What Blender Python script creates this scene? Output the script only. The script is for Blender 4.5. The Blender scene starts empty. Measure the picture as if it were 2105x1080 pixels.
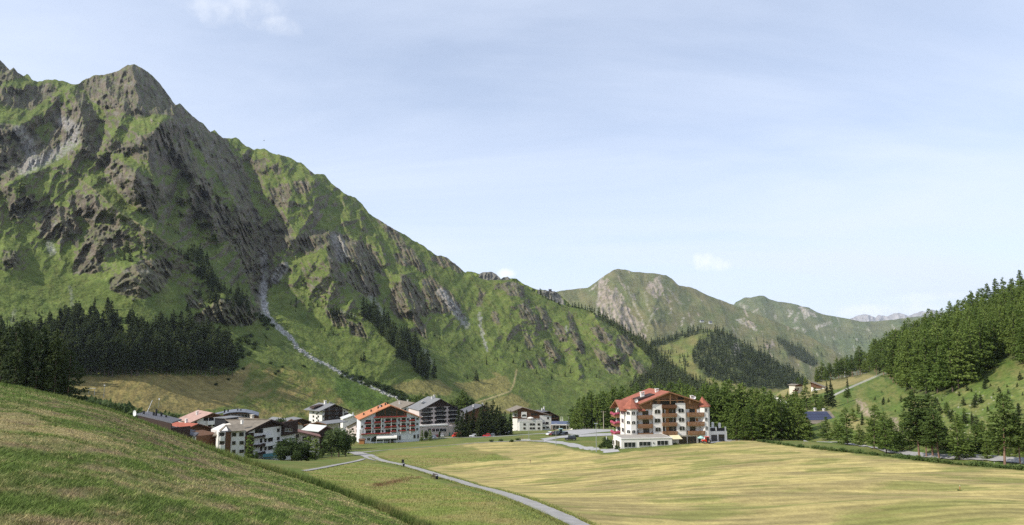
import bpy, math, random
import numpy as np
from mathutils import Vector, Matrix

random.seed(7)
RNG = np.random.default_rng(11)
SC = bpy.context.scene
COL = SC.collection
R = math.radians
# ------------------------------------------------------------------ camera model (photo pixels, 2105 x 1080)
F, CX, CY, HZ = 1400.0, 1052.5, 540.0, 720.0
PITCH = math.atan((HZ - CY) / F)
SP, CP = math.sin(PITCH), math.cos(PITCH)
DS = 1400.0 / 1652.0            # survey distances were estimated for a longer lens

def slopes(px, py):
    u = (px - CX) / F
    v = (CY - py) / F
    cy = CP - v * SP
    return u / cy, (SP + v * CP) / cy

def at(px, py, d):
    """world point seen at photo pixel px,py at forward distance d (survey metres)"""
    sx, sz = slopes(px, py)
    y = d * DS
    return Vector((sx * y, y, sz * y))

def project(x, y, z):
    dep = y * CP + z * SP
    up = -y * SP + z * CP
    dep = np.where(dep > 0.1, dep, 0.1)
    return CX + F * x / dep, CY - F * up / dep

cam_d = bpy.data.cameras.new('camera')
cam_d.sensor_width = 36.0
cam_d.sensor_fit = 'HORIZONTAL'
cam_d.lens = F / 2105.0 * 36.0
cam_d.clip_start = 0.3
cam_d.clip_end = 60000
cam = bpy.data.objects.new('camera', cam_d)
COL.objects.link(cam)
cam.rotation_euler = (math.pi / 2 + PITCH, 0, 0)
SC.camera = cam

# ------------------------------------------------------------------ noise
def _hash(ix, iy, seed):
    h = (ix.astype(np.int64) * 374761393 + iy.astype(np.int64) * 668265263 + seed * 974711) & 0xffffffff
    h = ((h ^ (h >> 13)) * 1274126177) & 0xffffffff
    h = (h ^ (h >> 16)) & 0xffffffff
    return h

def pn(x, y, seed=0):
    x = np.asarray(x, float); y = np.asarray(y, float)
    x0 = np.floor(x); y0 = np.floor(y)
    fx = x - x0; fy = y - y0
    ux = fx * fx * fx * (fx * (fx * 6 - 15) + 10)
    uy = fy * fy * fy * (fy * (fy * 6 - 15) + 10)
    def g(ix, iy, dx, dy):
        a = _hash(ix, iy, seed) * (2 * math.pi / 4294967296.0)
        return np.cos(a) * dx + np.sin(a) * dy
    n00 = g(x0, y0, fx, fy); n10 = g(x0 + 1, y0, fx - 1, fy)
    n01 = g(x0, y0 + 1, fx, fy - 1); n11 = g(x0 + 1, y0 + 1, fx - 1, fy - 1)
    return (n00 * (1 - ux) + n10 * ux) * (1 - uy) + (n01 * (1 - ux) + n11 * ux) * uy

def fbm(x, y, octv=4, seed=0, gain=0.5):
    s = 0; a = 1.0
    for o in range(octv):
        s = s + a * pn(x, y, seed + o * 17)
        x = x * 2.03; y = y * 2.03; a *= gain
    return s

def ridged(x, y, octv=4, seed=0, gain=0.5):
    s = 0; a = 1.0; w = 1.0
    for o in range(octv):
        n = 1.0 - np.abs(pn(x, y, seed + o * 31)) * 2.0
        n = n * n
        s = s + a * n * w
        w = np.clip(n * 1.4, 0, 1)
        x = x * 2.07; y = y * 2.07; a *= gain
    return s

def smooth(e0, e1, x):
    t = np.clip((x - e0) / (e1 - e0), 0, 1)
    return t * t * (3 - 2 * t)

def in_poly(px, py, poly):
    inside = np.zeros(px.shape, bool)
    n = len(poly)
    j = n - 1
    for i in range(n):
        xi, yi = poly[i]; xj, yj = poly[j]
        if yi != yj:
            c = ((yi > py) != (yj > py)) & (px < (xj - xi) * (py - yi) / (yj - yi) + xi)
            inside ^= c
        j = i
    return inside

def poly_line(px, py, pts, sy=1.0):
    """nearest distance to polyline, signed (+ = right side seen in the photo going down), and parameter value"""
    best = np.full(px.shape, 1e9); sgn = np.zeros(px.shape); val = np.zeros(px.shape)
    for k in range(len(pts) - 1):
        (x0, y0), (x1, y1) = pts[k][:2], pts[k + 1][:2]
        dx, dy = x1 - x0, (y1 - y0) * sy
        L2 = dx * dx + dy * dy + 1e-9
        rx = px - x0; ry = (py - y0) * sy
        t = np.clip((rx * dx + ry * dy) / L2, 0, 1)
        ex = rx - t * dx; ey = ry - t * dy
        d = np.hypot(ex, ey)
        side = np.where(dx * ry - dy * rx > 0, -1.0, 1.0)   # going down the picture, right side +
        m = d < best
        best = np.where(m, d, best); sgn = np.where(m, side, sgn)
        val = np.where(m, (k + t) / (len(pts) - 1), val)
    return best, sgn, val

# ------------------------------------------------------------------ colours and materials
def s2l(c):
    c = np.asarray(c, float) / 255.0
    return np.where(c <= 0.04045, c / 12.92, ((c + 0.055) / 1.055) ** 2.4)

def lin(r, g, b):
    return tuple(float(v) for v in s2l((r, g, b)))

MATS = {}
def mat(name, col, rough=0.8, var=0.12, scale=1.5, bump=0.0, spec=0.3, metal=0.0, stretch=(1, 1, 1), bscale=None, coord='Object'):
    if name in MATS:
        return MATS[name]
    m = bpy.data.materials.new(name); m.use_nodes = True
    nt = m.node_tree; N = nt.nodes; L = nt.links
    b = N['Principled BSDF']
    b.inputs['Roughness'].default_value = rough
    b.inputs['Specular IOR Level'].default_value = spec
    b.inputs['Metallic'].default_value = metal
    tc = N.new('ShaderNodeTexCoord'); mp = N.new('ShaderNodeMapping')
    mp.inputs['Scale'].default_value = stretch
    L.new(tc.outputs[coord], mp.inputs['Vector'])
    nz = N.new('ShaderNodeTexNoise'); nz.inputs['Scale'].default_value = scale; nz.inputs['Detail'].default_value = 6
    L.new(mp.outputs[0], nz.inputs['Vector'])
    rp = N.new('ShaderNodeMapRange')
    rp.inputs['From Min'].default_value = 0.3; rp.inputs['From Max'].default_value = 0.7
    rp.inputs['To Min'].default_value = 1 - var; rp.inputs['To Max'].default_value = 1 + var
    L.new(nz.outputs['Fac'], rp.inputs['Value'])
    mx = N.new('ShaderNodeVectorMath'); mx.operation = 'SCALE'
    mx.inputs[0].default_value = col[:3]
    L.new(rp.outputs[0], mx.inputs['Scale'])
    L.new(mx.outputs[0], b.inputs['Base Color'])
    if bump:
        bp = N.new('ShaderNodeBump'); bp.inputs['Strength'].default_value = bump; bp.inputs['Distance'].default_value = 0.1
        if bscale:
            n2 = N.new('ShaderNodeTexNoise'); n2.inputs['Scale'].default_value = bscale; n2.inputs['Detail'].default_value = 4
            L.new(mp.outputs[0], n2.inputs['Vector']); L.new(n2.outputs['Fac'], bp.inputs['Height'])
        else:
            L.new(nz.outputs['Fac'], bp.inputs['Height'])
        L.new(bp.outputs[0], b.inputs['Normal'])
    MATS[name] = m
    return m

def attr_mat(name, scales=((0.05, 0.2), (0.4, 0.2)), bump=(), rough=0.95, sheen=0.0, stretch=(1, 1, 1), spec=0.1):
    """surface colour from the mesh's own 'Col' attribute, broken up by procedural noise in object space"""
    m = bpy.data.materials.new(name); m.use_nodes = True
    nt = m.node_tree; N = nt.nodes; L = nt.links
    b = N['Principled BSDF']
    b.inputs['Roughness'].default_value = rough
    b.inputs['Specular IOR Level'].default_value = spec
    at_ = N.new('ShaderNodeAttribute'); at_.attribute_name = 'Col'
    tc = N.new('ShaderNodeTexCoord'); mp = N.new('ShaderNodeMapping'); mp.inputs['Scale'].default_value = stretch
    L.new(tc.outputs['Object'], mp.inputs['Vector'])
    cur = at_.outputs['Color']
    for sc, var in scales:
        nz = N.new('ShaderNodeTexNoise'); nz.inputs['Scale'].default_value = sc; nz.inputs['Detail'].default_value = 5
        nz.inputs['Roughness'].default_value = 0.6
        L.new(mp.outputs[0], nz.inputs['Vector'])
        rp = N.new('ShaderNodeMapRange')
        rp.inputs['From Min'].default_value = 0.3; rp.inputs['From Max'].default_value = 0.7
        rp.inputs['To Min'].default_value = 1 - var; rp.inputs['To Max'].default_value = 1 + var
        rp.clamp = False
        L.new(nz.outputs['Fac'], rp.inputs['Value'])
        mx = N.new('ShaderNodeVectorMath'); mx.operation = 'SCALE'
        L.new(cur, mx.inputs[0]); L.new(rp.outputs[0], mx.inputs['Scale'])
        cur = mx.outputs[0]
    L.new(cur, b.inputs['Base Color'])
    nrm = None
    for sc, st, dist in bump:
        nz = N.new('ShaderNodeTexNoise'); nz.inputs['Scale'].default_value = sc; nz.inputs['Detail'].default_value = 5
        L.new(mp.outputs[0], nz.inputs['Vector'])
        bp = N.new('ShaderNodeBump'); bp.inputs['Strength'].default_value = st; bp.inputs['Distance'].default_value = dist
        L.new(nz.outputs['Fac'], bp.inputs['Height'])
        if nrm: L.new(nrm, bp.inputs['Normal'])
        nrm = bp.outputs[0]
    if nrm: L.new(nrm, b.inputs['Normal'])
    MATS[name] = m
    return m

# ------------------------------------------------------------------ object helpers
def tag(o, label=None, cat=None, group=None, kind=None):
    if label: o['label'] = label
    if cat: o['category'] = cat
    if group: o['group'] = group
    if kind: o['kind'] = kind
    return o

def empty(name, loc, rz=0.0):
    o = bpy.data.objects.new(name, None); COL.objects.link(o)
    o.empty_display_size = 0.5
    o.location = loc; o.rotation_euler = (0, 0, rz)
    return o

def new_obj(name, me, parent=None, loc=None):
    o = bpy.data.objects.new(name, me); COL.objects.link(o)
    if parent is not None: o.parent = parent
    if loc is not None: o.location = loc
    return o

def np_mesh(name, verts, faces, mats, col=None, midx=None, smooth_sh=False):
    """verts Nx3, faces MxK (K = 3 or 4)"""
    me = bpy.data.meshes.new(name)
    verts = np.ascontiguousarray(verts, np.float32); faces = np.ascontiguousarray(faces, np.int32)
    k = faces.shape[1]
    me.vertices.add(len(verts)); me.vertices.foreach_set('co', verts.ravel())
    me.loops.add(faces.size); me.loops.foreach_set('vertex_index', faces.ravel())
    me.polygons.add(len(faces))
    me.polygons.foreach_set('loop_start', np.arange(0, faces.size, k, dtype=np.int32))
    me.polygons.foreach_set('loop_total', np.full(len(faces), k, np.int32))
    if smooth_sh: me.polygons.foreach_set('use_smooth', np.ones(len(faces), bool))
    for m in mats: me.materials.append(m)
    if midx is not None: me.polygons.foreach_set('material_index', np.asarray(midx, np.int32))
    me.update(calc_edges=True)
    if col is not None:
        a = me.color_attributes.new('Col', 'FLOAT_COLOR', 'POINT')
        c4 = np.ones((len(verts), 4), np.float32); c4[:, :3] = col
        a.data.foreach_set('color', c4.ravel())
    return me

def grid_faces(nu, nt):
    i = np.arange(nu * nt).reshape(nu, nt)
    return np.stack([i[:-1, :-1], i[1:, :-1], i[1:, 1:], i[:-1, 1:]], -1).reshape(-1, 4)

class MB:
    """collects boxes, bars, prisms and builds ONE mesh"""
    def __init__(s):
        s.v = []; s.f = []; s.m = []
    def _add(s, vs, fs, mi=0):
        o = len(s.v); s.v += [tuple(v) for v in vs]
        for f in fs:
            s.f.append([i + o for i in f]); s.m.append(mi)
    def box(s, x0, x1, y0, y1, z0, z1, mi=0):
        vs = [(x0, y0, z0), (x1, y0, z0), (x1, y1, z0), (x0, y1, z0), (x0, y0, z1), (x1, y0, z1), (x1, y1, z1), (x0, y1, z1)]
        fs = [(0, 3, 2, 1), (4, 5, 6, 7), (0, 1, 5, 4), (1, 2, 6, 5), (2, 3, 7, 6), (3, 0, 4, 7)]
        s._add(vs, fs, mi); return s
    def prism(s, pts, y0, y1, axis='y', mi=0):
        """pts: polygon; axis y: (x,z) extruded in y; axis x: (y,z) extruded in x; axis z: (x,y) extruded in z"""
        n = len(pts)
        def mk(p, a):
            return {'y': (p[0], a, p[1]), 'x': (a, p[0], p[1]), 'z': (p[0], p[1], a)}[axis]
        vs = [mk(p, y0) for p in pts] + [mk(p, y1) for p in pts]
        fs = [tuple(range(n)), tuple(range(2 * n - 1, n - 1, -1))]
        for i in range(n):
            j = (i + 1) % n
            fs.append((i, i + n, j + n, j))
        s._add(vs, fs, mi); return s
    def slab(s, a, b, c, d, th, mi=0):
        """quad abcd (counter-clockwise from above) thickened downward"""
        a, b, c, d = map(Vector, (a, b, c, d))
        n = (b - a).cross(d - a); n.normalize()
        if n.z < 0: n = -n
        top = [a, b, c, d]; bot = [p - n * th for p in top]
        s._add(top + bot, [(0, 1, 2, 3), (7, 6, 5, 4), (0, 4, 5, 1), (1, 5, 6, 2), (2, 6, 7, 3), (3, 7, 4, 0)], mi); return s
    def tube(s, p0, p1, r0, r1=None, n=8, mi=0):
        if r1 is None: r1 = r0
        p0 = Vector(p0); p1 = Vector(p1); d = (p1 - p0); d.normalize()
        a = d.orthogonal(); a.normalize(); b = d.cross(a)
        vs = []
        for p, r in ((p0, r0), (p1, r1)):
            for k in range(n):
                t = 2 * math.pi * k / n
                vs.append(p + a * (r * math.cos(t)) + b * (r * math.sin(t)))
        fs = [(k, (k + 1) % n, n + (k + 1) % n, n + k) for k in range(n)] + [tuple(range(n))[::-1], tuple(range(n, 2 * n))]
        s._add(vs, fs, mi); return s
    def cone(s, c, r, h, n=8, mi=0, z0=0):
        vs = [(c[0] + r * math.cos(2 * math.pi * k / n), c[1] + r * math.sin(2 * math.pi * k / n), c[2]) for k in range(n)] + [(c[0], c[1], c[2] + h)]
        fs = [(k, (k + 1) % n, n) for k in range(n)] + [tuple(range(n))[::-1]]
        s._add(vs, fs, mi); return s
    def loft(s, rings, mi=0, cap=True):
        """rings: list of lists of points (same length)"""
        n = len(rings[0]); vs = [p for r in rings for p in r]; fs = []
        for k in range(len(rings) - 1):
            for i in range(n):
                j = (i + 1) % n
                fs.append((k * n + i, k * n + j, (k + 1) * n + j, (k + 1) * n + i))
        if cap: fs += [tuple(range(n))[::-1], tuple(range((len(rings) - 1) * n, len(rings) * n))]
        s._add(vs, fs, mi); return s
    def mesh(s, name, mats, fix=True, smooth_sh=False):
        me = bpy.data.meshes.new(name)
        me.from_pydata(s.v, [], s.f)
        if not isinstance(mats, (list, tuple)): mats = [mats]
        for m in mats: me.materials.append(m)
        me.polygons.foreach_set('material_index', s.m)
        if fix:
            import bmesh
            bm = bmesh.new(); bm.from_mesh(me); bmesh.ops.recalc_face_normals(bm, faces=bm.faces); bm.to_mesh(me); bm.free()
        if smooth_sh: me.polygons.foreach_set('use_smooth', [True] * len(me.polygons))
        me.update()
        return me
    def build(s, name, mats, parent=None, loc=None, smooth_sh=False):
        return new_obj(name, s.mesh(name, mats, smooth_sh=smooth_sh), parent, loc)
# ================================================================== TERRAIN
class Sheet:
    """a mountainside: columns in bearing, rows from foot to crest; every vertex has its own distance"""
    def __init__(s, u0, u1, du, nt, crest, foot, bulge=0.1, jit=0.0, jseed=3):
        s.u = np.arange(u0, u1 + du, du, float)
        c = np.array(crest, float); f = np.array(foot, float)
        yt = np.interp(s.u, c[:, 0], c[:, 1]); Dt = np.interp(s.u, c[:, 0], c[:, 2])
        yb = np.interp(s.u, f[:, 0], f[:, 1]); Db = np.interp(s.u, f[:, 0], f[:, 2])
        k = max(3, int(60 / du)) | 1
        ker = np.hanning(k + 2)[1:-1]; ker /= ker.sum()
        def sm(a): return np.convolve(np.pad(a, k // 2, mode='edge'), ker, mode='valid')
        Dt = sm(Dt); Db = sm(Db); yb = sm(yb)
        k2 = max(3, int(90 / du)) | 1; ker2 = np.hanning(k2 + 2)[1:-1]; ker2 /= ker2.sum()
        yts = np.convolve(np.pad(yt, k2 // 2, mode='edge'), ker2, mode='valid')
        if jit: yt = yt + jit * fbm(s.u / 14.0, s.u * 0 + 0.5, 4, jseed)
        s.yt, s.yb = yt, yb
        s.t = np.linspace(0, 1, nt)
        s.PX = np.repeat(s.u[:, None], nt, 1)
        s.PY = yb[:, None] + (yt - yb)[:, None] * s.t[None]
        sx, sz = slopes(s.PX, s.PY)
        _, sb = slopes(s.u, yb); _, st = slopes(s.u, yts)
        m = (st * Dt - sb * Db) / (Dt - Db)
        D = ((sb - m) * Db)[:, None] / (sz - m[:, None])
        tt = np.clip((s.PY - yb[:, None]) / (yts - yb)[:, None], 0, 1)
        D = np.minimum(D, 1.25 * Dt[:, None]) + (bulge * (Dt - Db))[:, None] * (4 * tt * (1 - tt))
        s.D = D; s.sx = sx; s.sz = sz
        s.disp = np.zeros_like(D)
    def line(s, pts, a, wl, wr, p=1.0, fade=(0.12, 0.2)):
        xs = [q[0] for q in pts]; ys = [q[1] for q in pts]
        w = max(wl, wr)
        i0 = max(0, int((min(xs) - w - s.u[0]) / (s.u[1] - s.u[0]))); i1 = int((max(xs) + w - s.u[0]) / (s.u[1] - s.u[0])) + 2
        if i1 <= 0: return
        px = s.PX[i0:i1]; py = s.PY[i0:i1]
        wx = px + 7 * fbm(px / 22, py / 22, 3, 5); wy = py + 7 * fbm(px / 22, py / 22, 3, 9)
        d, sg, v = poly_line(wx, wy, pts)
        q = np.where(sg > 0, d / wr, d / wl)
        h = np.clip(1 - q, 0, 1) ** p
        h = h * smooth(0, fade[0], v + 0.02) * (1 - smooth(1 - fade[1], 1.0, v) * 0.8)
        s.disp[i0:i1] += a * h
    def bump(s, x, y, rx, ry, a):
        wx = s.PX + 8 * fbm(s.PX / 25, s.PY / 25, 3, 15); wy = s.PY + 8 * fbm(s.PX / 25, s.PY / 25, 3, 19)
        q = ((wx - x) / rx) ** 2 + ((wy - y) / ry) ** 2
        s.disp += a * np.exp(-q * 1.6)
    def finish(s):
        s.DD = np.maximum(s.D - s.disp, 20) * DS
        s.X = s.sx * s.DD; s.Y = s.DD; s.Z = s.sz * s.DD
    def normals(s):
        P = np.stack([s.X, s.Y, s.Z], -1)
        du = np.gradient(P, axis=0); dt = np.gradient(P, axis=1)
        n = np.cross(du, dt); n /= np.linalg.norm(n, axis=-1, keepdims=True) + 1e-9
        return np.where(n[..., 2:3] < 0, -n, n)
    def point(s, px, py):
        fu = np.clip((px - s.u[0]) / (s.u[1] - s.u[0]), 0, len(s.u) - 1.001)
        i = int(fu); a = fu - i
        yb = s.yb[i] * (1 - a) + s.yb[i + 1] * a; yt = s.yt[i] * (1 - a) + s.yt[i + 1] * a
        ft = np.clip((py - yb) / (yt - yb), 0, 0.9999) * (len(s.t) - 1)
        j = int(ft); b = ft - j
        g = s.DD
        D = (g[i, j] * (1 - a) + g[i + 1, j] * a) * (1 - b) + (g[i, j + 1] * (1 - a) + g[i + 1, j + 1] * a) * b
        sx, sz = slopes(px, yb + (yt - yb) * ft / (len(s.t) - 1))
        return Vector((sx * D, D, sz * D))
    def build(s, name, material, col, label, back=6, bstep=0.06):
        V = np.stack([s.X, s.Y, s.Z], -1)
        ext = []
        for k in range(1, back + 1):      # the far side of the crest
            e = V[:, -1].copy()
            st = e[:, 1] * bstep * k
            e[:, 0] += e[:, 0] / e[:, 1] * st; e[:, 1] += st; e[:, 2] -= st * 0.55 + 0.1 * st * k
            ext.append(e)
        V = np.concatenate([V, np.stack(ext, 1)], 1)
        C = np.concatenate([col, np.repeat(col[:, -1:], back, 1)], 1)
        me = np_mesh(name, V.reshape(-1, 3), grid_faces(V.shape[0], V.shape[1]), [material], C.reshape(-1, 3), smooth_sh=True)
        o = new_obj(name, me)
        tag(o, label, None, None, 'structure')
        return o

def mixc(c, col, m):
    return c * (1 - m[..., None]) + np.asarray(col) * m[..., None]

def polys_mask(px, py, polys, warp=6.0, wl=16.0, seed=40):
    wx = px + warp * fbm(px / wl, py / wl, 4, seed); wy = py + warp * fbm(px / wl, py / wl, 4, seed + 7)
    m = np.zeros(px.shape, bool)
    for p in polys: m |= in_poly(wx, wy, p)
    return m.astype(float)

def blur(a, n=1):
    for _ in range(n):
        a = (a + np.roll(a, 1, 0) + np.roll(a, -1, 0) + np.roll(a, 1, 1) + np.roll(a, -1, 1)) / 5
    return a

GRASS = np.array([0.118, 0.150, 0.036]); GRASS_D = np.array([0.074, 0.106, 0.027]); GRASS_Y = np.array([0.150, 0.140, 0.052])
ROCK = np.array([0.150, 0.122, 0.090]); ROCK_D = np.array([0.085, 0.074, 0.056]); ROCK_G = np.array([0.215, 0.20, 0.18])
STRAW = np.array([0.435, 0.355, 0.138])

# ------------------------------------------------------------------ the big mountain on the left
crest = [(-420,60,1150),(-200,90,1228),(-60,110,1278),(0,124,1300),(20,144,1313),(28,138,1318),(38,150,1325),(48,157,1332),(55,152,1336),(66,163,1344),(78,168,1352),(93,164,1362),(111,163,1374),(128,168,1385),(145,172,1396),(161,173,1407),(175,164,1416),(189,157,1426),(215,153,1443),(244,146,1462),(255,138,1470),(262,133,1474),(276,133,1485),(293,139,1499),(306,150,1510),(318,161,1520),(341,189,1540),(355,208,1551),(361,215,1557),(370,213,1564),(393,237,1584),(418,255,1599),(433,272,1606),(441,268,1610),(450,276,1615),(459,284,1619),(485,283,1632),(492,288,1636),(507,302,1640),(522,308,1640),(544,305,1640),(561,317,1640),(574,317,1640),(580,321,1640),(593,323,1640),(611,334,1640),(618,334,1640),(648,360,1640),(660,359,1640),(667,360,1640),(685,380,1640),(700,392,1640),(715,402,1640),(724,406,1640),(733,409,1640),(745,421,1640),(759,439,1640),(796,463,1640),(826,481,1640),(870,505,1640),(893,522,1640),(918,530,1645),(936,543,1651),(950,555,1656),(967,565,1661),(990,574,1668),(1046,577,1686),(1060,581,1691),(1078,586,1696),(1089,594,1700),(1111,605,1707),(1124,611,1711),(1154,626,1720),(1198,633,1726),(1215,640,1728),(1228,649,1730),(1257,659,1734),(1287,679,1738),(1317,697,1726),(1346,722,1704),(1383,752,1675),(1420,776,1646),(1457,794,1617),(1500,815,1587),(1560,840,1550),(1640,860,1500)]
foot = [(-420,860,420),(0,856,480),(300,856,545),(500,872,620),(700,886,730),(900,890,850),(1150,894,1040),(1300,890,1100),(1480,886,1120),(1640,880,1100)]
mtn = Sheet(-420, 1640, 1.6, 470, crest, foot, 0.10, jit=3.0)
SPURS = [
 ([(139,172),(150,190),(165,225),(170,260),(172,300),(190,325)],60,50,26),
 ([(262,135),(280,165),(283,200),(280,240)],45,35,26),
 ([(215,155),(222,185),(250,215),(255,240),(235,280),(205,310)],40,34,20),
 ([(345,230),(318,272),(308,305),(305,345),(322,380),(330,430)],70,70,42),
 ([(345,195),(362,225),(385,265),(410,300),(425,335),(455,375),(480,410),(510,450),(530,500)],60,55,40),
 ([(270,345),(290,370),(300,400),(315,440)],38,40,22),
 ([(225,325),(262,345),(275,380),(290,420)],36,50,22),
 ([(385,350),(412,370),(395,395),(390,430)],38,35,28),
 ([(450,415),(435,430),(440,470),(450,500)],38,30,32),
 ([(360,240),(350,290),(380,330),(400,345)],30,30,26),
 ([(465,385),(480,420),(498,445),(505,480)],26,30,22),
 ([(160,370),(200,395),(250,440),(300,470),(345,500),(400,540),(450,580),(500,620),(540,650)],46,60,26),
 ([(0,390),(60,360),(110,340),(150,345),(170,372)],26,60,40),
 ([(574,318),(560,350),(545,390),(530,430)],22,26,26),
 ([(505,305),(530,330),(548,352)],18,20,14),
 ([(618,335),(640,370),(655,395),(640,440),(620,470),(600,500),(570,550),(550,600)],34,62,24),
 ([(600,335),(590,365),(600,400),(612,430)],20,24,16),
 ([(625,370),(605,400),(580,430)],14,24,14),
 ([(700,400),(715,430),(725,462)],24,26,12),
 ([(740,430),(742,450),(746,475)],18,20,9),
 ([(668,475),(675,520),(682,560),(712,592)],40,60,20),
 ([(722,492),(735,530),(752,570),(768,612)],32,30,15),
 ([(700,480),(708,510),(720,540)],14,20,12),
 ([(770,480),(785,520),(797,552)],20,22,9),
 ([(790,455),(815,478),(840,505),(870,555)],20,30,14),
 ([(822,560),(828,590),(838,620),(852,662)],46,26,32),
 ([(862,575),(880,610),(895,645)],24,22,16),
 ([(900,595),(925,620),(950,655)],16,30,16),
 ([(1055,580),(1070,610),(1085,630),(1100,655),(1120,690)],30,42,11),
 ([(1106,625),(1118,648),(1128,668)],14,18,8),
 ([(1160,640),(1172,670),(1185,700),(1202,732)],24,30,9),
 ([(1215,640),(1230,660),(1250,690),(1265,720),(1282,752)],40,42,16),
 ([(1262,665),(1285,712),(1310,750),(1338,782)],34,30,14),
 ([(1300,690),(1325,725),(1350,765)],22,24,14),
 ([(1125,695),(1140,720),(1154,740)],20,25,7),
 ([(1178,730),(1190,755),(1200,780)],16,18,8),
 ([(960,560),(1000,600),(1040,650),(1070,700)],24,70,60),
 ([(668,500),(690,560),(720,610),(760,660),(810,720),(860,772)],44,95,34),
 ([(1045,575),(1035,600),(1060,640)],12,30,14),
 ([(975,640),(1010,690),(1040,740)],10,40,20),
]
SPURS += [
 ([(372,232),(345,252),(318,276),(285,292),(253,303),(215,318),(180,322)],26,45,20),
 ([(130,188),(88,215),(61,246),(20,269),(-30,280)],24,42,22),
 ([(118,222),(80,246),(50,269),(30,290)],16,26,18),
 ([(383,345),(404,352),(428,372),(442,402)],24,26,18),
 ([(416,374),(387,407),(383,447)],30,28,34),
 ([(450,389),(425,430),(433,466)],30,26,34),
 ([(380,433),(366,470),(372,500)],20,24,24),
 ([(496,443),(479,470),(482,500)],20,20,22),
 ([(648,366),(629,399),(619,432)],20,26,16),
 ([(598,407),(588,436),(580,455)],18,22,16),
 ([(511,300),(491,326),(470,350)],16,18,18),
 ([(20,142),(35,165),(60,185)],24,24,16),
 ([(0,175),(40,182),(85,172),(118,180)],14,16,22),
 ([(545,305),(556,330),(560,352)],14,16,10),([(575,318),(586,345)],12,14,10),([(685,378),(690,400),(682,430)],12,20,12),
]
for pts, a, wl, wr in SPURS: mtn.line(pts, a * 1.45, wl, wr)
for pts, a, wl, wr in [
 ([(470,300),(500,345),(513,375),(512,410),(530,455),(547,500),(545,545),(535,575),(542,610),(545,650)],-85,80,60),
 ([(205,245),(200,285),(185,315)],-25,30,20),
 ([(575,470),(560,520),(540,570)],-18,30,26),
 ([(690,500),(700,560),(715,600)],-16,30,16),
 ([(545,650),(600,700),(680,755),(760,795),(822,818)],-9,20,20),
 ([(1085,640),(1110,690),(1150,760)],-10,30,30),
 ([(380,270),(430,345),(470,400)],-20,30,30),
]: mtn.line(pts, a, wl, wr)
for x, y, rx, ry, a in [(130,450,46,40,34),(205,425,56,34,28),(212,505,52,46,40),(290,565,66,50,46),(70,400,70,36,26),(25,530,36,34,22),(365,595,40,34,14),(440,635,66,34,26),(520,640,30,24,14),(330,500,40,20,10)]:
    mtn.bump(x, y, rx, ry, a)
px, py = mtn.PX, mtn.PY
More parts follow.
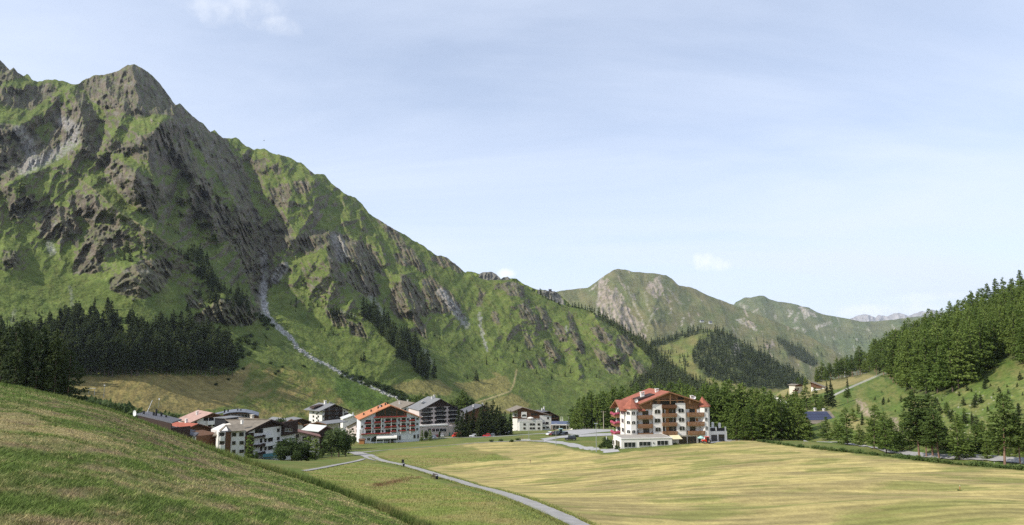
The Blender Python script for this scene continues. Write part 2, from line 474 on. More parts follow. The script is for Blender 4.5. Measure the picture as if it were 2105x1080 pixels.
# relief that runs down the fall line, fanning out from the summit
hgt = np.clip((mtn.yb[:, None] - py) / (mtn.yb - mtn.yt)[:, None], 0, 1)
rel = (py - np.minimum(mtn.yt[:, None], 560))
k = np.interp(px, [-400, 0, 150, 260, 420, 620, 1000, 1400], [-0.5, -0.35, -0.12, 0.1, 0.42, 0.55, 0.55, 0.65])
aa = px - k * rel
ROCKP = [
 [(161,173),(189,157),(244,144),(262,131),(293,137),(341,187),(370,215),(360,230),(330,235),(305,237),(278,242),(245,222),(215,225),(190,205),(175,188)],
 [(341,187),(393,235),(433,270),(459,282),(470,300),(500,345),(515,375),(512,400),(520,440),(535,470),(500,440),(480,400),(455,370),(425,330),(400,300),(375,265),(352,240),(330,225)],
 [(-200,110),(0,120),(28,136),(50,155),(20,165),(0,170),(-200,180)],
 [(-60,183),(30,182),(60,188),(90,172),(118,180),(110,195),(85,210),(60,225),(0,215),(-60,220)],
 [(112,225),(140,222),(165,245),(168,265),(160,285),(130,300),(105,330),(80,325),(100,290),(110,265),(100,245)],
 [(-60,250),(60,260),(90,290),(100,330),(60,345),(0,350),(-60,350)],
 [(160,185),(185,215),(205,245),(200,260),(195,280),(210,300),(195,315),(170,320),(165,290),(170,260),(150,225)],
 [(195,322),(240,330),(270,345),(300,365),(320,385),(325,430),(318,450),(300,430),(275,415),(255,400),(240,375),(215,345)],
 [(300,275),(320,270),(345,245),(360,245),(380,280),(390,310),(420,350),(430,400),(415,390),(395,370),(385,350),(350,345),(340,330),(310,340),(300,320),(250,315),(225,310),(250,300)],
 [(388,385),(415,368),(436,385),(434,425),(415,445),(395,420)],
 [(420,440),(445,415),(470,430),(488,465),(482,498),(455,492),(435,470)],
 [(500,390),(525,430),(540,462),(560,455),(580,470),(575,500),(560,520),(550,545),(540,565),(547,600),(537,645),(522,610),(505,560),(490,520),(470,490),(480,440)],
 [(550,455),(570,448),(585,470),(605,490),(600,510),(575,515),(550,530),(545,500)],
 [(552,560),(570,545),(590,537),(592,550),(575,570),(560,585),(545,600),(542,590)],
 [(608,492),(635,472),(668,474),(674,500),(650,516),(625,522)],
 [(670,476),(700,480),(722,490),(730,505),(728,525),(705,542),(690,530),(678,510)],
 [(722,492),(742,497),(754,525),(767,560),(777,592),(760,592),(740,560),(728,530)],
 [(712,562),(735,553),(755,568),(782,602),(775,610),(740,602),(720,587)],
 [(672,500),(687,530),(702,560),(714,592),(695,577),(680,560),(673,530)],
 [(748,500),(765,505),(777,530),(787,562),(775,562),(760,540)],
 [(775,452),(790,455),(815,475),(835,500),(830,510),(850,518),(865,540),(878,555),(870,560),(850,547),(815,540),(810,525),(825,520),(815,500),(795,480)],
 [(885,528),(900,522),(918,529),(935,543),(952,555),(945,562),(925,550),(905,547)],
 [(822,561),(842,573),(867,603),(884,640),(872,652),(850,632),(835,612),(824,587)],
 [(806,602),(822,578),(829,610),(842,652),(820,652),(802,632)],
 [(866,580),(885,568),(907,588),(932,608),(948,640),(953,657),(930,642),(910,642),(890,642),(878,612)],
 [(1016,592),(1040,581),(1062,580),(1077,600),(1074,614),(1055,607),(1035,597)],
 [(1063,625),(1085,626),(1098,645),(1103,667),(1085,657),(1070,645)],
 [(1106,628),(1120,636),(1133,660),(1124,684),(1113,660)],
 [(1138,668),(1155,668),(1168,702),(1150,702)],
 [(1118,698),(1135,706),(1155,738),(1140,738),(1123,722)],
 [(1168,632),(1182,668),(1203,728),(1190,722),(1173,692)],
 [(1212,675),(1235,670),(1258,700),(1245,708),(1225,692)],
 [(1223,720),(1245,722),(1268,750),(1279,768),(1258,768),(1238,747)],
 [(1266,692),(1290,686),(1303,722),(1280,728)],
 [(1292,738),(1315,742),(1338,774),(1310,768)],
 [(1075,690),(1090,688),(1098,712),(1084,716)],[(1105,735),(1118,738),(1124,760),(1110,756)],[(1082,740),(1092,742),(1098,758),(1086,756)],
 [(1012,640),(1022,642),(1028,668),(1018,664)],[(985,598),(996,600),(992,630),(984,625)],
 [(85,425),(130,425),(160,460),(172,480),(120,490),(85,490)],[(140,405),(190,400),(215,430),(205,450),(150,440)],
 [(155,530),(185,470),(235,460),(262,480),(255,505),(215,520),(200,560),(150,565)],
 [(225,580),(270,545),(330,530),(355,545),(340,590),(290,615),(235,600)],
 [(0,345),(40,340),(60,350),(30,365),(0,385)],[(20,415),(70,405),(60,440),(20,450)],
 [(5,520),(30,515),(45,545),(10,555)],[(380,610),(410,600),(420,630),(390,632)],[(440,620),(500,610),(545,650),(500,672),(440,662),(400,672),(395,655)],
 [(555,395),(590,375),(600,400),(585,425),(560,420)],[(520,330),(545,325),(548,345),(525,360)],[(600,380),(630,370),(640,385),(615,400)],
 [(640,330),(655,350),(640,360)],[(560,340),(572,338),(578,358),(566,360)],
 [(670,640),(700,640),(710,670),(690,672)],[(715,660),(745,668),(750,690),(722,690)],[(840,640),(858,640),(880,700),(865,690)],
]
rockm = polys_mask(px, py, ROCKP, 11.0, 20.0)
rockm = np.maximum(rockm, polys_mask(px, py, ROCKP, 5.0, 8.0, 71) * 0.8)
n1 = ridged(aa / 44, rel / 150, 4, 21)
n2 = ridged(aa / 15 + 3, rel / 44, 4, 57)
n3 = fbm(px / 9, py / 9, 4, 91)
rough = blur(rockm, 3)
n4 = ridged(aa / 8 + 9, rel / 26, 3, 157)
mtn.disp += (n1 - 0.9) * (3 + 7 * hgt) * smooth(0.5, 0.72, hgt) + (n2 - 0.8) * (0.9 * smooth(0.3, 0.6, hgt) + 11 * rough) + (n4 - 0.8) * 5 * rough + n3 * (0.8 + 3.5 * rough)
n5 = ridged((px + 0.45 * py) / 46, (py - 0.35 * px) / 70, 4, 37)
mtn.disp += (n5 - 0.9) * 15 * smooth(0.35, 0.6, hgt) * np.interp(px, [0, 450, 560, 700, 900], [0.6, 0.8, 0.8, 0.55, 0.4])
mtn.disp += 3.0 * fbm(px / 60, py / 40, 4, 33) * smooth(0.02, 0.2, hgt)
mtn.finish()
nrm = mtn.normals()
slope = np.degrees(np.arccos(np.clip(nrm[..., 2], 0, 1)))
steep = smooth(50, 62, slope + 7 * fbm(px / 7, py / 7, 3, 61)) * smooth(0.3, 0.5, hgt)
streak = smooth(0.25, 0.55, fbm(aa / 10, rel / 34, 4, 77) + 0.45 * (hgt - 0.5)) * smooth(0.35, 0.7, hgt) * 0.7
rock = np.clip(np.maximum(rockm * (0.62 + 0.5 * fbm(px / 5, py / 7, 3, 73)), steep * 0.9) + 0.5 * streak * (steep > 0.1), 0, 1)
rock = np.where(rockm > 0.5, np.clip(rock + 0.15, 0, 1), rock)
rock = rock * np.clip(1.05 - 0.8 * smooth(0.15, 0.5, fbm(aa / 6, rel / 9, 4, 79)), 0, 1)
gv = fbm(px / 36, py / 26, 5, 101); gv2 = fbm(aa / 14, rel / 60, 4, 111)
c = np.broadcast_to(GRASS, px.shape + (3,)).copy()
c = mixc(c, GRASS_D, np.clip(0.35 + 1.3 * gv, 0, 1) * 0.75)
gv3 = fbm(px / 11, py / 8, 4, 117)
c = mixc(c, GRASS_Y, np.clip(0.15 + 0.5 * gv2 + 1.0 * gv3, 0, 1) * (0.25 + 0.4 * hgt))
rc = mixc(np.broadcast_to(ROCK, px.shape + (3,)).copy(), ROCK_D, np.clip(0.4 + 1.4 * fbm(aa / 8, rel / 20, 4, 131), 0, 1))
rc = mixc(rc, ROCK_G, np.clip(-0.1 + 1.4 * fbm(px / 12, py / 12, 4, 141), 0, 1) * 0.7)
c = c * (1 - rock[..., None]) + rc * rock[..., None]
# grey scree and pale slabs
for pts, w, s_ in [([(130,250),(150,265),(150,290),(120,315),(70,340)],14,0.8),([(40,270),(60,300),(65,330),(50,350)],14,0.7),([(540,520),(545,560),(540,600),(545,650)],9,0.8),([(565,575),(585,548)],10,1.0),([(905,600),(925,622),(948,655),(960,668)],9,0.9),([(985,645),(988,670),(996,705),(1002,720)],4,0.8),([(690,490),(700,510),(705,530)],14,0.7),([(762,612),(775,630),(790,655)],7,0.6),([(100,500),(108,520)],8,0.7),([(140,490),(125,497)],4,0.6),([(230,420),(300,450)],0.1,0),([(872,720),(885,745)],5,0.5),([(145,590),(150,640),(148,700)],4,0.35),([(25,660),(30,640)],5,0.3),([(1163,672),(1167,680)],3,0.8),([(700,640),(730,650)],3,0.4)]:
    d, sg, v = poly_line(px + 5 * fbm(px / 9, py / 9, 3, 151), py + 5 * fbm(px / 9, py / 9, 3, 153), pts)
    c = mixc(c, np.array([0.30, 0.285, 0.27]), (1 - smooth(w * 0.5, w * 1.2, d)) * s_ * np.clip(0.6 + 0.9 * fbm(px / 4, py / 4, 3, 155), 0, 1))
# stream bed of pale stones
STREAM = [(543,585),(541,610),(545,635),(552,655),(575,676),(598,694),(610,714),(640,735),(680,755),(705,770),(750,790),(800,812),(824,820)]
d, sg, v = poly_line(px + 4 * fbm(px / 10, py / 10, 3, 161), py + 3 * fbm(px / 8, py / 8, 3, 163), STREAM)
wst = np.interp(v, [0, .3, .55, 1], [6.5, 5, 3.6, 1.8]) * np.clip(1 + 0.9 * fbm(px / 9, py / 9, 3, 167), 0.4, 1.6)
c = mixc(c, np.array([0.42, 0.41, 0.39]), (1 - smooth(wst * 0.5, wst * 1.25, d)) * np.clip(0.7 + 0.8 * fbm(px / 3.5, py / 3.5, 3, 165), 0, 1))
# mown meadows at the foot
MOWN = [[(146,776),(300,770),(470,772),(520,745),(500,800),(470,836),(380,850),(280,850),(200,830),(150,815)]]
mw = blur(polys_mask(px, py, MOWN, 5, 30, 171), 2)
stripe = 0.5 + 0.5 * np.sin((px + 0.55 * (py - 770) * 1.6 - 10 * fbm(px / 60, py / 30, 2, 173)) / 4.6)
stripe2 = 0.5 + 0.5 * np.sin((py + 0.02 * px) / 1.3)
leftpart = 1 - smooth(330, 400, px)
mc = mixc(np.broadcast_to(np.array([0.235, 0.185, 0.068]), px.shape + (3,)).copy(), np.array([0.155, 0.145, 0.05]), (stripe * leftpart * 0.8 + stripe2 * (1 - leftpart) * 0.6) * np.clip(0.6 + fbm(px / 40, py / 14, 3, 175), 0, 1))
c = c * (1 - mw[..., None]) + mc * mw[..., None]
HALF = [[(520,742),(560,752),(640,770),(690,800),(700,820),(760,850),(740,880),(480,880),(470,836),(500,800)]]
hm = blur(polys_mask(px, py, HALF, 8, 25, 181), 3)
hc = mixc(np.broadcast_to(np.array([0.125, 0.145, 0.034]), px.shape + (3,)).copy(), np.array([0.26, 0.20, 0.075]), np.clip(0.22 + 1.5 * fbm(px / 26 + py / 40, py / 20, 5, 183), 0, 1))
c = c * (1 - hm[..., None]) + hc * hm[..., None]
GR2 = [[(690,775),(740,792),(800,816),(780,850),(720,840),(690,805)]]
c = mixc(c, np.array([0.078, 0.125, 0.024]), blur(polys_mask(px, py, GR2, 5, 20, 191), 3) * 0.8)
YEL = [[(800,795),(850,780),(905,782),(930,800),(925,812),(860,815),(830,810)],[(930,790),(990,783),(1040,772),(1052,788),(1040,805),(975,822)],[(985,830),(1050,808),(1090,830),(1080,850),(1000,850)],[(1010,765),(1030,770),(1050,798),(1040,800)]]
c = mixc(c, np.array([0.25, 0.20, 0.075]), blur(polys_mask(px, py, YEL, 5, 25, 195), 4) * 0.65)
d, sg, v = poly_line(px, py, [(1062,762),(1056,790),(1048,805),(1010,818),(975,830)])
c = mixc(c, np.array([0.33, 0.27, 0.13]), (1 - smooth(1.0, 2.6, d)) * 0.8)
d, sg, v = poly_line(px, py, [(158,365),(200,395),(250,440),(300,470),(345,500),(385,535)])
c = mixc(c, np.array([0.20, 0.17, 0.09]), (1 - smooth(1.0, 2.4, d)) * 0.55)
M_MTN = attr_mat('mountain_ground', scales=((0.02, 0.16), (0.09, 0.24), (0.35, 0.26)), bump=((0.07, 0.55, 9.0), (0.35, 0.6, 2.2)))
mtn.build('mountain', M_MTN, np.clip(c, 0.005, 1), 'steep green mountain with brown rock ribs rising on the left')

# ------------------------------------------------------------------ rocky knob and shoulder behind the ridge
crest = [(930,580,1760),(952,562,1780),(960,558,1780),(975,559,1780),(985,564,1780),(992,560,1780),(1010,559,1780),(1022,566,1780),(1030,573,1780),(1036,569,1780),(1044,569,1780),(1048,574,1780),(1053,574,1780),(1062,573,1780),(1078,585,1780),(1095,592,1780),(1103,596,1780),(1140,598,1780),(1150,606,1780),(1165,620,1780),(1200,650,1780)]
foot = [(930,640,1690),(1200,680,1710)]
knob = Sheet(930, 1200, 1.5, 60, crest, foot, 0.0, jit=2.5, jseed=13)
knob.disp += 10 * (ridged(knob.PX / 12, knob.PY / 30, 4, 201) - 0.8)
knob.finish()
rk = polys_mask(knob.PX, knob.PY, [[(978,580),(990,558),(1012,556),(1034,570),(1048,566),(1050,582)],[(1110,640),(1105,596),(1150,598),(1165,640)]], 3, 9, 203)
kc = mixc(np.broadcast_to(GRASS, knob.PX.shape + (3,)).copy(), ROCK_G * 0.85, np.clip(rk, 0, 1) * 0.9)
knob.build('rocky_shoulder', M_MTN, kc, 'grey rocky knob just behind the sloping ridge', back=3)

# ------------------------------------------------------------------ the rounded mountain in the middle and the ranges beyond
def far_sheet(name, u0, u1, du, nt, crest, foot, label, spurs, rocks, seed, amp, base, basey, rocka, jit=1.2, sl=0.4, lines=()):
    s = Sheet(u0, u1, du, nt, crest, foot, 0.05, jit=jit, jseed=seed)
    for pts, a, wl, wr in spurs: s.line(pts, a, wl, wr)
    rel = s.PY - 600
    aa = s.PX - sl * rel
    rm = polys_mask(s.PX, s.PY, rocks, 9, 16, seed + 1)
    rr = blur(rm, 3)
    s.disp += (ridged(aa / 46, rel / 120, 4, seed + 2) - 0.9) * amp + (ridged(aa / 13, rel / 36, 4, seed + 3) - 0.8) * amp * (0.2 + 0.7 * rr)
    s.finish()
    col = np.broadcast_to(np.array(base), s.PX.shape + (3,)).copy()
    col = mixc(col, np.array(basey), np.clip(0.45 + 1.3 * fbm(aa / 30, rel / 30, 5, seed + 4), 0, 1))
    rk = np.clip(rm * (0.55 + 0.9 * fbm(s.PX / 5, s.PY / 8, 4, seed + 5)) , 0, 1)
    col = mixc(col, np.array(rocka), rk)
    col = mixc(col, np.array(rocka) * 1.15, smooth(0.42, 0.6, fbm(aa / 8, rel / 30, 4, seed + 6)) * 0.6)
    for pts, w, st in lines:
        d, _, v = poly_line(s.PX + 4 * fbm(s.PX / 10, s.PY / 10, 3, seed + 8), s.PY, pts)
        col = mixc(col, np.array([0.36, 0.32, 0.27]), (1 - smooth(w * 0.4, w, d)) * st * np.clip(0.5 + fbm(s.PX / 4, s.PY / 4, 2, seed + 9) * 1.5, 0, 1))
    s.build(name, M_FAR, np.clip(col, 0.005, 1), label)
    return s
M_FAR = attr_mat('far_mountain_ground', scales=((0.006, 0.15), (0.03, 0.2), (0.12, 0.16)), bump=((0.04, 0.4, 10.0),))
mid = far_sheet('middle_mountain', 1040, 1900, 1.8, 170,
 [(1040,612,4300),(1100,607,4300),(1150,599,4400),(1165,596,4400),(1208,592,4500),(1225,580,4550),(1250,562,4600),(1262,555,4600),(1270,553,4600),(1285,555,4600),(1300,559,4600),(1325,561,4600),(1345,562,4600),(1370,566,4600),(1380,572,4600),(1395,587,4600),(1420,591,4550),(1435,597,4500),(1450,605,4500),(1500,624,4400),(1540,640,4300),(1580,655,4150),(1640,680,3950),(1700,712,3700),(1750,745,3500),(1800,780,3300),(1900,820,3000)],
 [(1040,800,2600),(1400,800,2500),(1600,800,2700),(1700,800,2900),(1900,830,2800)],
 'rounded grassy mountain with pinkish rock face in the middle distance',
 [([(1268,555),(1245,600),(1235,640),(1250,690)],110,50,60),([(1300,560),(1330,620),(1345,690)],80,40,26),([(1345,563),(1350,610),(1335,680)],60,26,30),([(1385,575),(1400,630),(1420,700)],60,40,30),([(1450,605),(1480,660),(1520,720)],70,60,40),([(1225,580),(1210,620),(1220,660)],60,30,20),([(1540,640),(1580,690),(1640,740)],60,60,40),([(1310,600),(1320,650),(1335,690)],-40,24,24)],
 [[(1228,600),(1245,590),(1262,592),(1280,610),(1285,630),(1300,645),(1318,665),(1328,690),(1320,720),(1290,690),(1255,665),(1230,640)],[(1330,578),(1350,572),(1365,585),(1362,605),(1342,612),(1330,600)],[(1225,600),(1240,570),(1250,575),(1235,610)],[(1365,605),(1380,620),(1375,625)],[(1272,578),(1290,590),(1284,596)],[(1345,630),(1355,632),(1350,640)],[(1530,660),(1550,658),(1555,672),(1535,675)],[(1570,705),(1590,712),(1580,722)]],
 300, 30, (0.105, 0.120, 0.046), (0.148, 0.136, 0.062), (0.32, 0.26, 0.215),
 lines=[([(1240,570),(1215,598)],3,0.8),([(1355,570),(1362,580)],4,0.7),([(1232,600),(1225,640),(1235,680)],4,0.5),([(1290,590),(1310,640),(1330,680)],3,0.6),([(1325,600),(1335,640)],3,0.4),([(1370,590),(1400,625)],3,0.5),([(1345,640),(1330,670)],3,0.5),([(1382,635),(1376,645)],3,0.7),([(1405,655),(1400,668)],4,0.7),([(1425,660),(1420,670)],3,0.6),([(1520,660),(1535,668)],5,0.8),([(1548,675),(1556,680)],4,0.8),([(1530,655),(1515,658)],3,0.6)])
far = far_sheet('far_mountain', 1440, 2120, 2.0, 110,
 [(1440,690,6600),(1490,650,6600),(1512,622,6600),(1530,612,6600),(1545,612,6600),(1560,608,6600),(1570,608,6600),(1580,614,6600),(1600,621,6500),(1625,623,6500),(1645,629,6400),(1662,632,6400),(1680,643,6300),(1700,648,6200),(1745,656,6100),(1770,661,6000),(1800,661,6000),(1840,657,5900),(1870,653,5800),(1893,650,5800),(1940,660,5700),(2120,690,5400)],
 [(1440,780,4600),(1700,790,4400),(2120,790,4300)],
 'green rounded far mountain right of the middle one',
 [([(1565,608),(1570,640),(1580,680)],80,60,40),([(1660,632),(1680,680),(1700,730)],90,60,50),([(1625,623),(1630,660),(1650,700)],50,30,30),([(1745,656),(1760,690),(1800,740)],70,60,60),([(1850,657),(1840,690),(1810,740)],70,50,60)],
 [[(1640,632),(1660,632),(1672,648),(1655,652)]], 400, 34, (0.10, 0.122, 0.052), (0.125, 0.13, 0.062), (0.33, 0.30, 0.26), jit=1.0,
 lines=[([(1628,640),(1622,650)],4,0.8),([(1640,645),(1636,658)],4,0.7),([(1652,640),(1660,648)],5,0.8),([(1672,645),(1676,650)],5,0.9),([(1520,625),(1535,632)],4,0.6),([(1556,635),(1548,645)],4,0.6),([(1680,672),(1705,664)],5,0.9),([(1620,680),(1640,674)],4,0.8),([(1652,676),(1654,682)],4,0.8),([(1595,650),(1592,655)],4,0.6),([(1630,666),(1636,660)],4,0.5)])
grey = far_sheet('distant_peaks', 1700, 2140, 2.0, 60,
 [(1700,670,12500),(1740,659,12500),(1758,651,12500),(1775,646,12500),(1788,648,12500),(1800,653,12500),(1806,647,12500),(1813,649,12500),(1822,651,12500),(1838,645,12500),(1848,644,12500),(1862,648,12500),(1868,649,12500),(1880,644,12500),(1895,640,12500),(1902,641,12500),(1914,636,12500),(1922,638,12500),(1934,642,12500),(1960,648,12500),(2000,655,12500),(2140,670,12500)],
 [(1700,710,10500),(2140,720,10500)],
 'distant bare grey rock peaks on the horizon',
 [([(1775,646),(1785,665),(1790,690)],160,14,18),([(1848,644),(1860,665)],140,18,22),([(1914,636),(1925,655)],140,18,24),([(1806,647),(1812,660)],90,8,10),([(1880,644),(1888,660)],90,10,14)],
 [[(1700,600),(2140,600),(2140,720),(1700,720)]], 500, 90, (0.24, 0.24, 0.23), (0.27, 0.26, 0.25), (0.36, 0.335, 0.32), jit=1.6)

# ------------------------------------------------------------------ wooded hill in mid distance
hill = Sheet(1290, 1760, 1.8, 110,
 [(1290,720,2150),(1320,706,2150),(1345,698,2200),(1380,696,2250),(1410,684,2300),(1440,677,2300),(1470,678,2280),(1490,683,2250),(1520,698,2200),(1560,723,2100),(1600,748,2000),(1640,772,1900),(1665,782,1850),(1700,796,1800),(1760,815,1750)],
 [(1290,850,1500),(1500,850,1450),(1760,850,1450)], 0.05, jit=0.8, jseed=23)
for pts, a, wl, wr in [([(1440,677),(1500,720),(1560,770)],60,70,50),([(1345,700),(1380,730),(1400,780)],-20,30,40),([(1450,690),(1420,730),(1440,790)],30,40,40)]: hill.line(pts, a, wl, wr)
hill.disp += 14 * (ridged(hill.PX / 30, hill.PY / 60, 4, 601) - 0.9)
hill.finish()
hc = mixc(np.broadcast_to(np.array([0.110, 0.132, 0.036]), hill.PX.shape + (3,)).copy(), np.array([0.165, 0.15, 0.055]), np.clip(0.4 + 1.2 * fbm(hill.PX / 30, hill.PY / 18, 4, 603), 0, 1))
FOREST_MID = [[(1455,688),(1478,678),(1500,690),(1560,722),(1640,772),(1665,790),(1640,800),(1560,800),(1500,790),(1450,775),(1422,745),(1428,715),(1445,700)],[(1335,704),(1380,697),(1412,686),(1440,678),(1462,682),(1430,690),(1400,697),(1375,705),(1345,715)]]
fm = blur(polys_mask(hill.PX, hill.PY, FOREST_MID, 6, 14, 605), 2)
hc = mixc(hc, np.array([0.05, 0.062, 0.025]), fm * 0.85)
hc = mixc(hc, ROCK_G, polys_mask(hill.PX, hill.PY, [[(1500,710),(1515,705),(1525,725),(1515,735),(1505,722)],[(1488,735),(1500,740),(1495,750)]], 4, 10, 607) * 0.8)
hill.build('wooded_hill', M_FAR, hc, 'small rounded hill with dark forest below the middle mountain')

# ------------------------------------------------------------------ slope on the right
rcrest = [(1540,838,900),(1580,812,860),(1620,799,800),(1650,793,790),(1690,784,780),(1740,775,760),(1780,768,720),(1820,745,680),(1900,706,590),(2000,660,500),(2105,612,430),(2250,545,380),(2500,450,330)]
rfoot = [(1540,905,300),(1600,906,280),(1700,922,222),(1800,934,188),(1900,948,164),(2000,958,150),(2105,968,140),(2250,985,130),(2500,1020,118)]
rh = Sheet(1540, 2500, 1.8, 260, rcrest, rfoot, 0.04)
rh.disp += 5 * fbm(rh.PX / 70, rh.PY / 45, 4, 701) + 1.1 * fbm(rh.PX / 16, rh.PY / 10, 4, 703)
rh.line([(1770,800),(1790,850),(1830,900)], 10, 60, 30); rh.line([(2000,770),(1960,850),(1950,920)], 6, 60, 40)
rh.disp *= smooth(0, 0.12, rh.t)[None]
rh.finish()
px, py = rh.PX, rh.PY
g1 = fbm(px / 40, py / 25, 5, 711)
c = mixc(np.broadcast_to(np.array([0.105, 0.145, 0.032]), px.shape + (3,)).copy(), np.array([0.17, 0.17, 0.055]), np.clip(0.35 + 1.4 * g1, 0, 1))
c = mixc(c, np.array([0.055, 0.10, 0.022]), smooth(0.05, 0.4, fbm(px / 9, py / 6, 4, 713)) * 0.6)
c = mixc(c, np.array([0.30, 0.245, 0.105]), blur(polys_mask(px, py, [[(1600,808),(1640,790),(1690,778),(1740,770),(1785,764),(1800,775),(1770,786),(1700,806),(1620,830),(1590,840)],[(1740,850),(1770,862),(1770,890),(1740,880)]], 4, 20, 715), 3) * 0.75)
c = mixc(c, np.array([0.33, 0.25, 0.19]), blur(polys_mask(px, py, [[(1757,822),(1768,818),(1785,838),(1802,852),(1798,862),(1780,858),(1765,845)],[(1833,858),(1846,860),(1850,885),(1838,890)],[(1860,880),(1870,882),(1875,900),(1860,905)]], 5, 12, 717), 2) * np.clip(0.5 + fbm(px / 5, py / 5, 3, 719), 0, 1))
c = mixc(c, np.array([0.38, 0.34, 0.28]), smooth(0.44, 0.58, fbm(px / 6, py / 4, 4, 721)) * smooth(1850, 1950, px) * smooth(780, 820, py) * 0.8)
d, sg, v = poly_line(px, py, [(1716,812),(1740,800),(1775,785),(1810,770),(1850,758)])
c = mixc(c, np.array([0.40, 0.38, 0.35]), (1 - smooth(1.0, 2.6, d)) * np.interp(px, [1715, 1760, 1850], [.85, .7, .35]))
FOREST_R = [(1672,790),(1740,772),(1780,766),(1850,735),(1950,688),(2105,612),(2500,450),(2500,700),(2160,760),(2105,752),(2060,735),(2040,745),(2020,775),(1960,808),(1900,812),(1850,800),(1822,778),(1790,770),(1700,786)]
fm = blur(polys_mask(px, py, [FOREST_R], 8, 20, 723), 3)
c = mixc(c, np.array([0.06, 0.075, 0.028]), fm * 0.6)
M_HILL = attr_mat('hillside_ground', scales=((0.03, 0.12), (0.15, 0.2), (0.9, 0.3)), bump=((0.5, 0.5, 0.8), (2.5, 0.4, 0.25)))
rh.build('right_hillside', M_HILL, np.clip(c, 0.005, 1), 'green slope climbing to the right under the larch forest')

# ------------------------------------------------------------------ valley ground, one sheet
CTRL = [(1190,1080,75),(1000,1080,70),(1500,1080,80),(1800,1080,78),(2105,1080,72),(2105,1020,98),(2105,968,134),(1900,943,166),(1700,920,205),(1520,907,238),(1400,913,236),(1277,926,226),(1050,1000,148),(893,981,170),(830,958,205),(745,937,262),(860,909,428),(738,913,420),(940,901,440),(1050,895,462),(1100,886,520),(1180,884,445),(1250,884,400),(1073,906,330),(1145,915,300),(1225,927,252),(600,950,262),(450,950,250),(330,915,290),
 (2105,950,160),(1900,928,205),(1700,908,262),(1600,897,310),(2300,990,130),(2300,1080,72),(1460,913,250),(1300,900,330),(1500,895,330),
 (0,860,190),(100,872,200),(200,890,270),(0,852,480),(300,852,548),(500,868,622),(700,882,735),(900,886,870),(1150,888,1065),(1300,886,1110),(1480,882,1110),(1640,876,1080),(-300,870,400),(-300,870,150),(1780,900,500),
 (1052,1900,26),(300,1900,26),(1800,1900,26),(-300,1500,40),(2400,1500,40)]
cp = np.array([tuple(at(*q)) for q in CTRL])
def tps(r2):
    return np.where(r2 > 0, 0.5 * r2 * np.log(r2 + 1e-12), 0)
n = len(cp); XY = cp[:, :2] / 100.0
K = tps(((XY[:, None] - XY[None]) ** 2).sum(-1)) + 0.004 * np.eye(n)
Pm = np.concatenate([np.ones((n, 1)), XY], 1)
A = np.zeros((n + 3, n + 3)); A[:n, :n] = K; A[:n, n:] = Pm; A[n:, :n] = Pm.T
W = np.linalg.solve(A, np.concatenate([cp[:, 2], np.zeros(3)]))
def valley_exact(x, y):
    x = np.asarray(x, float); y = np.asarray(y, float)
    sh = x.shape; q = np.stack([x.ravel(), y.ravel()], 1) / 100.0
    out = np.empty(len(q))
    for i in range(0, len(q), 100000):
        b = q[i:i + 100000]
        out[i:i + 100000] = tps(((b[:, None] - XY[None]) ** 2).sum(-1)) @ W[:n] + W[n] + b @ W[n + 1:]
    return out.reshape(sh)

_gu = np.linspace(-1.6, 1.6, 321); _gl = np.linspace(math.log(1.5), math.log(1400), 321)
_gy = np.exp(_gl)
_gz = valley_exact(_gu[:, None] * _gy[None], np.repeat(_gy[None], len(_gu), 0))
def valley_z(x, y):
    x = np.asarray(x, float); y = np.maximum(np.asarray(y, float), 1.51)
    a = np.clip((x / y + 1.6) / 3.2 * 320, 0, 319.999); b = np.clip((np.log(y) - _gl[0]) / (_gl[-1] - _gl[0]) * 320, 0, 319.999)
    i = a.astype(int); j = b.astype(int); a = a - i; b = b - j
    return (_gz[i, j] * (1 - a) + _gz[i + 1, j] * a) * (1 - b) + (_gz[i, j + 1] * (1 - a) + _gz[i + 1, j + 1] * a) * b

HS = np.array([(-900,690,75),(-300,745,74),(0,790,72),(60,801,72),(150,822,74),(240,845,76),(300,868,77),(400,908,78),(500,947,78),(600,979,76),(700,1013,71),(800,1056,64),(850,1081,60),(1000,1150,50),(1200,1230,40),(1600,1330,34),(2600,1420,30)], float)
def hill_z(x, y):
    """the near knoll: tangent to the sight line at its crest"""
    yy = np.maximum(y, 0.5)
    pxl = CX + F * (x / yy)          # bearing as a column at the horizon
    ys = np.interp(pxl, HS[:, 0], HS[:, 1]); dc = np.interp(pxl, HS[:, 0], HS[:, 2]) * DS
    m = slopes(pxl, ys)[1]
    k1 = 2.6 / dc ** 2
    dd = yy - dc
    z = m * yy - np.where(dd < 0, k1 * dd ** 2, 0.0065 * dd ** 2)
    z = z + 0.13 * fbm(x / 3.1, yy / 3.1, 3, 801) * smooth(4, 10, yy) + 0.05 * fbm(x / 0.9, yy / 0.9, 3, 803)
    return z
def on_smooth(px, py, dmin=30, dmax=700):
    sx, sz = slopes(px, py); d = np.geomspace(dmin, dmax, 1500)
    f = sz * d - valley_z(sx * d, d); i = np.where(f < 0)[0]
    if len(i) == 0: return Vector((sx * dmax, dmax, 0))
    j = max(1, i[0]); y = d[j - 1] + (d[j] - d[j - 1]) * f[j - 1] / (f[j - 1] - f[j])
    return Vector((sx * y, y, float(valley_z(np.array(sx * y), np.array(y)))))
_pp = sorted([(on_smooth(a, b).y, on_smooth(a, b).x) for a, b in [(1230,1100),(1160,1066),(1100,1040),(1040,1018),(1000,1006),(950,992),(905,979),(870,968),(830,957),(790,949),(745,935)]])
_ppy = np.array([p[0] for p in _pp]); _ppx = np.array([p[1] for p in _pp])
def field_bumps(x, y):
    return smooth(2.5, 16, x - np.interp(y, _ppy, _ppx)) * 0.85 * fbm(x / 30 + 0.3 * y / 30, y / 10.0, 2, 811) * smooth(60, 90, y) * (1 - smooth(200, 300, y))
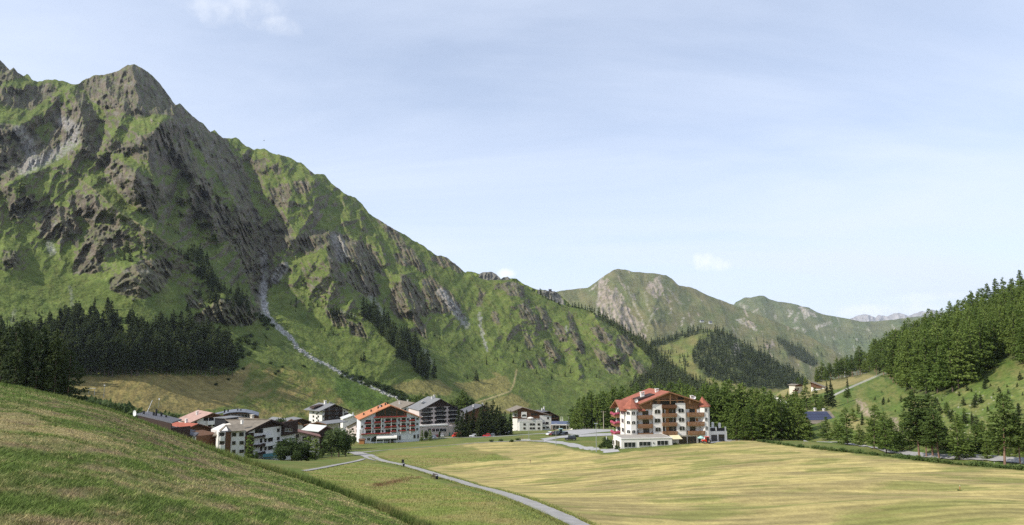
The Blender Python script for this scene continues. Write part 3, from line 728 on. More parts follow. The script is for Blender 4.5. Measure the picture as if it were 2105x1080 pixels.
def ground_z(x, y, parts=False):
    v = valley_z(x, y) + field_bumps(x, y)
    h = hill_z(x, y)
    z = np.maximum(v, h) + 0.5 * np.exp(-np.abs(v - h) / 1.2)
    return (z, h > v) if parts else z
def on_ground(px, py, dmin=30, dmax=700):
    """photo pixel -> point on the valley ground"""
    sx, sz = slopes(px, py)
    d = np.geomspace(dmin, dmax, 1200)
    f = sz * d - ground_z(sx * d, d)
    i = np.where(f < 0)[0]
    if len(i) == 0: y = dmax
    else:
        j = i[0]
        y = d[j] if j == 0 else d[j - 1] + (d[j] - d[j - 1]) * f[j - 1] / (f[j - 1] - f[j])
    return Vector((sx * y, y, float(ground_z(np.array(sx * y), np.array(y)))))
cols = np.concatenate([np.arange(-700, -20, 12), np.arange(-20, 2130, 2.4), np.arange(2130, 2700, 12)])
rows = np.concatenate([np.geomspace(2.0, 20, 90), np.geomspace(20, 240, 420)[1:], np.geomspace(240, 1150, 170)[1:]])
SX = (cols - CX) / F
GX = SX[:, None] * rows[None]; GY = np.repeat(rows[None], len(cols), 0)
GZ, ISH = ground_z(GX, GY, True)
px, py = project(GX, GY, GZ)
wx = px + 5 * fbm(px / 14, py / 7, 4, 821); wy = py + 2.5 * fbm(px / 14, py / 7, 4, 823)
c = mixc(np.broadcast_to(np.array([0.110, 0.145, 0.034]), px.shape + (3,)).copy(), np.array([0.175, 0.165, 0.055]), np.clip(0.4 + 1.3 * fbm(GX / 12, GY / 12, 5, 825), 0, 1))
FIELD = [(1030,1090),(905,1005)]
fieldp = [(868,965),(930,953),(1055,945),(1010,930),(935,914),(985,910),(1075,907),(1130,912),(1180,925),(1240,936),(1290,930),(1400,916),(1500,905),(1560,908),(1640,920),(1800,938),(1960,958),(2105,969),(2500,1010),(2600,1400),(1400,1400),(1215,1090),(1120,1040),(1000,1000),(940,980)]
fm = in_poly(wx, wy, fieldp) & ~ISH
fmf = blur(fm.astype(float), 2)
VV = GY - 0.20 * GX + 0.0016 * GX ** 2
g = fbm(GX / 26, VV / 8, 4, 831)
fc = mixc(np.broadcast_to(STRAW, px.shape + (3,)).copy(), np.array([0.29, 0.235, 0.100]), np.clip(0.38 + 1.6 * g + 0.6 * fbm(GX / 5, VV / 2.2, 4, 837), 0, 1))
gp = smooth(0.02, 0.36, fbm(GX / 16 + 7, VV / 6, 5, 833))
fc = mixc(fc, np.array([0.20, 0.205, 0.06]), gp * 0.8)
fc = mixc(fc, np.array([0.20, 0.20, 0.055]), np.clip(1 - poly_line(px, py, [(1700,1090),(1850,1040),(2105,1000)])[0] / 90, 0, 1) * smooth(1020, 1060, py) * smooth(1650, 1900, px) * 0.8)
fc = mixc(fc, np.array([0.21, 0.21, 0.06]), (1 - smooth(0, 22, poly_line(px, py, [(830,960),(893,985),(1050,1045),(1190,1090)])[0])) * 0.75)
c = c * (1 - fmf[..., None]) + fc * fmf[..., None]
# meadow left of the path: patches of dock and dark rank growth
mead = [(620,965),(740,950),(800,958),(900,990),(1000,1030),(1150,1085),(1000,1200),(820,1090),(700,1015)]
mm = blur(in_poly(wx, wy, mead).astype(float), 2)
mcol = mixc(np.broadcast_to(np.array([0.170, 0.200, 0.048]), px.shape + (3,)).copy(), np.array([0.25, 0.215, 0.08]), np.clip(0.32 + 1.5 * fbm(GX / 9, GY / 5, 5, 841), 0, 1))
c = c * (1 - mm[..., None]) + mcol * mm[..., None]
mid_m = [(745,943),(800,925),(935,914),(1010,930),(1055,945),(930,953),(868,965),(800,950)]
m2 = blur(in_poly(wx, wy, mid_m).astype(float), 2)
mcol = mixc(np.broadcast_to(np.array([0.165, 0.19, 0.048]), px.shape + (3,)).copy(), np.array([0.24, 0.195, 0.075]), np.clip(0.45 + 1.5 * fbm(GX / 14, GY / 9, 5, 845), 0, 1))
c = c * (1 - m2[..., None]) + mcol * m2[..., None]
# knoll: green, straw and bare soil in patches
f1 = fbm(GX / 4.0, GY / 9.0, 5, 851); f2 = fbm(GX / 0.9, GY / 2.4, 5, 853); f3 = fbm(GX / 0.2, GY / 0.7, 3, 855)
kc = np.broadcast_to(np.array([0.095, 0.128, 0.030]), px.shape + (3,)).copy()
kc = mixc(kc, np.array([0.31, 0.25, 0.115]), np.clip(0.22 + 1.5 * f1 + 0.9 * f2, 0, 1) * 0.85)
browns = np.exp(-((px - 330) / 240) ** 2 - ((py - 895 - 0.36 * (px - 330)) / 40) ** 2)
kc = mixc(kc, np.array([0.15, 0.105, 0.068]), np.clip(-0.25 + 1.4 * f2 + 0.8 * browns, 0, 1) * 0.85)
kc = kc * (1 + 0.35 * np.clip(f3, -1, 1))[..., None]
edge = poly_line(px, py, [tuple(q[:2]) for q in HS])[0]
kc = mixc(kc, np.array([0.085, 0.13, 0.024]), (1 - smooth(6, 20, edge)) * 0.8)
c = np.where(ISH[..., None], kc, c)
M_GRD = attr_mat('valley_meadow', scales=((0.12, 0.08), (0.7, 0.14), (4.0, 0.2)), bump=((1.2, 0.35, 0.25), (9.0, 0.35, 0.05)))
# hay swaths on the mown field: pale rows about four metres apart, wandering with the contour
nt = M_GRD.node_tree; N = nt.nodes; L = nt.links
bs = N['Principled BSDF']; src = bs.inputs['Base Color'].links[0].from_socket
fa = N.new('ShaderNodeAttribute'); fa.attribute_name = 'Mown'
tc = N.new('ShaderNodeTexCoord')
wob = N.new('ShaderNodeTexNoise'); wob.inputs['Scale'].default_value = 0.014; wob.inputs['Detail'].default_value = 2
L.new(tc.outputs['Object'], wob.inputs['Vector'])
wm = N.new('ShaderNodeVectorMath'); wm.operation = 'SCALE'; wm.inputs['Scale'].default_value = 22
L.new(wob.outputs['Color'], wm.inputs[0])
wa = N.new('ShaderNodeVectorMath'); L.new(tc.outputs['Object'], wa.inputs[0]); L.new(wm.outputs[0], wa.inputs[1])
def mth(op, a, b=None):
    q = N.new('ShaderNodeMath'); q.operation = op
    for k, v in enumerate((a, b)):
        if v is None: continue
        if isinstance(v, (int, float)): q.inputs[k].default_value = v
        else: L.new(v, q.inputs[k])
    return q.outputs[0]
s0_ = N.new('ShaderNodeSeparateXYZ'); L.new(wa.outputs[0], s0_.inputs[0])
vv = mth('ADD', mth('SUBTRACT', s0_.outputs['Y'], mth('MULTIPLY', s0_.outputs['X'], 0.20)), mth('MULTIPLY', mth('MULTIPLY', s0_.outputs['X'], s0_.outputs['X']), 0.0016))
cx_ = N.new('ShaderNodeCombineXYZ'); L.new(s0_.outputs['X'], cx_.inputs['X']); L.new(vv, cx_.inputs['Y'])
mp = N.new('ShaderNodeMapping'); mp.inputs['Scale'].default_value = (0.14, 1.0, 0.3); L.new(cx_.outputs[0], mp.inputs['Vector'])
sw = N.new('ShaderNodeTexNoise'); sw.inputs['Scale'].default_value = 0.9; sw.inputs['Detail'].default_value = 8; sw.inputs['Roughness'].default_value = 0.7
L.new(mp.outputs[0], sw.inputs['Vector'])
sp = N.new('ShaderNodeSeparateXYZ'); L.new(cx_.outputs[0], sp.inputs[0])
fq = N.new('ShaderNodeMath'); fq.operation = 'MULTIPLY'; fq.inputs[1].default_value = 2 * math.pi / 2.4; L.new(sp.outputs['Y'], fq.inputs[0])
sn = N.new('ShaderNodeMath'); sn.operation = 'SINE'; L.new(fq.outputs[0], sn.inputs[0])
ad = N.new('ShaderNodeMath'); ad.operation = 'MULTIPLY_ADD'; ad.inputs[1].default_value = 0.12; L.new(sn.outputs[0], ad.inputs[0]); L.new(sw.outputs['Fac'], ad.inputs[2])
mr = N.new('ShaderNodeMapRange'); mr.inputs['From Min'].default_value = 0.25; mr.inputs['From Max'].default_value = 0.75; mr.inputs['To Min'].default_value = 0.72; mr.inputs['To Max'].default_value = 1.22
L.new(ad.outputs[0], mr.inputs['Value'])
one = N.new('ShaderNodeMix'); one.data_type = 'FLOAT'; one.inputs['A'].default_value = 1.0
L.new(fa.outputs['Fac'], one.inputs['Factor']); L.new(mr.outputs[0], one.inputs['B'])
ms = N.new('ShaderNodeVectorMath'); ms.operation = 'SCALE'
L.new(src, ms.inputs[0]); L.new(one.outputs['Result'], ms.inputs['Scale']); L.new(ms.outputs[0], bs.inputs['Base Color'])
me = np_mesh('ground', np.stack([GX, GY, GZ], -1).reshape(-1, 3), grid_faces(len(cols), len(rows)), [M_GRD], np.clip(c, 0.005, 1).reshape(-1, 3), smooth_sh=True)
am = me.attributes.new('Mown', 'FLOAT', 'POINT'); am.data.foreach_set('value', fmf.ravel().astype(np.float32))
tag(new_obj('ground', me), 'valley floor of mown hay field, green meadow and grassy knoll', None, None, 'structure')
GCOL = c; del kc, fc
# the meadow the viewer stands on, beside and behind the sheet above
bx = np.arange(-180, 181, 1.5); by = np.concatenate([np.arange(-90, 0, 3.0), np.arange(0, 121, 1.0)])
BX = np.repeat(bx[:, None], len(by), 1); BY = np.repeat(by[None], len(bx), 0)
BZ = ground_z(BX, np.maximum(BY, 2.0)) - 0.03
bpx = np.where(BY > 1.0, CX + F * BX / np.maximum(BY, 1.0), 1e9 * np.sign(BX))
inside = (bpx > -560) & (bpx < 2560) & (BY > 4.0)
bf = grid_faces(len(bx), len(by)); keep = ~inside.ravel()[bf].all(1)
bc = mixc(np.broadcast_to(np.array([0.11, 0.15, 0.034]), BX.shape + (3,)).copy(), np.array([0.27, 0.22, 0.10]), np.clip(0.3 + 1.5 * fbm(BX / 5, BY / 5, 4, 871), 0, 1))
me2 = np_mesh('near_meadow', np.stack([BX, BY, BZ], -1).reshape(-1, 3), bf[keep], [M_GRD], bc.reshape(-1, 3), smooth_sh=True)
tag(new_obj('near_meadow', me2), 'grassy ground around the viewpoint beside the knoll', None, None, 'structure')

# ------------------------------------------------------------------ path, roads, car park: sheets laid over the ground
def strip(name, pts, material, lift=0.05, label=None, smoothn=3, cross=5):
    """pts: photo pixels of left and right edge pairs, or (px,py,width_m)"""
    W3 = [(on_smooth(p[0], p[1]), p[2]) for p in pts]
    P = [w[0] for w in W3]; Wd = [w[1] for w in W3]
    dense = []
    for i in range(len(P) - 1):
        L = (P[i + 1] - P[i]).length; n = max(2, int(L / 0.6))
        for k in range(n):
            t = k / n
            p0 = P[max(i - 1, 0)]; p1 = P[i]; p2 = P[i + 1]; p3 = P[min(i + 2, len(P) - 1)]
            q = 0.5 * ((2 * p1) + (p2 - p0) * t + (2 * p0 - 5 * p1 + 4 * p2 - p3) * t * t + (3 * p1 - p0 - 3 * p2 + p3) * t ** 3)
            dense.append((q, Wd[i] * (1 - t) + Wd[i + 1] * t))
    dense.append((P[-1], Wd[-1]))
    V = []
    for i, (q, w) in enumerate(dense):
        a = dense[max(i - 1, 0)][0]; b = dense[min(i + 1, len(dense) - 1)][0]
        dr = Vector((b.x - a.x, b.y - a.y, 0)); dr.normalize(); nn = Vector((-dr.y, dr.x, 0))
        for k in range(cross):
            e = (k / (cross - 1) - 0.5) * w
            if k in (0, cross - 1): e *= 1 + 0.14 * float(pn(np.array(i * 0.23), np.array(k * 3.7), 5)) * 1.6 + 0.10 * (random.random() - 0.5)
            p = q + nn * e
            V.append((p.x, p.y, 0))
    V = np.array(V); V[:, 2] = ground_z(V[:, 0], V[:, 1]) + lift
    me = np_mesh(name, V, grid_faces(len(dense), cross), [material], smooth_sh=True)
    o = new_obj(name, me); tag(o, label, None, None, 'structure'); return o
def patch(name, poly, material, lift, label, n=40):
    P = [on_smooth(*p) for p in poly]
    import mathutils
    pts2 = [Vector((p.x, p.y)) for p in P]
    # fill by a grid clipped to the polygon outline
    import bmesh
    bm = bmesh.new()
    vs = [bm.verts.new((p.x, p.y, 0)) for p in P]
    bm.faces.new(vs)
    xs = [p.x for p in P]; ys = [p.y for p in P]
    for ax, lo, hi in ((0, min(xs), max(xs)), (1, min(ys), max(ys))):
        k = int((hi - lo) / 4) + 1
        for i in range(1, k):
            co = [0, 0, 0]; no = [0, 0, 0]; co[ax] = lo + (hi - lo) * i / k; no[ax] = 1
            bmesh.ops.bisect_plane(bm, geom=bm.verts[:] + bm.edges[:] + bm.faces[:], plane_co=co, plane_no=no)
    bmesh.ops.triangulate(bm, faces=bm.faces[:])
    X = np.array([v.co.x for v in bm.verts]); Y = np.array([v.co.y for v in bm.verts])
    Z = ground_z(X, Y) + lift
    for v, z in zip(bm.verts, Z): v.co.z = z
    bmesh.ops.recalc_face_normals(bm, faces=bm.faces[:])
    me = bpy.data.meshes.new(name); bm.to_mesh(me); bm.free(); me.materials.append(material)
    o = new_obj(name, me); tag(o, label, None, None, 'structure'); return o
M_GRAVEL = mat('gravel', (0.31, 0.295, 0.275), 0.95, 0.16, 0.7, bump=0.3, bscale=6)
M_ROAD = mat('road_asphalt', (0.36, 0.35, 0.335), 0.9, 0.10, 0.3, bump=0.15, bscale=5)
M_PLAZA = mat('paving', (0.44, 0.42, 0.40), 0.9, 0.08, 0.4)
strip('path', [(1212,1092,2.2),(1160,1066,2.2),(1100,1040,2.2),(1040,1018,2.2),(1000,1006,2.2),(950,992,2.15),(905,979,2.15),(870,968,2.2),(830,957,2.3),(790,949,3.0),(765,942,3.6),(745,935,4.4),(730,930,4.4)], M_GRAVEL, 0.10, 'pale gravel path curving through the meadow')
strip('footpath', [(748,944,1.6),(735,948,1.5),(700,955,1.4),(660,963,1.3),(625,969,1.2)], M_GRAVEL, 0.12, 'narrow gravel side path below the garden trees')
strip('village_lane', [(722,930,5.0),(745,930,4.4),(790,926,2.2),(850,921,1.9),(920,916,1.9),(980,911,2.6),(1040,908,2.8),(1090,907,3.2),(1120,908,4.2)], M_GRAVEL, 0.09, 'thin grey lane crossing the meadow in front of the village')
strip('road', [(1100,907,4.5),(1130,908,5.5),(1165,913,5.5),(1200,920,5.0),(1225,926,4.6),(1258,929,4.2)], M_ROAD, 0.06, 'grey road along the mown field towards the red roofed hotel')
patch('car_park', [(1124,907),(1168,898),(1195,894),(1225,890),(1262,887),(1262,884),(1200,883),(1160,886),(1120,889),(1135,892),(1180,893),(1150,897),(1110,903)], M_ROAD, 0.10, 'wide pale asphalt car park in front of the small white chalet')
patch('road_junction', [(1118,910),(1140,902),(1190,899),(1260,896),(1260,891),(1220,892),(1190,895),(1160,899),(1118,905)], M_ROAD, 0.13, 'asphalt road junction left of the red roofed hotel')
strip('village_road', [(862,903,9),(900,901,7),(950,899.5,6),(1000,898.5,6),(1050,896,6),(1100,892.5,6),(1130,891,6)], M_ROAD, 0.08, 'village street with parked cars along the meadow edge')
patch('hotel_forecourt', [(1455,913),(1500,909),(1528,906),(1520,902),(1495,903),(1470,905),(1455,908)], M_ROAD, 0.06, 'grey asphalt forecourt right of the red roofed hotel')

def slope_band(name, pts, half, material, label, lift=0.18):
    """road across the foot of the slope: both edges lie on the slope surface"""
    xs = np.arange(pts[0][0], pts[-1][0], 4.0)
    ys = np.interp(xs, [p[0] for p in pts], [p[1] for p in pts])
    V = []
    for x, y in zip(xs, ys):
        hf = np.interp(x, [1650, 1800, 2105, 2300], half) * (1 + 0.1 * math.sin(x * 0.21))
        for k in range(4):
            yy = y - hf + 2 * hf * k / 3
            foot = np.interp(x, rh.u, rh.yb)
            p = rh.point(x, min(yy, foot - 0.5))
            if yy > foot - 0.5:
                p = on_ground(x, yy, 60, 400)
            p.z = max(p.z, float(ground_z(np.array(p.x), np.array(p.y)))) + lift
            V.append(tuple(p))
    me = np_mesh(name, np.array(V), grid_faces(len(xs), 4), [material], smooth_sh=True)
    return tag(new_obj(name, me), label, None, None, 'structure')
slope_band('river_road', [(1652,911.5),(1700,912.5),(1745,913),(1800,925),(1850,931),(1900,937.5),(1960,941),(2010,942),(2060,945),(2110,950),(2200,960)], (2.6, 3.6, 6.0, 8.0), M_GRAVEL, 'pale gravel road running behind the trees at the far edge of the mown field')
# ================================================================== TREES, BUSHES, GRASS
def leaf_mat(name, col, col2, rough=0.75):
    m = bpy.data.materials.new(name); m.use_nodes = True
    nt = m.node_tree; N = nt.nodes; L = nt.links
    b = N['Principled BSDF']; b.inputs['Roughness'].default_value = rough; b.inputs['Specular IOR Level'].default_value = 0.2
    oi = N.new('ShaderNodeObjectInfo'); tc = N.new('ShaderNodeTexCoord')
    nz = N.new('ShaderNodeTexNoise'); nz.inputs['Scale'].default_value = 0.55; nz.inputs['Detail'].default_value = 4
    L.new(tc.outputs['Object'], nz.inputs['Vector'])
    ad = N.new('ShaderNodeMath'); ad.operation = 'MULTIPLY_ADD'; ad.inputs[1].default_value = 0.7; ad.inputs[2].default_value = -0.35
    L.new(oi.outputs['Random'], ad.inputs[0])
    a2 = N.new('ShaderNodeMath'); a2.operation = 'ADD'; L.new(ad.outputs[0], a2.inputs[0]); L.new(nz.outputs['Fac'], a2.inputs[1])
    mr = N.new('ShaderNodeMapRange'); mr.inputs['From Min'].default_value = 0.1; mr.inputs['From Max'].default_value = 0.9
    L.new(a2.outputs[0], mr.inputs['Value'])
    mx = N.new('ShaderNodeMix'); mx.data_type = 'RGBA'; mx.inputs['A'].default_value = (*col, 1); mx.inputs['B'].default_value = (*col2, 1)
    L.new(mr.outputs[0], mx.inputs['Factor']); L.new(mx.outputs['Result'], b.inputs['Base Color'])
    tr = N.new('ShaderNodeBsdfTranslucent'); L.new(mx.outputs['Result'], tr.inputs['Color'])
    ms = N.new('ShaderNodeMixShader'); ms.inputs[0].default_value = 0.34
    out = N['Material Output']
    L.new(b.outputs[0], ms.inputs[1]); L.new(tr.outputs[0], ms.inputs[2]); L.new(ms.outputs[0], out.inputs['Surface'])
    MATS[name] = m
    return m
M_LARCH = leaf_mat('larch_needles', (0.105, 0.160, 0.032), (0.195, 0.255, 0.058))
M_SPRUCE = leaf_mat('spruce_needles', (0.038, 0.058, 0.021), (0.086, 0.110, 0.035))
M_PINE = leaf_mat('pine_needles', (0.080, 0.124, 0.030), (0.150, 0.205, 0.050))
M_FARF = leaf_mat('far_needles', (0.052, 0.072, 0.028), (0.100, 0.122, 0.042))
M_BUSH = leaf_mat('shrub_leaves', (0.040, 0.066, 0.018), (0.085, 0.120, 0.034))
M_BIRCH = leaf_mat('broad_leaves', (0.060, 0.095, 0.026), (0.105, 0.140, 0.048))
M_BARK = mat('bark', (0.115, 0.085, 0.065), 0.95, 0.3, 3.0, bump=0.4, stretch=(1, 1, 0.2))
M_BARKR = mat('pine_bark', (0.22, 0.135, 0.095), 0.95, 0.3, 3.0, bump=0.4, stretch=(1, 1, 0.2))

def quads(C, A, B):
    """diamond leaves: centres C, half axes A and B"""
    n = len(C)
    V = np.stack([C - A, C + B, C + A, C - B], 1).reshape(-1, 3)
    Fc = np.arange(4 * n).reshape(n, 4)
    return V, Fc

def unit(v): return v / (np.linalg.norm(v, axis=-1, keepdims=True) + 1e-9)

def conifer_crown(seed, H=20.0, Rr=3.2, z0=0.08, n=1500, p=0.85, droop=-0.25, size=0.62, gap=0.25, top=1.0, whorl=26):
    g = np.random.default_rng(seed)
    # branches
    nb = whorl * 6
    bz = z0 + (0.985 - z0) * np.sort(g.random(nb)) ** 0.9
    prof = np.minimum((1 - bz) / (1 - z0), 1) ** p
    prof *= np.clip((bz - z0) / 0.10 + 0.55, 0, 1)
    ang = g.random(nb) * 2 * math.pi
    side = 1 + 0.22 * np.cos(ang - g.random() * 6.28)        # lopsided
    bl = Rr * prof * side * g.uniform(0.62, 1.18, nb) + 0.18
    bl *= np.where(g.random(nb) < gap * 0.5, 0.45, 1.0)
    wt = bl ** 1.25 + 0.1; wt /= wt.sum()
    idx = g.choice(nb, n, p=wt)
    s = g.random(n) ** 0.6
    a = ang[idx] + g.normal(0, 0.14, n) * (1.2 - s)
    rad = bl[idx] * s
    z = bz[idx] * H + droop * rad + 0.10 * rad * s + g.normal(0, 0.16, n)
    C = np.stack([rad * np.cos(a), rad * np.sin(a), z], 1)
    out = np.stack([np.cos(a), np.sin(a), np.full(n, -0.15)], 1)
    A = unit(out + g.normal(0, 0.55, (n, 3)))
    B = unit(np.cross(A, g.normal(0, 1, (n, 3)) + np.array([0, 0, 1.2])))
    sc = size * g.uniform(0.55, 1.25, n) * (0.6 + 0.4 * np.clip(bl[idx] / Rr, 0, 1))
    A *= sc[:, None]; B *= (sc * g.uniform(0.34, 0.6, n))[:, None]
    # leader
    V, Fc = quads(C, A, B)
    k = 10
    zt = H * np.linspace(0.93, 1.0, k) * top
    Ct = np.stack([g.normal(0, 0.05, k), g.normal(0, 0.05, k), zt], 1)
    At = np.tile([0, 0, 0.45], (k, 1)) + g.normal(0, 0.06, (k, 3)); Bt = unit(g.normal(0, 1, (k, 3)) * [1, 1, 0.1]) * 0.16
    V2, F2 = quads(Ct, At, Bt)
    return np.concatenate([V, V2]), np.concatenate([Fc, F2 + len(V)])

def trunk_mesh(name, H, r, material, seed=0, limbs=0, z0=0.15, Rr=2.0):
    g = random.Random(seed)
    b = MB()
    rings = []
    n = 7
    for t in (0, 0.03, 0.2, 0.45, 0.7, 0.9, 0.985):
        rr = r * (1.35 if t == 0 else 1 - t * 0.93)
        ox, oy = 0.08 * math.sin(3 * t + seed), 0.08 * math.cos(4 * t + seed)
        rings.append([(ox + rr * math.cos(2 * math.pi * k / n), oy + rr * math.sin(2 * math.pi * k / n), t * H - (0.4 if t == 0 else 0)) for k in range(n)])
    b.loft(rings)
    for i in range(limbs):
        z = H * (z0 + (0.8 - z0) * (i + g.random()) / limbs); a = g.random() * 6.28
        l = Rr * (1 - z / H) * g.uniform(0.6, 1.0)
        b.tube((0, 0, z), (l * math.cos(a), l * math.sin(a), z - 0.12 * l), 0.07, 0.02, 4)
    return b.mesh(name, material, smooth_sh=True)

def make_kind(n, leaf, bark, H, Rr, z0, faces, p, droop, size, seed, rt, limbs=8, whorl=26):
    kinds = []
    for i in range(n):
        g = random.Random(seed + i)
        V, Fc = conifer_crown(seed + i, H, Rr * g.uniform(0.85, 1.15), z0 * g.uniform(0.7, 1.3), faces, p * g.uniform(0.9, 1.15), droop, size, whorl=whorl)
        kinds.append((np_mesh('crown', V, Fc, [leaf]), trunk_mesh('trunk', H, rt, bark, seed + i, limbs, z0, Rr)))
    return kinds
K_LARCH = make_kind(7, M_LARCH, M_BARK, 20, 4.0, 0.06, 4600, 0.52, -0.10, 0.42, 100, 0.24, whorl=34)
K_SPRUCE = make_kind(5, M_SPRUCE, M_BARK, 20, 3.0, 0.05, 3200, 0.85, -0.32, 0.48, 200, 0.22)
K_PINE = make_kind(4, M_PINE, M_BARKR, 20, 4.2, 0.26, 4600, 0.50, -0.14, 0.40, 300, 0.26, 16, whorl=34)
K_WOOD = make_kind(5, M_SPRUCE, M_BARK, 20, 2.8, 0.22, 1500, 0.55, -0.2, 0.72, 350, 0.2)
K_TALL = make_kind(4, M_SPRUCE, M_BARK, 20, 2.6, 0.30, 1700, 0.45, -0.15, 0.5, 370, 0.2, 12)
K_PINED = [(c_[0].copy(), c_[1]) for c_ in K_PINE]
for c_ in K_PINED: c_[0].materials[0] = M_SPRUCE
K_SMALL = []
for i in range(4):
    V, Fc = conifer_crown(400 + i, 14, 2.9, 0.03, 330, 0.75, -0.25, 1.05)
    tv = trunk_mesh('t', 14, 0.2, M_BARK, i)
    K_SMALL.append(np_mesh('mountain_pine', V, Fc, [M_SPRUCE]))

def add_tree(name, kind, loc, h, label, group, cat, base_h=20.0, lean=0.03, wide=1.0, single=False):
    s = h / base_h * 1.0
    if single:
        o = new_obj(name, kind)
    else:
        o = empty(name, loc)
        c = bpy.data.objects.new('crown', kind[0]); COL.objects.link(c); c.parent = o
        t = bpy.data.objects.new('trunk', kind[1]); COL.objects.link(t); t.parent = o
    o.location = (loc[0], loc[1], loc[2] - 0.15)
    o.rotation_euler = (random.gauss(0, lean), random.gauss(0, lean), random.random() * 6.28)
    w = s * wide * random.uniform(0.9, 1.1)
    o.scale = (w, w, s)
    tag(o, label, cat, group)
    return o

def scatter(poly, n, dmin, seed, ygrow=0.0):
    """roughly even random pixel positions inside a photo polygon, kept apart"""
    g = random.Random(seed)
    xs = [p[0] for p in poly]; ys = [p[1] for p in poly]
    out = []; tries = 0
    while len(out) < n and tries < n * 60:
        tries += 1
        x = g.uniform(min(xs), max(xs)); y = g.uniform(min(ys), max(ys))
        if not bool(in_poly(np.array([x]), np.array([y]), poly)[0]): continue
        if any((x - a) ** 2 + ((y - b) * 1.6) ** 2 < dmin * dmin for a, b in out): continue
        out.append((x, y))
    return out

def gd(px, d):
    """point on the valley ground in the bearing of photo column px, d survey metres away"""
    sx = slopes(px, 880)[0]; y = d * DS
    return Vector((sx * y, y, float(ground_z(np.array(sx * y), np.array(y)))))
def rpt(px, py):
    """right-hand slope, or the valley ground in front of it"""
    foot = np.interp(px, rh.u, rh.yb)
    p = rh.point(px, py) if py < foot - 2 else on_ground(px, py, 60, 400)
    gz = float(ground_z(np.array(p.x), np.array(p.y)))
    if gz > p.z: p.z = gz
    return p
def hpx(p, hp):
    """height in metres of something hp photo pixels tall at point p"""
    return hp / F * (p.y * CP + p.z * SP)

# --- the dark wood below the mountain
LWOOD = [(-60,770),(-60,715),(60,700),(130,668),(172,646),(196,628),(218,632),(245,652),(305,672),(380,682),(440,694),(470,716),(482,744),(478,768),(400,773),(290,774),(150,778),(110,800),(20,812)]
pts = scatter(LWOOD, 225, 6.0, 5)
pts += [(x + random.uniform(-2, 2), 772 + random.uniform(-2, 2)) for x in range(152, 480, 9)]
for x, y in pts:
    p = mtn.point(x, y)
    hp = (34 + 42 * max(0, min(1, (y - 640) / 125))) * random.uniform(0.8, 1.12)
    add_tree('spruce_tree', random.choice(K_WOOD), p, hpx(p, hp), 'dark spruce crowded into the wood at the foot of the steep mountain', 'spruces in the dark wood', 'spruce', wide=1.15)
for x, d, hp, k in [(-30,196,150,0),(4,205,140,0),(14,180,118,0),(27,186,142,1),(40,210,150,0),(52,190,128,0),(63,184,140,0),(76,192,112,1),(88,196,140,0),(98,200,118,0),(108,186,132,0),(118,200,104,0),(133,188,88,1),(-8,190,120,0),(56,215,150,0),(-60,190,140,0)]:
    p = gd(x, d)
    top = at(x, 805 - hp * 0.98, d)
    lab = 'open pine with bare trunk behind the edge of the knoll' if k else 'tall dark spruce with bare lower trunk behind the edge of the knoll'
    add_tree('pine_tree' if k else 'spruce_tree', random.choice(K_PINED if k else K_TALL), p, top.z - p.z, lab, 'pines behind the knoll' if k else 'tall spruces behind the knoll', 'pine' if k else 'spruce', wide=0.8 if k else 0.85)
# --- scattered trees on the mountain
def mtrees(pts, hp, label, group, sheet=None, name='mountain_pine', jit=0.3):
    for x, y in pts:
        p = (sheet or mtn).point(x, y)
        add_tree(name, random.choice(K_SMALL), p, hpx(p, hp * random.uniform(1 - jit, 1 + jit)), label, group, 'mountain pine', 14.0, single=True)
mtrees(scatter([(392,520),(412,528),(440,566),(452,598),(424,592),(402,566)], 26, 4, 21), 25, 'dark conifer in the dense clump beside the straight ridge', 'conifers in the clump by the ridge')
mtrees(scatter([(360,520),(392,524),(398,545),(385,540)], 8, 4, 22), 17, 'dark conifer in a line above the dense clump', 'conifers above the clump')
mtrees(scatter([(405,612),(425,600),(470,596),(500,612),(536,645),(520,655),(470,634),(440,628)], 30, 5, 23), 24, 'dark conifer on the rocky knobs left of the stream', 'conifers on the rocky knobs')
mtrees([(255,535),(262,520),(268,538),(290,520),(300,512),(321,515),(310,517),(228,462),(232,462),(42,395),(47,398),(280,605),(178,515),(186,512),(205,520),(386,640),(290,608)], 22, 'single dark conifer on a rocky knob of the lower slope', 'conifers on the low knobs')
mtrees([(745,650),(752,650),(760,660),(768,668)] + scatter([(745,645),(772,645),(802,672),(850,705),(878,748),(893,778),(868,780),(846,752),(815,742),(786,694)], 62, 6, 24), 33, 'dark conifer in the long wooded strip running down the slope', 'conifers in the wooded strip')
mtrees([(680,646),(686,650),(692,648),(697,655),(715,655),(722,655),(728,660),(742,742),(748,742),(790,660)], 20, 'dark conifer at the upper left end of the wooded strip', 'conifers above the strip')
mtrees([(978,783),(983,784)], 22, 'dark conifer of a close pair on the open meadow slope', 'pair on the open slope')
mtrees([(960,778)], 14, 'small dark conifer just left of the close pair on the meadow slope', None)
mtrees(scatter([(585,600),(620,575),(645,590),(700,640),(720,690),(680,690),(600,640)], 34, 9, 25), 8, 'tiny dark conifer dotted over the green dome beside the stream', 'dotted conifers on the dome', jit=0.45)
mtrees(scatter([(880,690),(960,700),(1060,690),(1180,740),(1280,770),(1290,800),(1160,790),(1000,760),(900,730)], 44, 12, 26), 8, 'tiny dark conifer dotted over the long green slope', 'dotted conifers on the long slope', jit=0.5)
mtrees(scatter([(0,655),(90,640),(150,660),(60,690),(0,700)], 26, 7, 27), 9, 'low dark shrub-like pine above the wood', 'low pines above the wood', jit=0.4)
rp = [(1111,606),(1116,612),(1121,614),(1128,616),(1134,618),(1140,621),(1148,626),(1151,627),(1168,630),(1177,632),(1182,633),(1190,634),(1196,634),(1203,636),(1208,636)]
mtrees(rp, 11, 'dark conifer standing on the skyline of the sloping ridge', 'conifers on the ridge skyline')
K_MASS = []
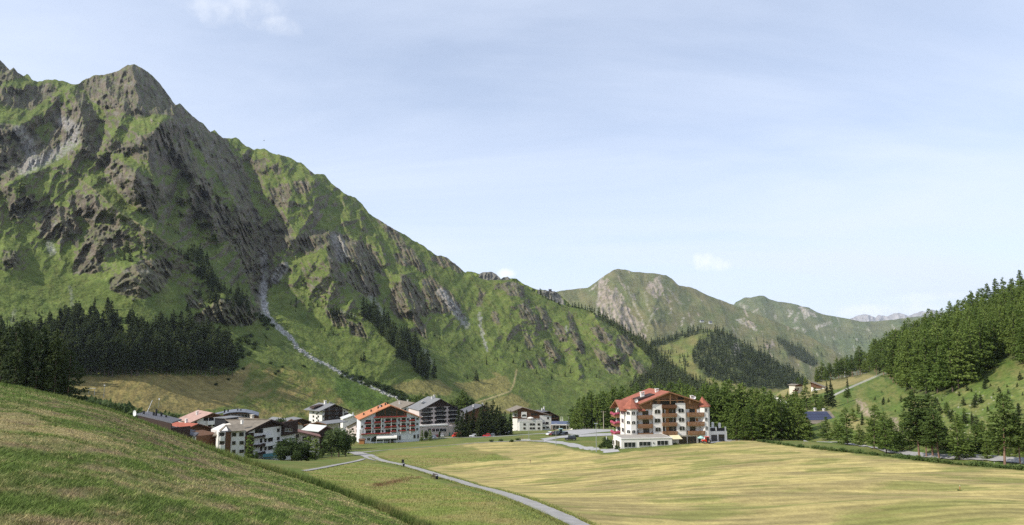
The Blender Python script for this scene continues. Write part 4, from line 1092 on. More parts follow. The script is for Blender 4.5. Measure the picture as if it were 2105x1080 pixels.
for i in range(6):
    V, Fc = conifer_crown(500 + i, 16, 2.7, 0.02, 120, 0.8, -0.25, 1.5)
    K_MASS.append((V, Fc))
def mass(name, places, material, label, hmin, hmax):
    """far trees too many to count: ONE mesh"""
    g = np.random.default_rng(len(places))
    Vs = []; Fs = []; o = 0
    for p, s in places:
        V, Fc = K_MASS[g.integers(6)]
        h = g.uniform(hmin, hmax) / 16.0 * s; a = g.random() * 6.28
        c_, s_ = math.cos(a), math.sin(a)
        w = h * g.uniform(0.9, 1.25)
        W3 = np.stack([(V[:, 0] * c_ - V[:, 1] * s_) * w, (V[:, 0] * s_ + V[:, 1] * c_) * w, V[:, 2] * h], 1) + np.array(p)
        Vs.append(W3); Fs.append(Fc + o); o += len(V)
    me = np_mesh(name, np.concatenate(Vs), np.concatenate(Fs), [material])
    ob = new_obj(name, me); tag(ob, label, 'forest', None, 'stuff'); return ob
pl = [(mtn.point(x, y), 1) for x, y in scatter([(1210,640),(1232,648),(1290,682),(1320,700),(1350,726),(1384,754),(1420,778),(1460,796),(1490,812),(1420,822),(1300,822),(1296,795),(1325,775),(1350,765),(1335,735),(1300,705),(1280,690),(1240,662)], 430, 4.2, 31)]
mass('forest', pl, M_FARF, 'dark forest along the ridge end left of the wooded hill', 12, 20)
pl = []
for poly, n, sd in [(FOREST_MID[0], 640, 32), (FOREST_MID[1], 120, 33), ([(1330,706),(1360,720),(1390,722),(1420,735),(1415,755),(1360,740)], 34, 34)]:
    pl += [(hill.point(x, y), random.uniform(0.6, 1.1) if sd != 34 else 0.6) for x, y in scatter(poly, n, 3.4, sd) if float(fbm(np.array(x / 17.0), np.array(y / 11.0), 3, 66)) > -0.22]
mass('forest.001', pl, M_FARF, 'dark conifer forest covering the rounded hill in mid distance', 15, 24)
pl = [(mid.point(x, y), 1) for x, y in scatter([(1590,692),(1604,700),(1650,722),(1682,748),(1672,755),(1640,740),(1615,722)], 150, 2.6, 35) + scatter([(1530,690),(1700,720),(1690,760),(1560,720)], 16, 8, 36)]
mass('forest.002', pl, M_FARF, 'narrow dark strip of forest on the far slope right of the wooded hill', 18, 28)
pl = [(far.point(x, y), 0.8) for x, y in scatter([(1740,690),(1800,690),(1830,720),(1760,715)], 26, 6, 37)]
mass('forest.003', pl, M_FARF, 'sparse scattered trees on the distant green slope', 18, 26)

# --- larch forest on the right-hand slope
FR = [(1676,788),(1740,771),(1780,765),(1850,734),(1950,687),(2105,611),(2190,575),(2190,755),(2110,752),(2060,735),(2040,745),(2020,772),(1960,806),(1900,810),(1850,798),(1822,776),(1790,769),(1700,785)]
fpts = []
g = random.Random(41)
tries = 0
while len(fpts) < 345 and tries < 60000:
    tries += 1
    x = g.uniform(1676, 2185); y = g.uniform(570, 812)
    if not bool(in_poly(np.array([x]), np.array([y]), FR)[0]): continue
    sp = np.interp(x, [1680, 1800, 1900, 2100, 2200], [4.6, 7.5, 11.5, 15.5, 18])
    if any((x - a) ** 2 + ((y - b) * 1.5) ** 2 < sp * sp for a, b in fpts): continue
    fpts.append((x, y))
for x, y in fpts:
    p = rh.point(x, y)
    dark = x < 1850 and g.random() < 0.6
    hm_ = g.uniform(16, 23) * (0.8 if x < 1760 else 1) * np.interp(x, [1850, 2100], [1.12, 0.78])
    if dark: add_tree('spruce_tree', random.choice(K_PINE), p, hm_, 'dark pine at the lower left end of the hillside forest', 'pines at the lower end of the hillside forest', 'pine')
    else: add_tree('larch_tree', random.choice(K_LARCH), p, hm_, 'tall green larch in the dense forest on the right-hand slope', 'larches of the hillside forest', 'larch', wide=1.05)
# trees that can be told apart on the right
for x, y, top, k, lab in [
 (1742,918,842,'L','bushy young larch at the field edge right of the gravel road patch'),
 (1798,928,839,'L','slim bright larch, left one of two beside the river track'),
 (1823,934,848,'L','broader bright larch, right one of two beside the river track'),
 (1891,943,802,'P','tallest pine of the group at the field edge, with bare reddish trunk'),
 (1918,938,811,'P','wide pine right behind the tallest pine at the field edge'),
 (1932,945,840,'P','shorter pine with slim bare trunk at the field edge'),
 (1905,940,850,'P','low dark pine between the taller pines at the field edge'),
 (1972,946,850,'L','dense low larch right of the pine group at the field edge'),
 (2067,962,813,'P','lone tall pine with pale bare trunk near the end of the road'),
 (2098,955,848,'P','pine cut by the picture edge behind the lone tall pine'),
 (2140,962,820,'P','pine just right of the lone tall pine'),
 (1667,904,862,'L','small larch below the roof with solar panels'),
 (1700,905,858,'B','bushy tree right below the roof with solar panels'),
 (1720,904,862,'B','loose bushy tree left of the bushy young larch'),
 (1712,838,781,'S','tall dark spruce, right one of two above the solar roof'),
 (1703,836,786,'S','tall dark spruce, left one of two above the solar roof'),
 (1743,828,795,'P','dark round pine standing alone beside the hillside lane'),
 (1742,796,774,'S','small dark spruce below the ski lift pylon'),
 (1677,846,797,'L','larch in front of the brown chalet on the slope'),
 (1659,844,790,'L','tall larch left of the brown chalet on the slope'),
 (1640,842,806,'L','pale larch below the white house on the slope'),
 (1690,846,812,'L','short larch between the brown chalet and the dark spruces'),
 (1620,820,803,'S','small dark spruce on the yellow meadow'),
 (1640,795,775,'L','rounded larch at the top of the yellow meadow'),
 (1655,790,772,'L','low rounded larch at the forest corner of the yellow meadow'),
 (1756,868,838,'L','young larch, left one below the eroded bank'),
 (1772,874,846,'S','dark young spruce below the eroded bank'),
 (1765,852,830,'L','small young larch above the eroded bank'),
 (2015,905,868,'L','young larch on the clearing slope'),
 (1985,868,838,'L','young larch above the low larch on the clearing'),
 (2000,880,845,'S','dark young spruce on the clearing slope'),
 (1948,855,826,'L','small larch at the lower forest edge'),
 (1975,880,855,'L','small round larch on the clearing'),
 (2050,930,880,'L','dense young larch left of the lone tall pine'),
 (2030,945,905,'B','round bush beside the road near the lone tall pine'),
 (1855,930,890,'B','round leafy bush behind the field edge left of the pines'),
 (1948,930,880,'L','slender larch behind the pine group'),
 (1768,918,872,'B','leafy bush between the bushy larch and the slim larch')]:
    p = rpt(x, y)
    h = hpx(p, y - top) * 1.02
    kk = {'L': (K_LARCH, 'larch_tree', 'larch'), 'P': (K_PINE, 'pine_tree', 'pine'), 'S': (K_SPRUCE, 'spruce_tree', 'spruce'), 'B': (K_LARCH, 'larch_tree', 'larch')}[k]
    add_tree(kk[1], random.choice(kk[0]), p, h, lab, None, kk[2], wide={'B': 1.35, 'P': 1.3, 'L': 1.3, 'S': 1.1}[k])
for i in range(30):
    x = 1776 + i * 11.6 + random.uniform(-4, 4); y = np.interp(x, [1770, 1850, 1960, 2105, 2150], [915, 926, 937, 945, 950]) - random.uniform(2, 16)
    p = rpt(x, y)
    add_tree('larch_tree', random.choice(K_LARCH), p, hpx(p, random.uniform(24, 62)), 'young larch in the loose row just behind the gravel road', 'young larches behind the gravel road', 'larch', wide=1.3)
sap = scatter([(1780,800),(1850,812),(1960,815),(2040,780),(2105,765),(2105,900),(2000,890),(1900,850),(1800,845)], 70, 9, 43)
for x, y in sap:
    p = rpt(x, y)
    add_tree('larch_sapling', random.choice(K_SMALL), p, random.uniform(1.0, 3.2), 'small sapling scattered over the clearing below the forest', 'saplings on the clearing', 'sapling', 14.0, single=True, wide=1.5)
# --- tall larches behind the red roofed hotel
def row(pts, kinds, name, cat, label, group, wide=1.2):
    for x, d, top in pts:
        p = gd(x, d); t = at(x, top, d)
        add_tree(name, random.choice(kinds), p, max(3, t.z - p.z), label, group, cat, wide=wide)
g = random.Random(51)
V1 = []
for i in range(33):
    x = 1398 + i * 7.9 + g.uniform(-4, 4)
    topy = np.interp(x, [1395, 1440, 1490, 1530, 1560, 1600, 1640, 1665], [800, 790, 772, 782, 790, 806, 800, 830]) + g.uniform(-6, 16)
    V1.append((x, g.uniform(272, 318), topy))
V1 += [(x, g.uniform(258, 270), g.uniform(800, 838)) for x in (1512, 1530, 1546, 1562, 1585, 1606, 1622, 1640)]
row(V1, K_LARCH, 'larch_tree', 'larch', 'tall bright larch in the grove right behind the red roofed hotel', 'larches behind the red roofed hotel')
V2 = [(1300 + i * 14 + g.uniform(-5, 5), g.uniform(380, 470), 790 + g.uniform(-12, 12)) for i in range(9)]
row(V2, K_LARCH, 'larch_tree', 'larch', 'larch showing above the ridge of the red hotel roof', 'larches above the red roof')
V3 = [(1178 + i * 5.2 + g.uniform(-3, 3), g.uniform(440, 520), np.interp(1178 + i * 5.2, [1178, 1195, 1215, 1240, 1270, 1290], [836, 812, 800, 797, 795, 800]) + g.uniform(-5, 12)) for i in range(24)]
row(V3, K_LARCH, 'larch_tree', 'larch', 'larch of the grove between the white chalets and the red roofed hotel', 'larches left of the red roofed hotel')
V4 = [(944,470,838),(953,462,846),(962,474,842),(972,468,838),(985,472,836),(994,466,830),(1002,474,826),(1010,470,822),(1018,465,832),(1028,470,836),(1036,466,845),(966,456,852),(1000,455,846),(1022,456,850),(948,455,856),(985,452,850)]
row(V4, K_SPRUCE, 'spruce_tree', 'spruce', 'dark spruce in the clump between the grey roofed hotel and the white chalet', 'spruces in the village clump', 1.75)
row([(1049,462,843)], K_SPRUCE, 'spruce_tree', 'spruce', 'dark bluish spruce right in front of the white chalet', None)
V5 = [(872,600,806),(882,604,812),(892,600,815),(902,598,818),(865,606,808),(912,604,824),(925,600,822),(936,600,816),(948,602,800),(955,596,806),(962,600,812),(972,604,818),(842,606,816),(850,600,812)]
row(V5, K_PINE, 'pine_tree', 'pine', 'conifer in the row behind the village roofs at the end of the stream', 'conifers behind the village roofs')

for x, d, top in [(545,300,884),(556,310,880),(566,296,888),(622,300,884),(640,300,888),(688,330,880),(696,340,884),(480,300,880),(705,300,894)]:
    pass
# --- broad leaved trees and bushes
def broad_crown(seed, H, Rx, z0, n, size, lobes=9):
    g = np.random.default_rng(seed)
    lc = g.normal(0, 1, (lobes, 3)); lc = unit(lc) * g.uniform(0.2, 0.62, (lobes, 1)); lr = g.uniform(0.34, 0.58, lobes)
    idx = g.integers(0, lobes, n)
    d = unit(g.normal(0, 1, (n, 3))); r = lr[idx] * g.random(n) ** 0.35
    P = lc[idx] + d * r[:, None]
    C = P * [Rx, Rx, (H * (1 - z0)) / 2] + [0, 0, H * (1 + z0) / 2]
    A = unit(d + g.normal(0, 0.8, (n, 3))); B = unit(np.cross(A, g.normal(0, 1, (n, 3))))
    s = size * g.uniform(0.5, 1.2, n)
    return quads(C, A * s[:, None], B * (s * 0.6)[:, None])
def broad_trunk(H, r, seed, fork=0.4):
    b = MB(); g = random.Random(seed)
    b.tube((0, 0, -0.3), (0, 0, H * fork), r, r * 0.7, 7)
    for i in range(5):
        a = i * 1.26 + g.random(); l = H * 0.36
        b.tube((0, 0, H * fork * g.uniform(0.75, 1)), (l * 0.5 * math.cos(a), l * 0.5 * math.sin(a), H * fork + l), r * 0.5, r * 0.12, 5)
    return b.mesh('trunk', M_BARK)
K_BROAD = []
for i in range(3):
    V, Fc = broad_crown(600 + i, 10, 3.4, 0.10, 2600, 0.34, 13)
    K_BROAD.append((np_mesh('crown', V, Fc, [M_BIRCH]), broad_trunk(10, 0.18, i)))
K_BROADD = [(c_[0].copy(), c_[1]) for c_ in K_BROAD]
for c_ in K_BROADD: c_[0].materials[0] = M_BUSH
K_COLUMN = []
for i in range(2):
    V, Fc = conifer_crown(640 + i, 10, 1.25, 0.04, 900, 0.45, 0.3, 0.36)
    K_COLUMN.append((np_mesh('crown', V, Fc, [M_LARCH]), trunk_mesh('trunk', 10, 0.12, M_BARK, i)))
for x, d, top, k, w, lab in [
 (603,258,890,'D',1.7,'broad dark garden tree right of the brown roofed hotel'),
 (586,252,914,'D',1.9,'low dark shrub-like tree beside the green awning'),
 (622,254,908,'D',1.7,'dark bushy tree between the two round garden trees'),
 (634,258,898,'C',2.4,'dense upright tree in the garden group'),
 (650,256,902,'C',2.6,'dark upright conifer at the right of the garden group'),
 (612,250,926,'D',1.9,'low dark shrub in front of the garden group'),
 (516,250,894,'C',1.9,'slim light green column tree in front of the brown roofed hotel'),
 (530,246,928,'D',0.8,'small dark shrub at the foot of the slim column tree'),
 (664,268,918,'B',0.7,'thin leafless looking shrub beside the garden group'),
 (698,278,868,'B',1.5,'broad light green birch at the path junction'),
 (712,276,882,'B',1.3,'lighter birch leaning out beside the path junction'),
 (684,282,882,'B',1.2,'slender birch left of the path junction'),
 (579,300,852,'D',0.6,'dark treetop above the brown hotel roof'),
 (729,400,893,'D',0.7,'dark shrub at the corner of the orange roofed hotel'),
 (868,432,884,'C',1.2,'slim dark tree beside the orange roofed hotel'),
 (876,432,880,'D',0.6,'round dark tree in front of the arcade'),
 (885,436,884,'C',1.6,'dark pointed tree in front of the arcade'),
 (903,440,885,'D',0.5,'small round tree in front of the arcade')]:
    p = gd(x, d); t = at(x, top, d)
    kk = {'D': K_BROADD, 'B': K_BROAD, 'C': K_COLUMN}[k]
    h = max(1.5, t.z - p.z)
    o = add_tree({'D': 'garden_tree', 'B': 'birch_tree', 'C': 'column_tree'}[k], random.choice(kk), p, h, lab, None, {'D': 'tree', 'B': 'birch', 'C': 'tree'}[k], 10.0, wide=w)
BV, BF = broad_crown(700, 3, 2.0, -0.25, 520, 0.30, 9)
BUSH = [np_mesh('bush', BV, BF, [M_BUSH])]
BV, BF = broad_crown(701, 3, 2.4, -0.25, 520, 0.30, 9)
BUSH.append(np_mesh('bush', BV, BF, [M_BUSH]))
WEED = [b_.copy() for b_ in BUSH]
M_WEED = leaf_mat('weed_leaves', (0.085, 0.135, 0.034), (0.15, 0.20, 0.06))
for b_ in WEED: b_.materials[0] = M_WEED
def bush(p, h, label, group, wide=1.0, name='bush'):
    o = new_obj(name, random.choice(BUSH)); o.location = (p[0], p[1], p[2] - 0.1); s = h / 3.0
    o.scale = (s * wide, s * wide, s); o.rotation_euler = (0, 0, random.random() * 6.28)
    tag(o, label, 'bush', group); return o
for i in range(34):
    x = 148 + i * 4.0 + random.uniform(-3, 3); d = random.uniform(300, 350)
    p = gd(x, d); t = at(x, np.interp(x, [148, 165, 200, 240, 270, 290], [812, 806, 818, 822, 838, 848]) + random.uniform(-3, 8), d)
    bush(p, max(2, t.z - p.z), 'dark willow bush in the thicket behind the knoll', 'willow thicket behind the knoll', 0.9)
for x, d, top in [(328,420,838),(336,420,841),(352,424,846),(362,424,846),(372,424,850)]:
    p = gd(x, d); t = at(x, top, d)
    bush(p, max(2, t.z - p.z), 'dark bush behind the flat grey roof', 'bushes behind the grey roof', 0.8)
for i in range(40):
    t_ = i / 39; x = 700 + 130 * t_ + random.uniform(-6, 6); y = 772 + 44 * t_ + random.uniform(-7, 3)
    p = mtn.point(x, y); bush(p, hpx(p, random.uniform(5, 10)), 'low bush lining the stony stream', 'bushes along the stream', 1.2)
for x, y in scatter([(780,795),(800,800),(835,820),(880,840),(860,842),(820,822)], 26, 5, 61) + scatter([(440,700),(520,690),(540,720),(480,745)], 24, 6, 62) + scatter([(510,640),(560,690),(580,690),(545,655)], 10, 5, 63):
    p = mtn.point(x, y); bush(p, hpx(p, random.uniform(6, 13)), 'dark bush on the lower mountain meadow', 'bushes on the lower mountain meadow', 1.2)
for x, y in [(470,782),(444,792),(556,748),(580,756),(572,765),(566,770),(625,755),(500,760)]:
    p = mtn.point(x, y); bush(p, hpx(p, 6), 'small lone bush on the half mown meadow', 'lone bushes on the mown meadow', 1.3)
# leafy verge along the far edge of the mown field
for i in range(95):
    if i % 5 in (1, 3): continue
    x = 1560 + i * 5.9 + random.uniform(-2, 2)
    y = np.interp(x, [1560, 1640, 1800, 1960, 2105], [910, 921, 938, 957, 968]) - 2.0
    p = on_ground(x, y, 60, 400); p.z = float(ground_z(np.array(p.x), np.array(p.y)))
    bush(p, random.uniform(0.5, 1.2), 'leafy weed clump on the verge behind the mown field', 'weed clumps on the field verge', 1.5, 'weed_clump').data = random.choice(WEED)
for x, y, h in [(1244,917,2.2),(1250,915,2.8),(1256,918,2.4),(1240,920,1.6),(1262,922,1.6),(1268,924,1.3),(1252,922,1.8),(1234,921,1.2),(1246,908,2.0)]:
    p = on_ground(x, y, 100, 400); bush(p, h, 'green shrub in the bed beside the white annex', 'shrubs beside the white annex', 1.1)
for x, y in [(1064,906),(1052,909),(1010,909),(1030,908),(1180,899),(1172,900),(1186,899)]:
    p = on_ground(x, y, 100, 500); bush(p, 1.4, 'small bush along the grass strip by the road', 'small bushes by the road', 1.3)

# stones in the bed of the stream: too many to count
def stones():
    g = np.random.default_rng(91)
    Vs = []; Fs = []; o = 0
    cube = np.array([(-1,-1,-1),(1,-1,-1),(1,1,-1),(-1,1,-1),(-1,-1,1),(1,-1,1),(1,1,1),(-1,1,1)], float)
    cf = np.array([(0,3,2,1),(4,5,6,7),(0,1,5,4),(1,2,6,5),(2,3,7,6),(3,0,4,7)])
    for i in range(620):
        t = g.random() ** 1.3 * (len(STREAM) - 1); k = int(t); f = t - k
        x = STREAM[k][0] * (1 - f) + STREAM[k + 1][0] * f + g.normal(0, 2.6); y = STREAM[k][1] * (1 - f) + STREAM[k + 1][1] * f + g.normal(0, 2.0)
        p = mtn.point(x, y); r = 0.3 + g.random() ** 3 * 1.0
        V = cube * g.uniform(0.45, 1.0, (8, 3)) * r * np.array([1.1, 1.1, 0.75])
        a = g.random() * 6.28; V = np.stack([V[:, 0] * math.cos(a) - V[:, 1] * math.sin(a), V[:, 0] * math.sin(a) + V[:, 1] * math.cos(a), V[:, 2]], 1)
        Vs.append(V + np.array(p) + [0, 0, r * 0.25]); Fs.append(cf + o); o += 8
    ob = new_obj('stones', np_mesh('stones', np.concatenate(Vs), np.concatenate(Fs), [mat('stream_stone', (0.40, 0.385, 0.36), 0.9, 0.25, 0.6)]))
    tag(ob, 'pale boulders and stones filling the bed of the mountain stream', 'stones', None, 'stuff')
stones()
for x, d, top, lab in [(545,290,884,'dark garden bush behind the roof ridge of the brown roofed apartment house'),(607,300,884,'bush at the corner of the maroon roofed house'),(662,322,889,'round bush in front of the small dark chalet'),(690,344,886,'bush between the coach and the birch trees'),(700,420,884,'dark bush below the dark balcony hotel'),(646,372,872,'small dark tree behind the pale grey roof'),(721,430,893,'bush at the left corner of the pale sheet roofed house'),(382,300,886,'bush beside the bright red roof'),(445,286,896,'dark bush at the left end of the brown roofed apartment house'),(420,292,904,'low bush below the bright red roofed house')]:
    p = gd(x, d); t = at(x, top, d); bush(p, max(1.5, t.z - p.z), lab, None, 0.7)

# --- grass
def grass(name, P, h, w, col, label, blades=4, spread=0.08, lean=0.35, var=(0.75, 1.25)):
    """blades as thin triangles, colour per tuft"""
    g = np.random.default_rng(len(P))
    n = len(P)
    B = np.repeat(P, blades, 0) + g.normal(0, 1, (n * blades, 3)) * [1, 1, 0] * np.repeat(spread, blades)[:, None]
    hh = np.repeat(h, blades) * g.uniform(0.5, 1.15, n * blades); ww = np.repeat(w, blades)
    a = g.random(n * blades) * 6.28
    side = np.stack([np.cos(a), np.sin(a), np.zeros_like(a)], 1) * ww[:, None]
    ln = g.normal(0, lean, (n * blades, 2))
    tip = B + np.stack([ln[:, 0] * hh, ln[:, 1] * hh, hh], 1)
    B = B - [0, 0, 0.03]
    V = np.stack([B - side, B + side, tip], 1).reshape(-1, 3)
    Fc = np.arange(len(V)).reshape(-1, 3)
    c3 = np.repeat(np.repeat(col, blades, 0) * g.uniform(var[0], var[1], (n * blades, 1)), 3, 0)
    me = np_mesh(name, V, Fc, [M_GRASS], np.clip(c3, 0.005, 1))
    o = new_obj(name, me); tag(o, label, 'grass', None, 'stuff'); return o
M_GRASS = attr_mat('grass_blades', scales=((2.0, 0.15),), rough=0.8, spec=0.2)
g = np.random.default_rng(77)
n = 260000
pxr = g.uniform(-60, 900, n); dr = np.exp(g.uniform(math.log(4.5), math.log(66), n))
X = (pxr - CX) / F * dr
Z, ish = ground_z(X, dr, True)
X, dr, Z = X[ish], dr[ish], Z[ish]
f1 = fbm(X / 4.0, dr / 9.0, 5, 851); f2 = fbm(X / 0.9, dr / 2.4, 5, 853); f4 = fbm(X / 0.22, dr / 0.6, 2, 857)
gx, gy = project(X, dr, Z)
kc = np.broadcast_to(np.array([0.125, 0.178, 0.036]), (len(X), 3)).copy()
kc = mixc(kc, np.array([0.42, 0.335, 0.16]), np.clip(0.22 + 1.6 * f1 + 1.4 * f2 + 0.9 * f4 + g.normal(0, 0.15, len(X)), 0, 1) * 0.9)
brn = np.exp(-((gx - 330) / 240) ** 2 - ((gy - 895 - 0.36 * (gx - 330)) / 40) ** 2)
kc = mixc(kc, np.array([0.19, 0.13, 0.085]), np.clip(-0.25 + 1.3 * f2 + 0.9 * f4 + 0.8 * brn + g.normal(0, 0.12, len(X)), 0, 1) * 0.85)
kc *= (1 + 0.5 * np.clip(f4, -1, 1))[:, None]
grass('grass', np.stack([X, dr, Z], 1), np.where(f1 + f2 > 0.1, 0.03, 0.048) * g.uniform(0.6, 1.6, len(X)), np.maximum(0.006, dr * 0.00040), kc, 'short mown grass, half dry, covering the near knoll', 3, np.maximum(0.04, dr * 0.0014), 1.5, (0.5, 1.6))
n = 30000
pxr = g.uniform(-60, 1000, n); dc = np.interp(pxr, HS[:, 0], HS[:, 2]) * DS
dr = dc + g.uniform(-5, 9, n)
X = (pxr - CX) / F * dr; Z, ish = ground_z(X, dr, True)
kc = mixc(np.broadcast_to(np.array([0.110, 0.172, 0.034]), (n, 3)).copy(), np.array([0.25, 0.24, 0.08]), np.clip(0.25 + fbm(X / 4, dr / 4, 3, 861) + g.normal(0, 0.25, n), 0, 1))
kc *= np.interp(pxr, [300, 560, 700], [1.0, 0.85, 0.7])[:, None]
hgt_ = np.interp(pxr, [-60, 300, 480, 700, 1000], [0.22, 0.25, 0.45, 0.55, 0.55])
grass('grass.001', np.stack([X, dr, Z], 1), hgt_ * g.uniform(0.5, 1.5, n), np.full(n, 0.022), kc, 'long uncut grass along the crest of the knoll', 4, np.full(n, 0.14), 0.35)
n = 34000
pxr = g.uniform(590, 1180, n); dr = np.exp(g.uniform(math.log(52), math.log(215), n))
X = (pxr - CX) / F * dr; Z, ish = ground_z(X, dr, True)
gx, gy = project(X, dr, Z)
ok = (~ish) & (in_poly(gx, gy, [(620,968),(735,953),(800,961),(900,993),(1000,1020),(1100,1055),(1150,1085),(1130,1120),(820,1120),(700,1015)]) | in_poly(gx, gy, [(757,940),(800,928),(930,918),(1010,932),(1045,944),(930,952),(868,962),(800,946)]))
X, dr, Z, gx, gy = X[ok], dr[ok], Z[ok], gx[ok], gy[ok]; n = len(X)
q = np.clip(0.3 + 1.5 * fbm(X / 9, dr / 5, 5, 841) + g.normal(0, 0.2, n), 0, 1)
kc = mixc(np.broadcast_to(np.array([0.21, 0.25, 0.06]), (n, 3)).copy(), np.array([0.33, 0.28, 0.11]), q)
dock = np.exp(-(poly_line(gx, gy, [(770,1000),(810,992),(850,983),(885,976)])[0] / 5.0) ** 2) * (g.random(n) < 0.75)
kc = mixc(kc, np.array([0.155, 0.085, 0.045]), dock)
grass('grass.002', np.stack([X, dr, Z], 1), 0.15 * g.uniform(0.6, 1.5, n) * (1 + 1.6 * dock), dr * 0.00034, kc, 'uncut meadow grass with rusty dock on both sides of the path', 4, dr * 0.0018, 0.9)

n = 9000
yy = np.exp(g.uniform(math.log(56), math.log(212), n)); sd_ = np.where(g.random(n) < 0.5, -1, 1)
X = np.interp(yy, _ppy, _ppx) + sd_ * (1.12 + np.abs(g.normal(0, 0.32, n))) * 1.15
Z = ground_z(X, yy)
kc = mixc(np.broadcast_to(np.array([0.17, 0.22, 0.05]), (n, 3)).copy(), np.array([0.30, 0.25, 0.10]), np.clip(0.3 + g.normal(0, 0.3, n), 0, 1))
grass('grass.003', np.stack([X, yy, Z], 1), 0.16 * g.uniform(0.5, 1.8, n), yy * 0.00032, kc, 'ragged grass verge along both edges of the gravel path', 4, np.full(n, 0.16), 0.8)
# ================================================================== BUILDINGS
M_WHITE = mat('white_plaster', (0.74, 0.71, 0.66), 0.9, 0.05, 0.5, bump=0.08, bscale=12)
M_CREAM = mat('cream_plaster', (0.66, 0.60, 0.50), 0.9, 0.06, 0.5)
M_PINK = mat('pink_plaster', (0.60, 0.51, 0.47), 0.9, 0.06, 0.5)
M_GREYW = mat('grey_plaster', (0.46, 0.45, 0.43), 0.9, 0.07, 0.6)
M_HONEY = mat('honey_timber', (0.225, 0.118, 0.056), 0.7, 0.25, 1.2, stretch=(6, 6, 0.6))
M_BROWN = mat('brown_timber', (0.13, 0.062, 0.030), 0.75, 0.25, 1.2, stretch=(6, 6, 0.6))
M_DARK = mat('dark_timber', (0.042, 0.024, 0.018), 0.8, 0.25, 1.2, stretch=(6, 6, 0.6))
M_ORANGEW = mat('orange_timber', (0.34, 0.155, 0.055), 0.75, 0.2, 1.2, stretch=(1, 1, 5))
M_GLASS = mat('window_glass', (0.018, 0.022, 0.026), 0.08, 0.1, 1, spec=0.6)
M_FRAME = mat('window_frame', (0.62, 0.60, 0.56), 0.6, 0.04, 1)
M_FRAMEB = mat('brown_frame', (0.11, 0.06, 0.035), 0.6, 0.1, 1)
M_FLOWER = mat('geraniums', (0.34, 0.065, 0.11), 0.8, 0.55, 4.0, bump=0.8)
M_FLOWERR = mat('red_geraniums', (0.33, 0.045, 0.035), 0.8, 0.55, 4.0, bump=0.8)
M_METAL = mat('grey_metal', (0.36, 0.37, 0.38), 0.45, 0.06, 1, metal=0.4)
M_WHITEM = mat('white_metal', (0.75, 0.75, 0.74), 0.5, 0.03, 1)
M_BLACKM = mat('black_metal', (0.022, 0.022, 0.024), 0.5, 0.1, 1)
M_CLOTH = mat('cream_cloth', (0.72, 0.63, 0.40), 0.85, 0.06, 1)
M_CLOTHW = mat('white_cloth', (0.74, 0.71, 0.64), 0.85, 0.05, 1)
M_TEAL = mat('teal_awning', (0.055, 0.17, 0.165), 0.7, 0.12, 1, stretch=(3, 1, 1))
M_SOLAR = mat('solar_panel', (0.032, 0.040, 0.085), 0.18, 0.15, 0.4, spec=0.6)
M_FLATROOF = mat('gravel_roof', (0.33, 0.30, 0.26), 0.95, 0.15, 1.0)
def roof_mat(name, col, var=0.22, rows=3.2):
    m = mat(name, col, 0.85, var, 0.9, bump=0.0)
    nt = m.node_tree; N = nt.nodes; L = nt.links
    b = N['Principled BSDF']
    tc = N.new('ShaderNodeTexCoord')
    wv = N.new('ShaderNodeTexWave'); wv.bands_direction = 'Z'; wv.inputs['Scale'].default_value = rows; wv.inputs['Distortion'].default_value = 1.0; wv.inputs['Detail'].default_value = 2
    L.new(tc.outputs['Object'], wv.inputs['Vector'])
    bp = N.new('ShaderNodeBump'); bp.inputs['Strength'].default_value = 0.35; bp.inputs['Distance'].default_value = 0.08
    L.new(wv.outputs['Fac'], bp.inputs['Height']); L.new(bp.outputs[0], b.inputs['Normal'])
    return m
R_RED = roof_mat('red_tiles', (0.31, 0.105, 0.066))
R_ORANGE = roof_mat('orange_tiles', (0.47, 0.195, 0.092))
R_GREY = roof_mat('grey_sheet', (0.20, 0.20, 0.20), 0.12)
R_SHINGLE = roof_mat('shingles', (0.21, 0.178, 0.138))
R_DARK = roof_mat('dark_sheet', (0.115, 0.115, 0.125), 0.15)
R_PINK = roof_mat('faded_pink_sheet', (0.42, 0.27, 0.22), 0.15)
R_BLUE = roof_mat('blue_grey_sheet', (0.17, 0.185, 0.215), 0.1)
R_PALE = roof_mat('pale_sheet', (0.55, 0.56, 0.53), 0.1)
R_MAROON = roof_mat('maroon_sheet', (0.23, 0.12, 0.095), 0.18)
R_BRICKRED = roof_mat('bright_red_sheet', (0.36, 0.105, 0.065), 0.15)

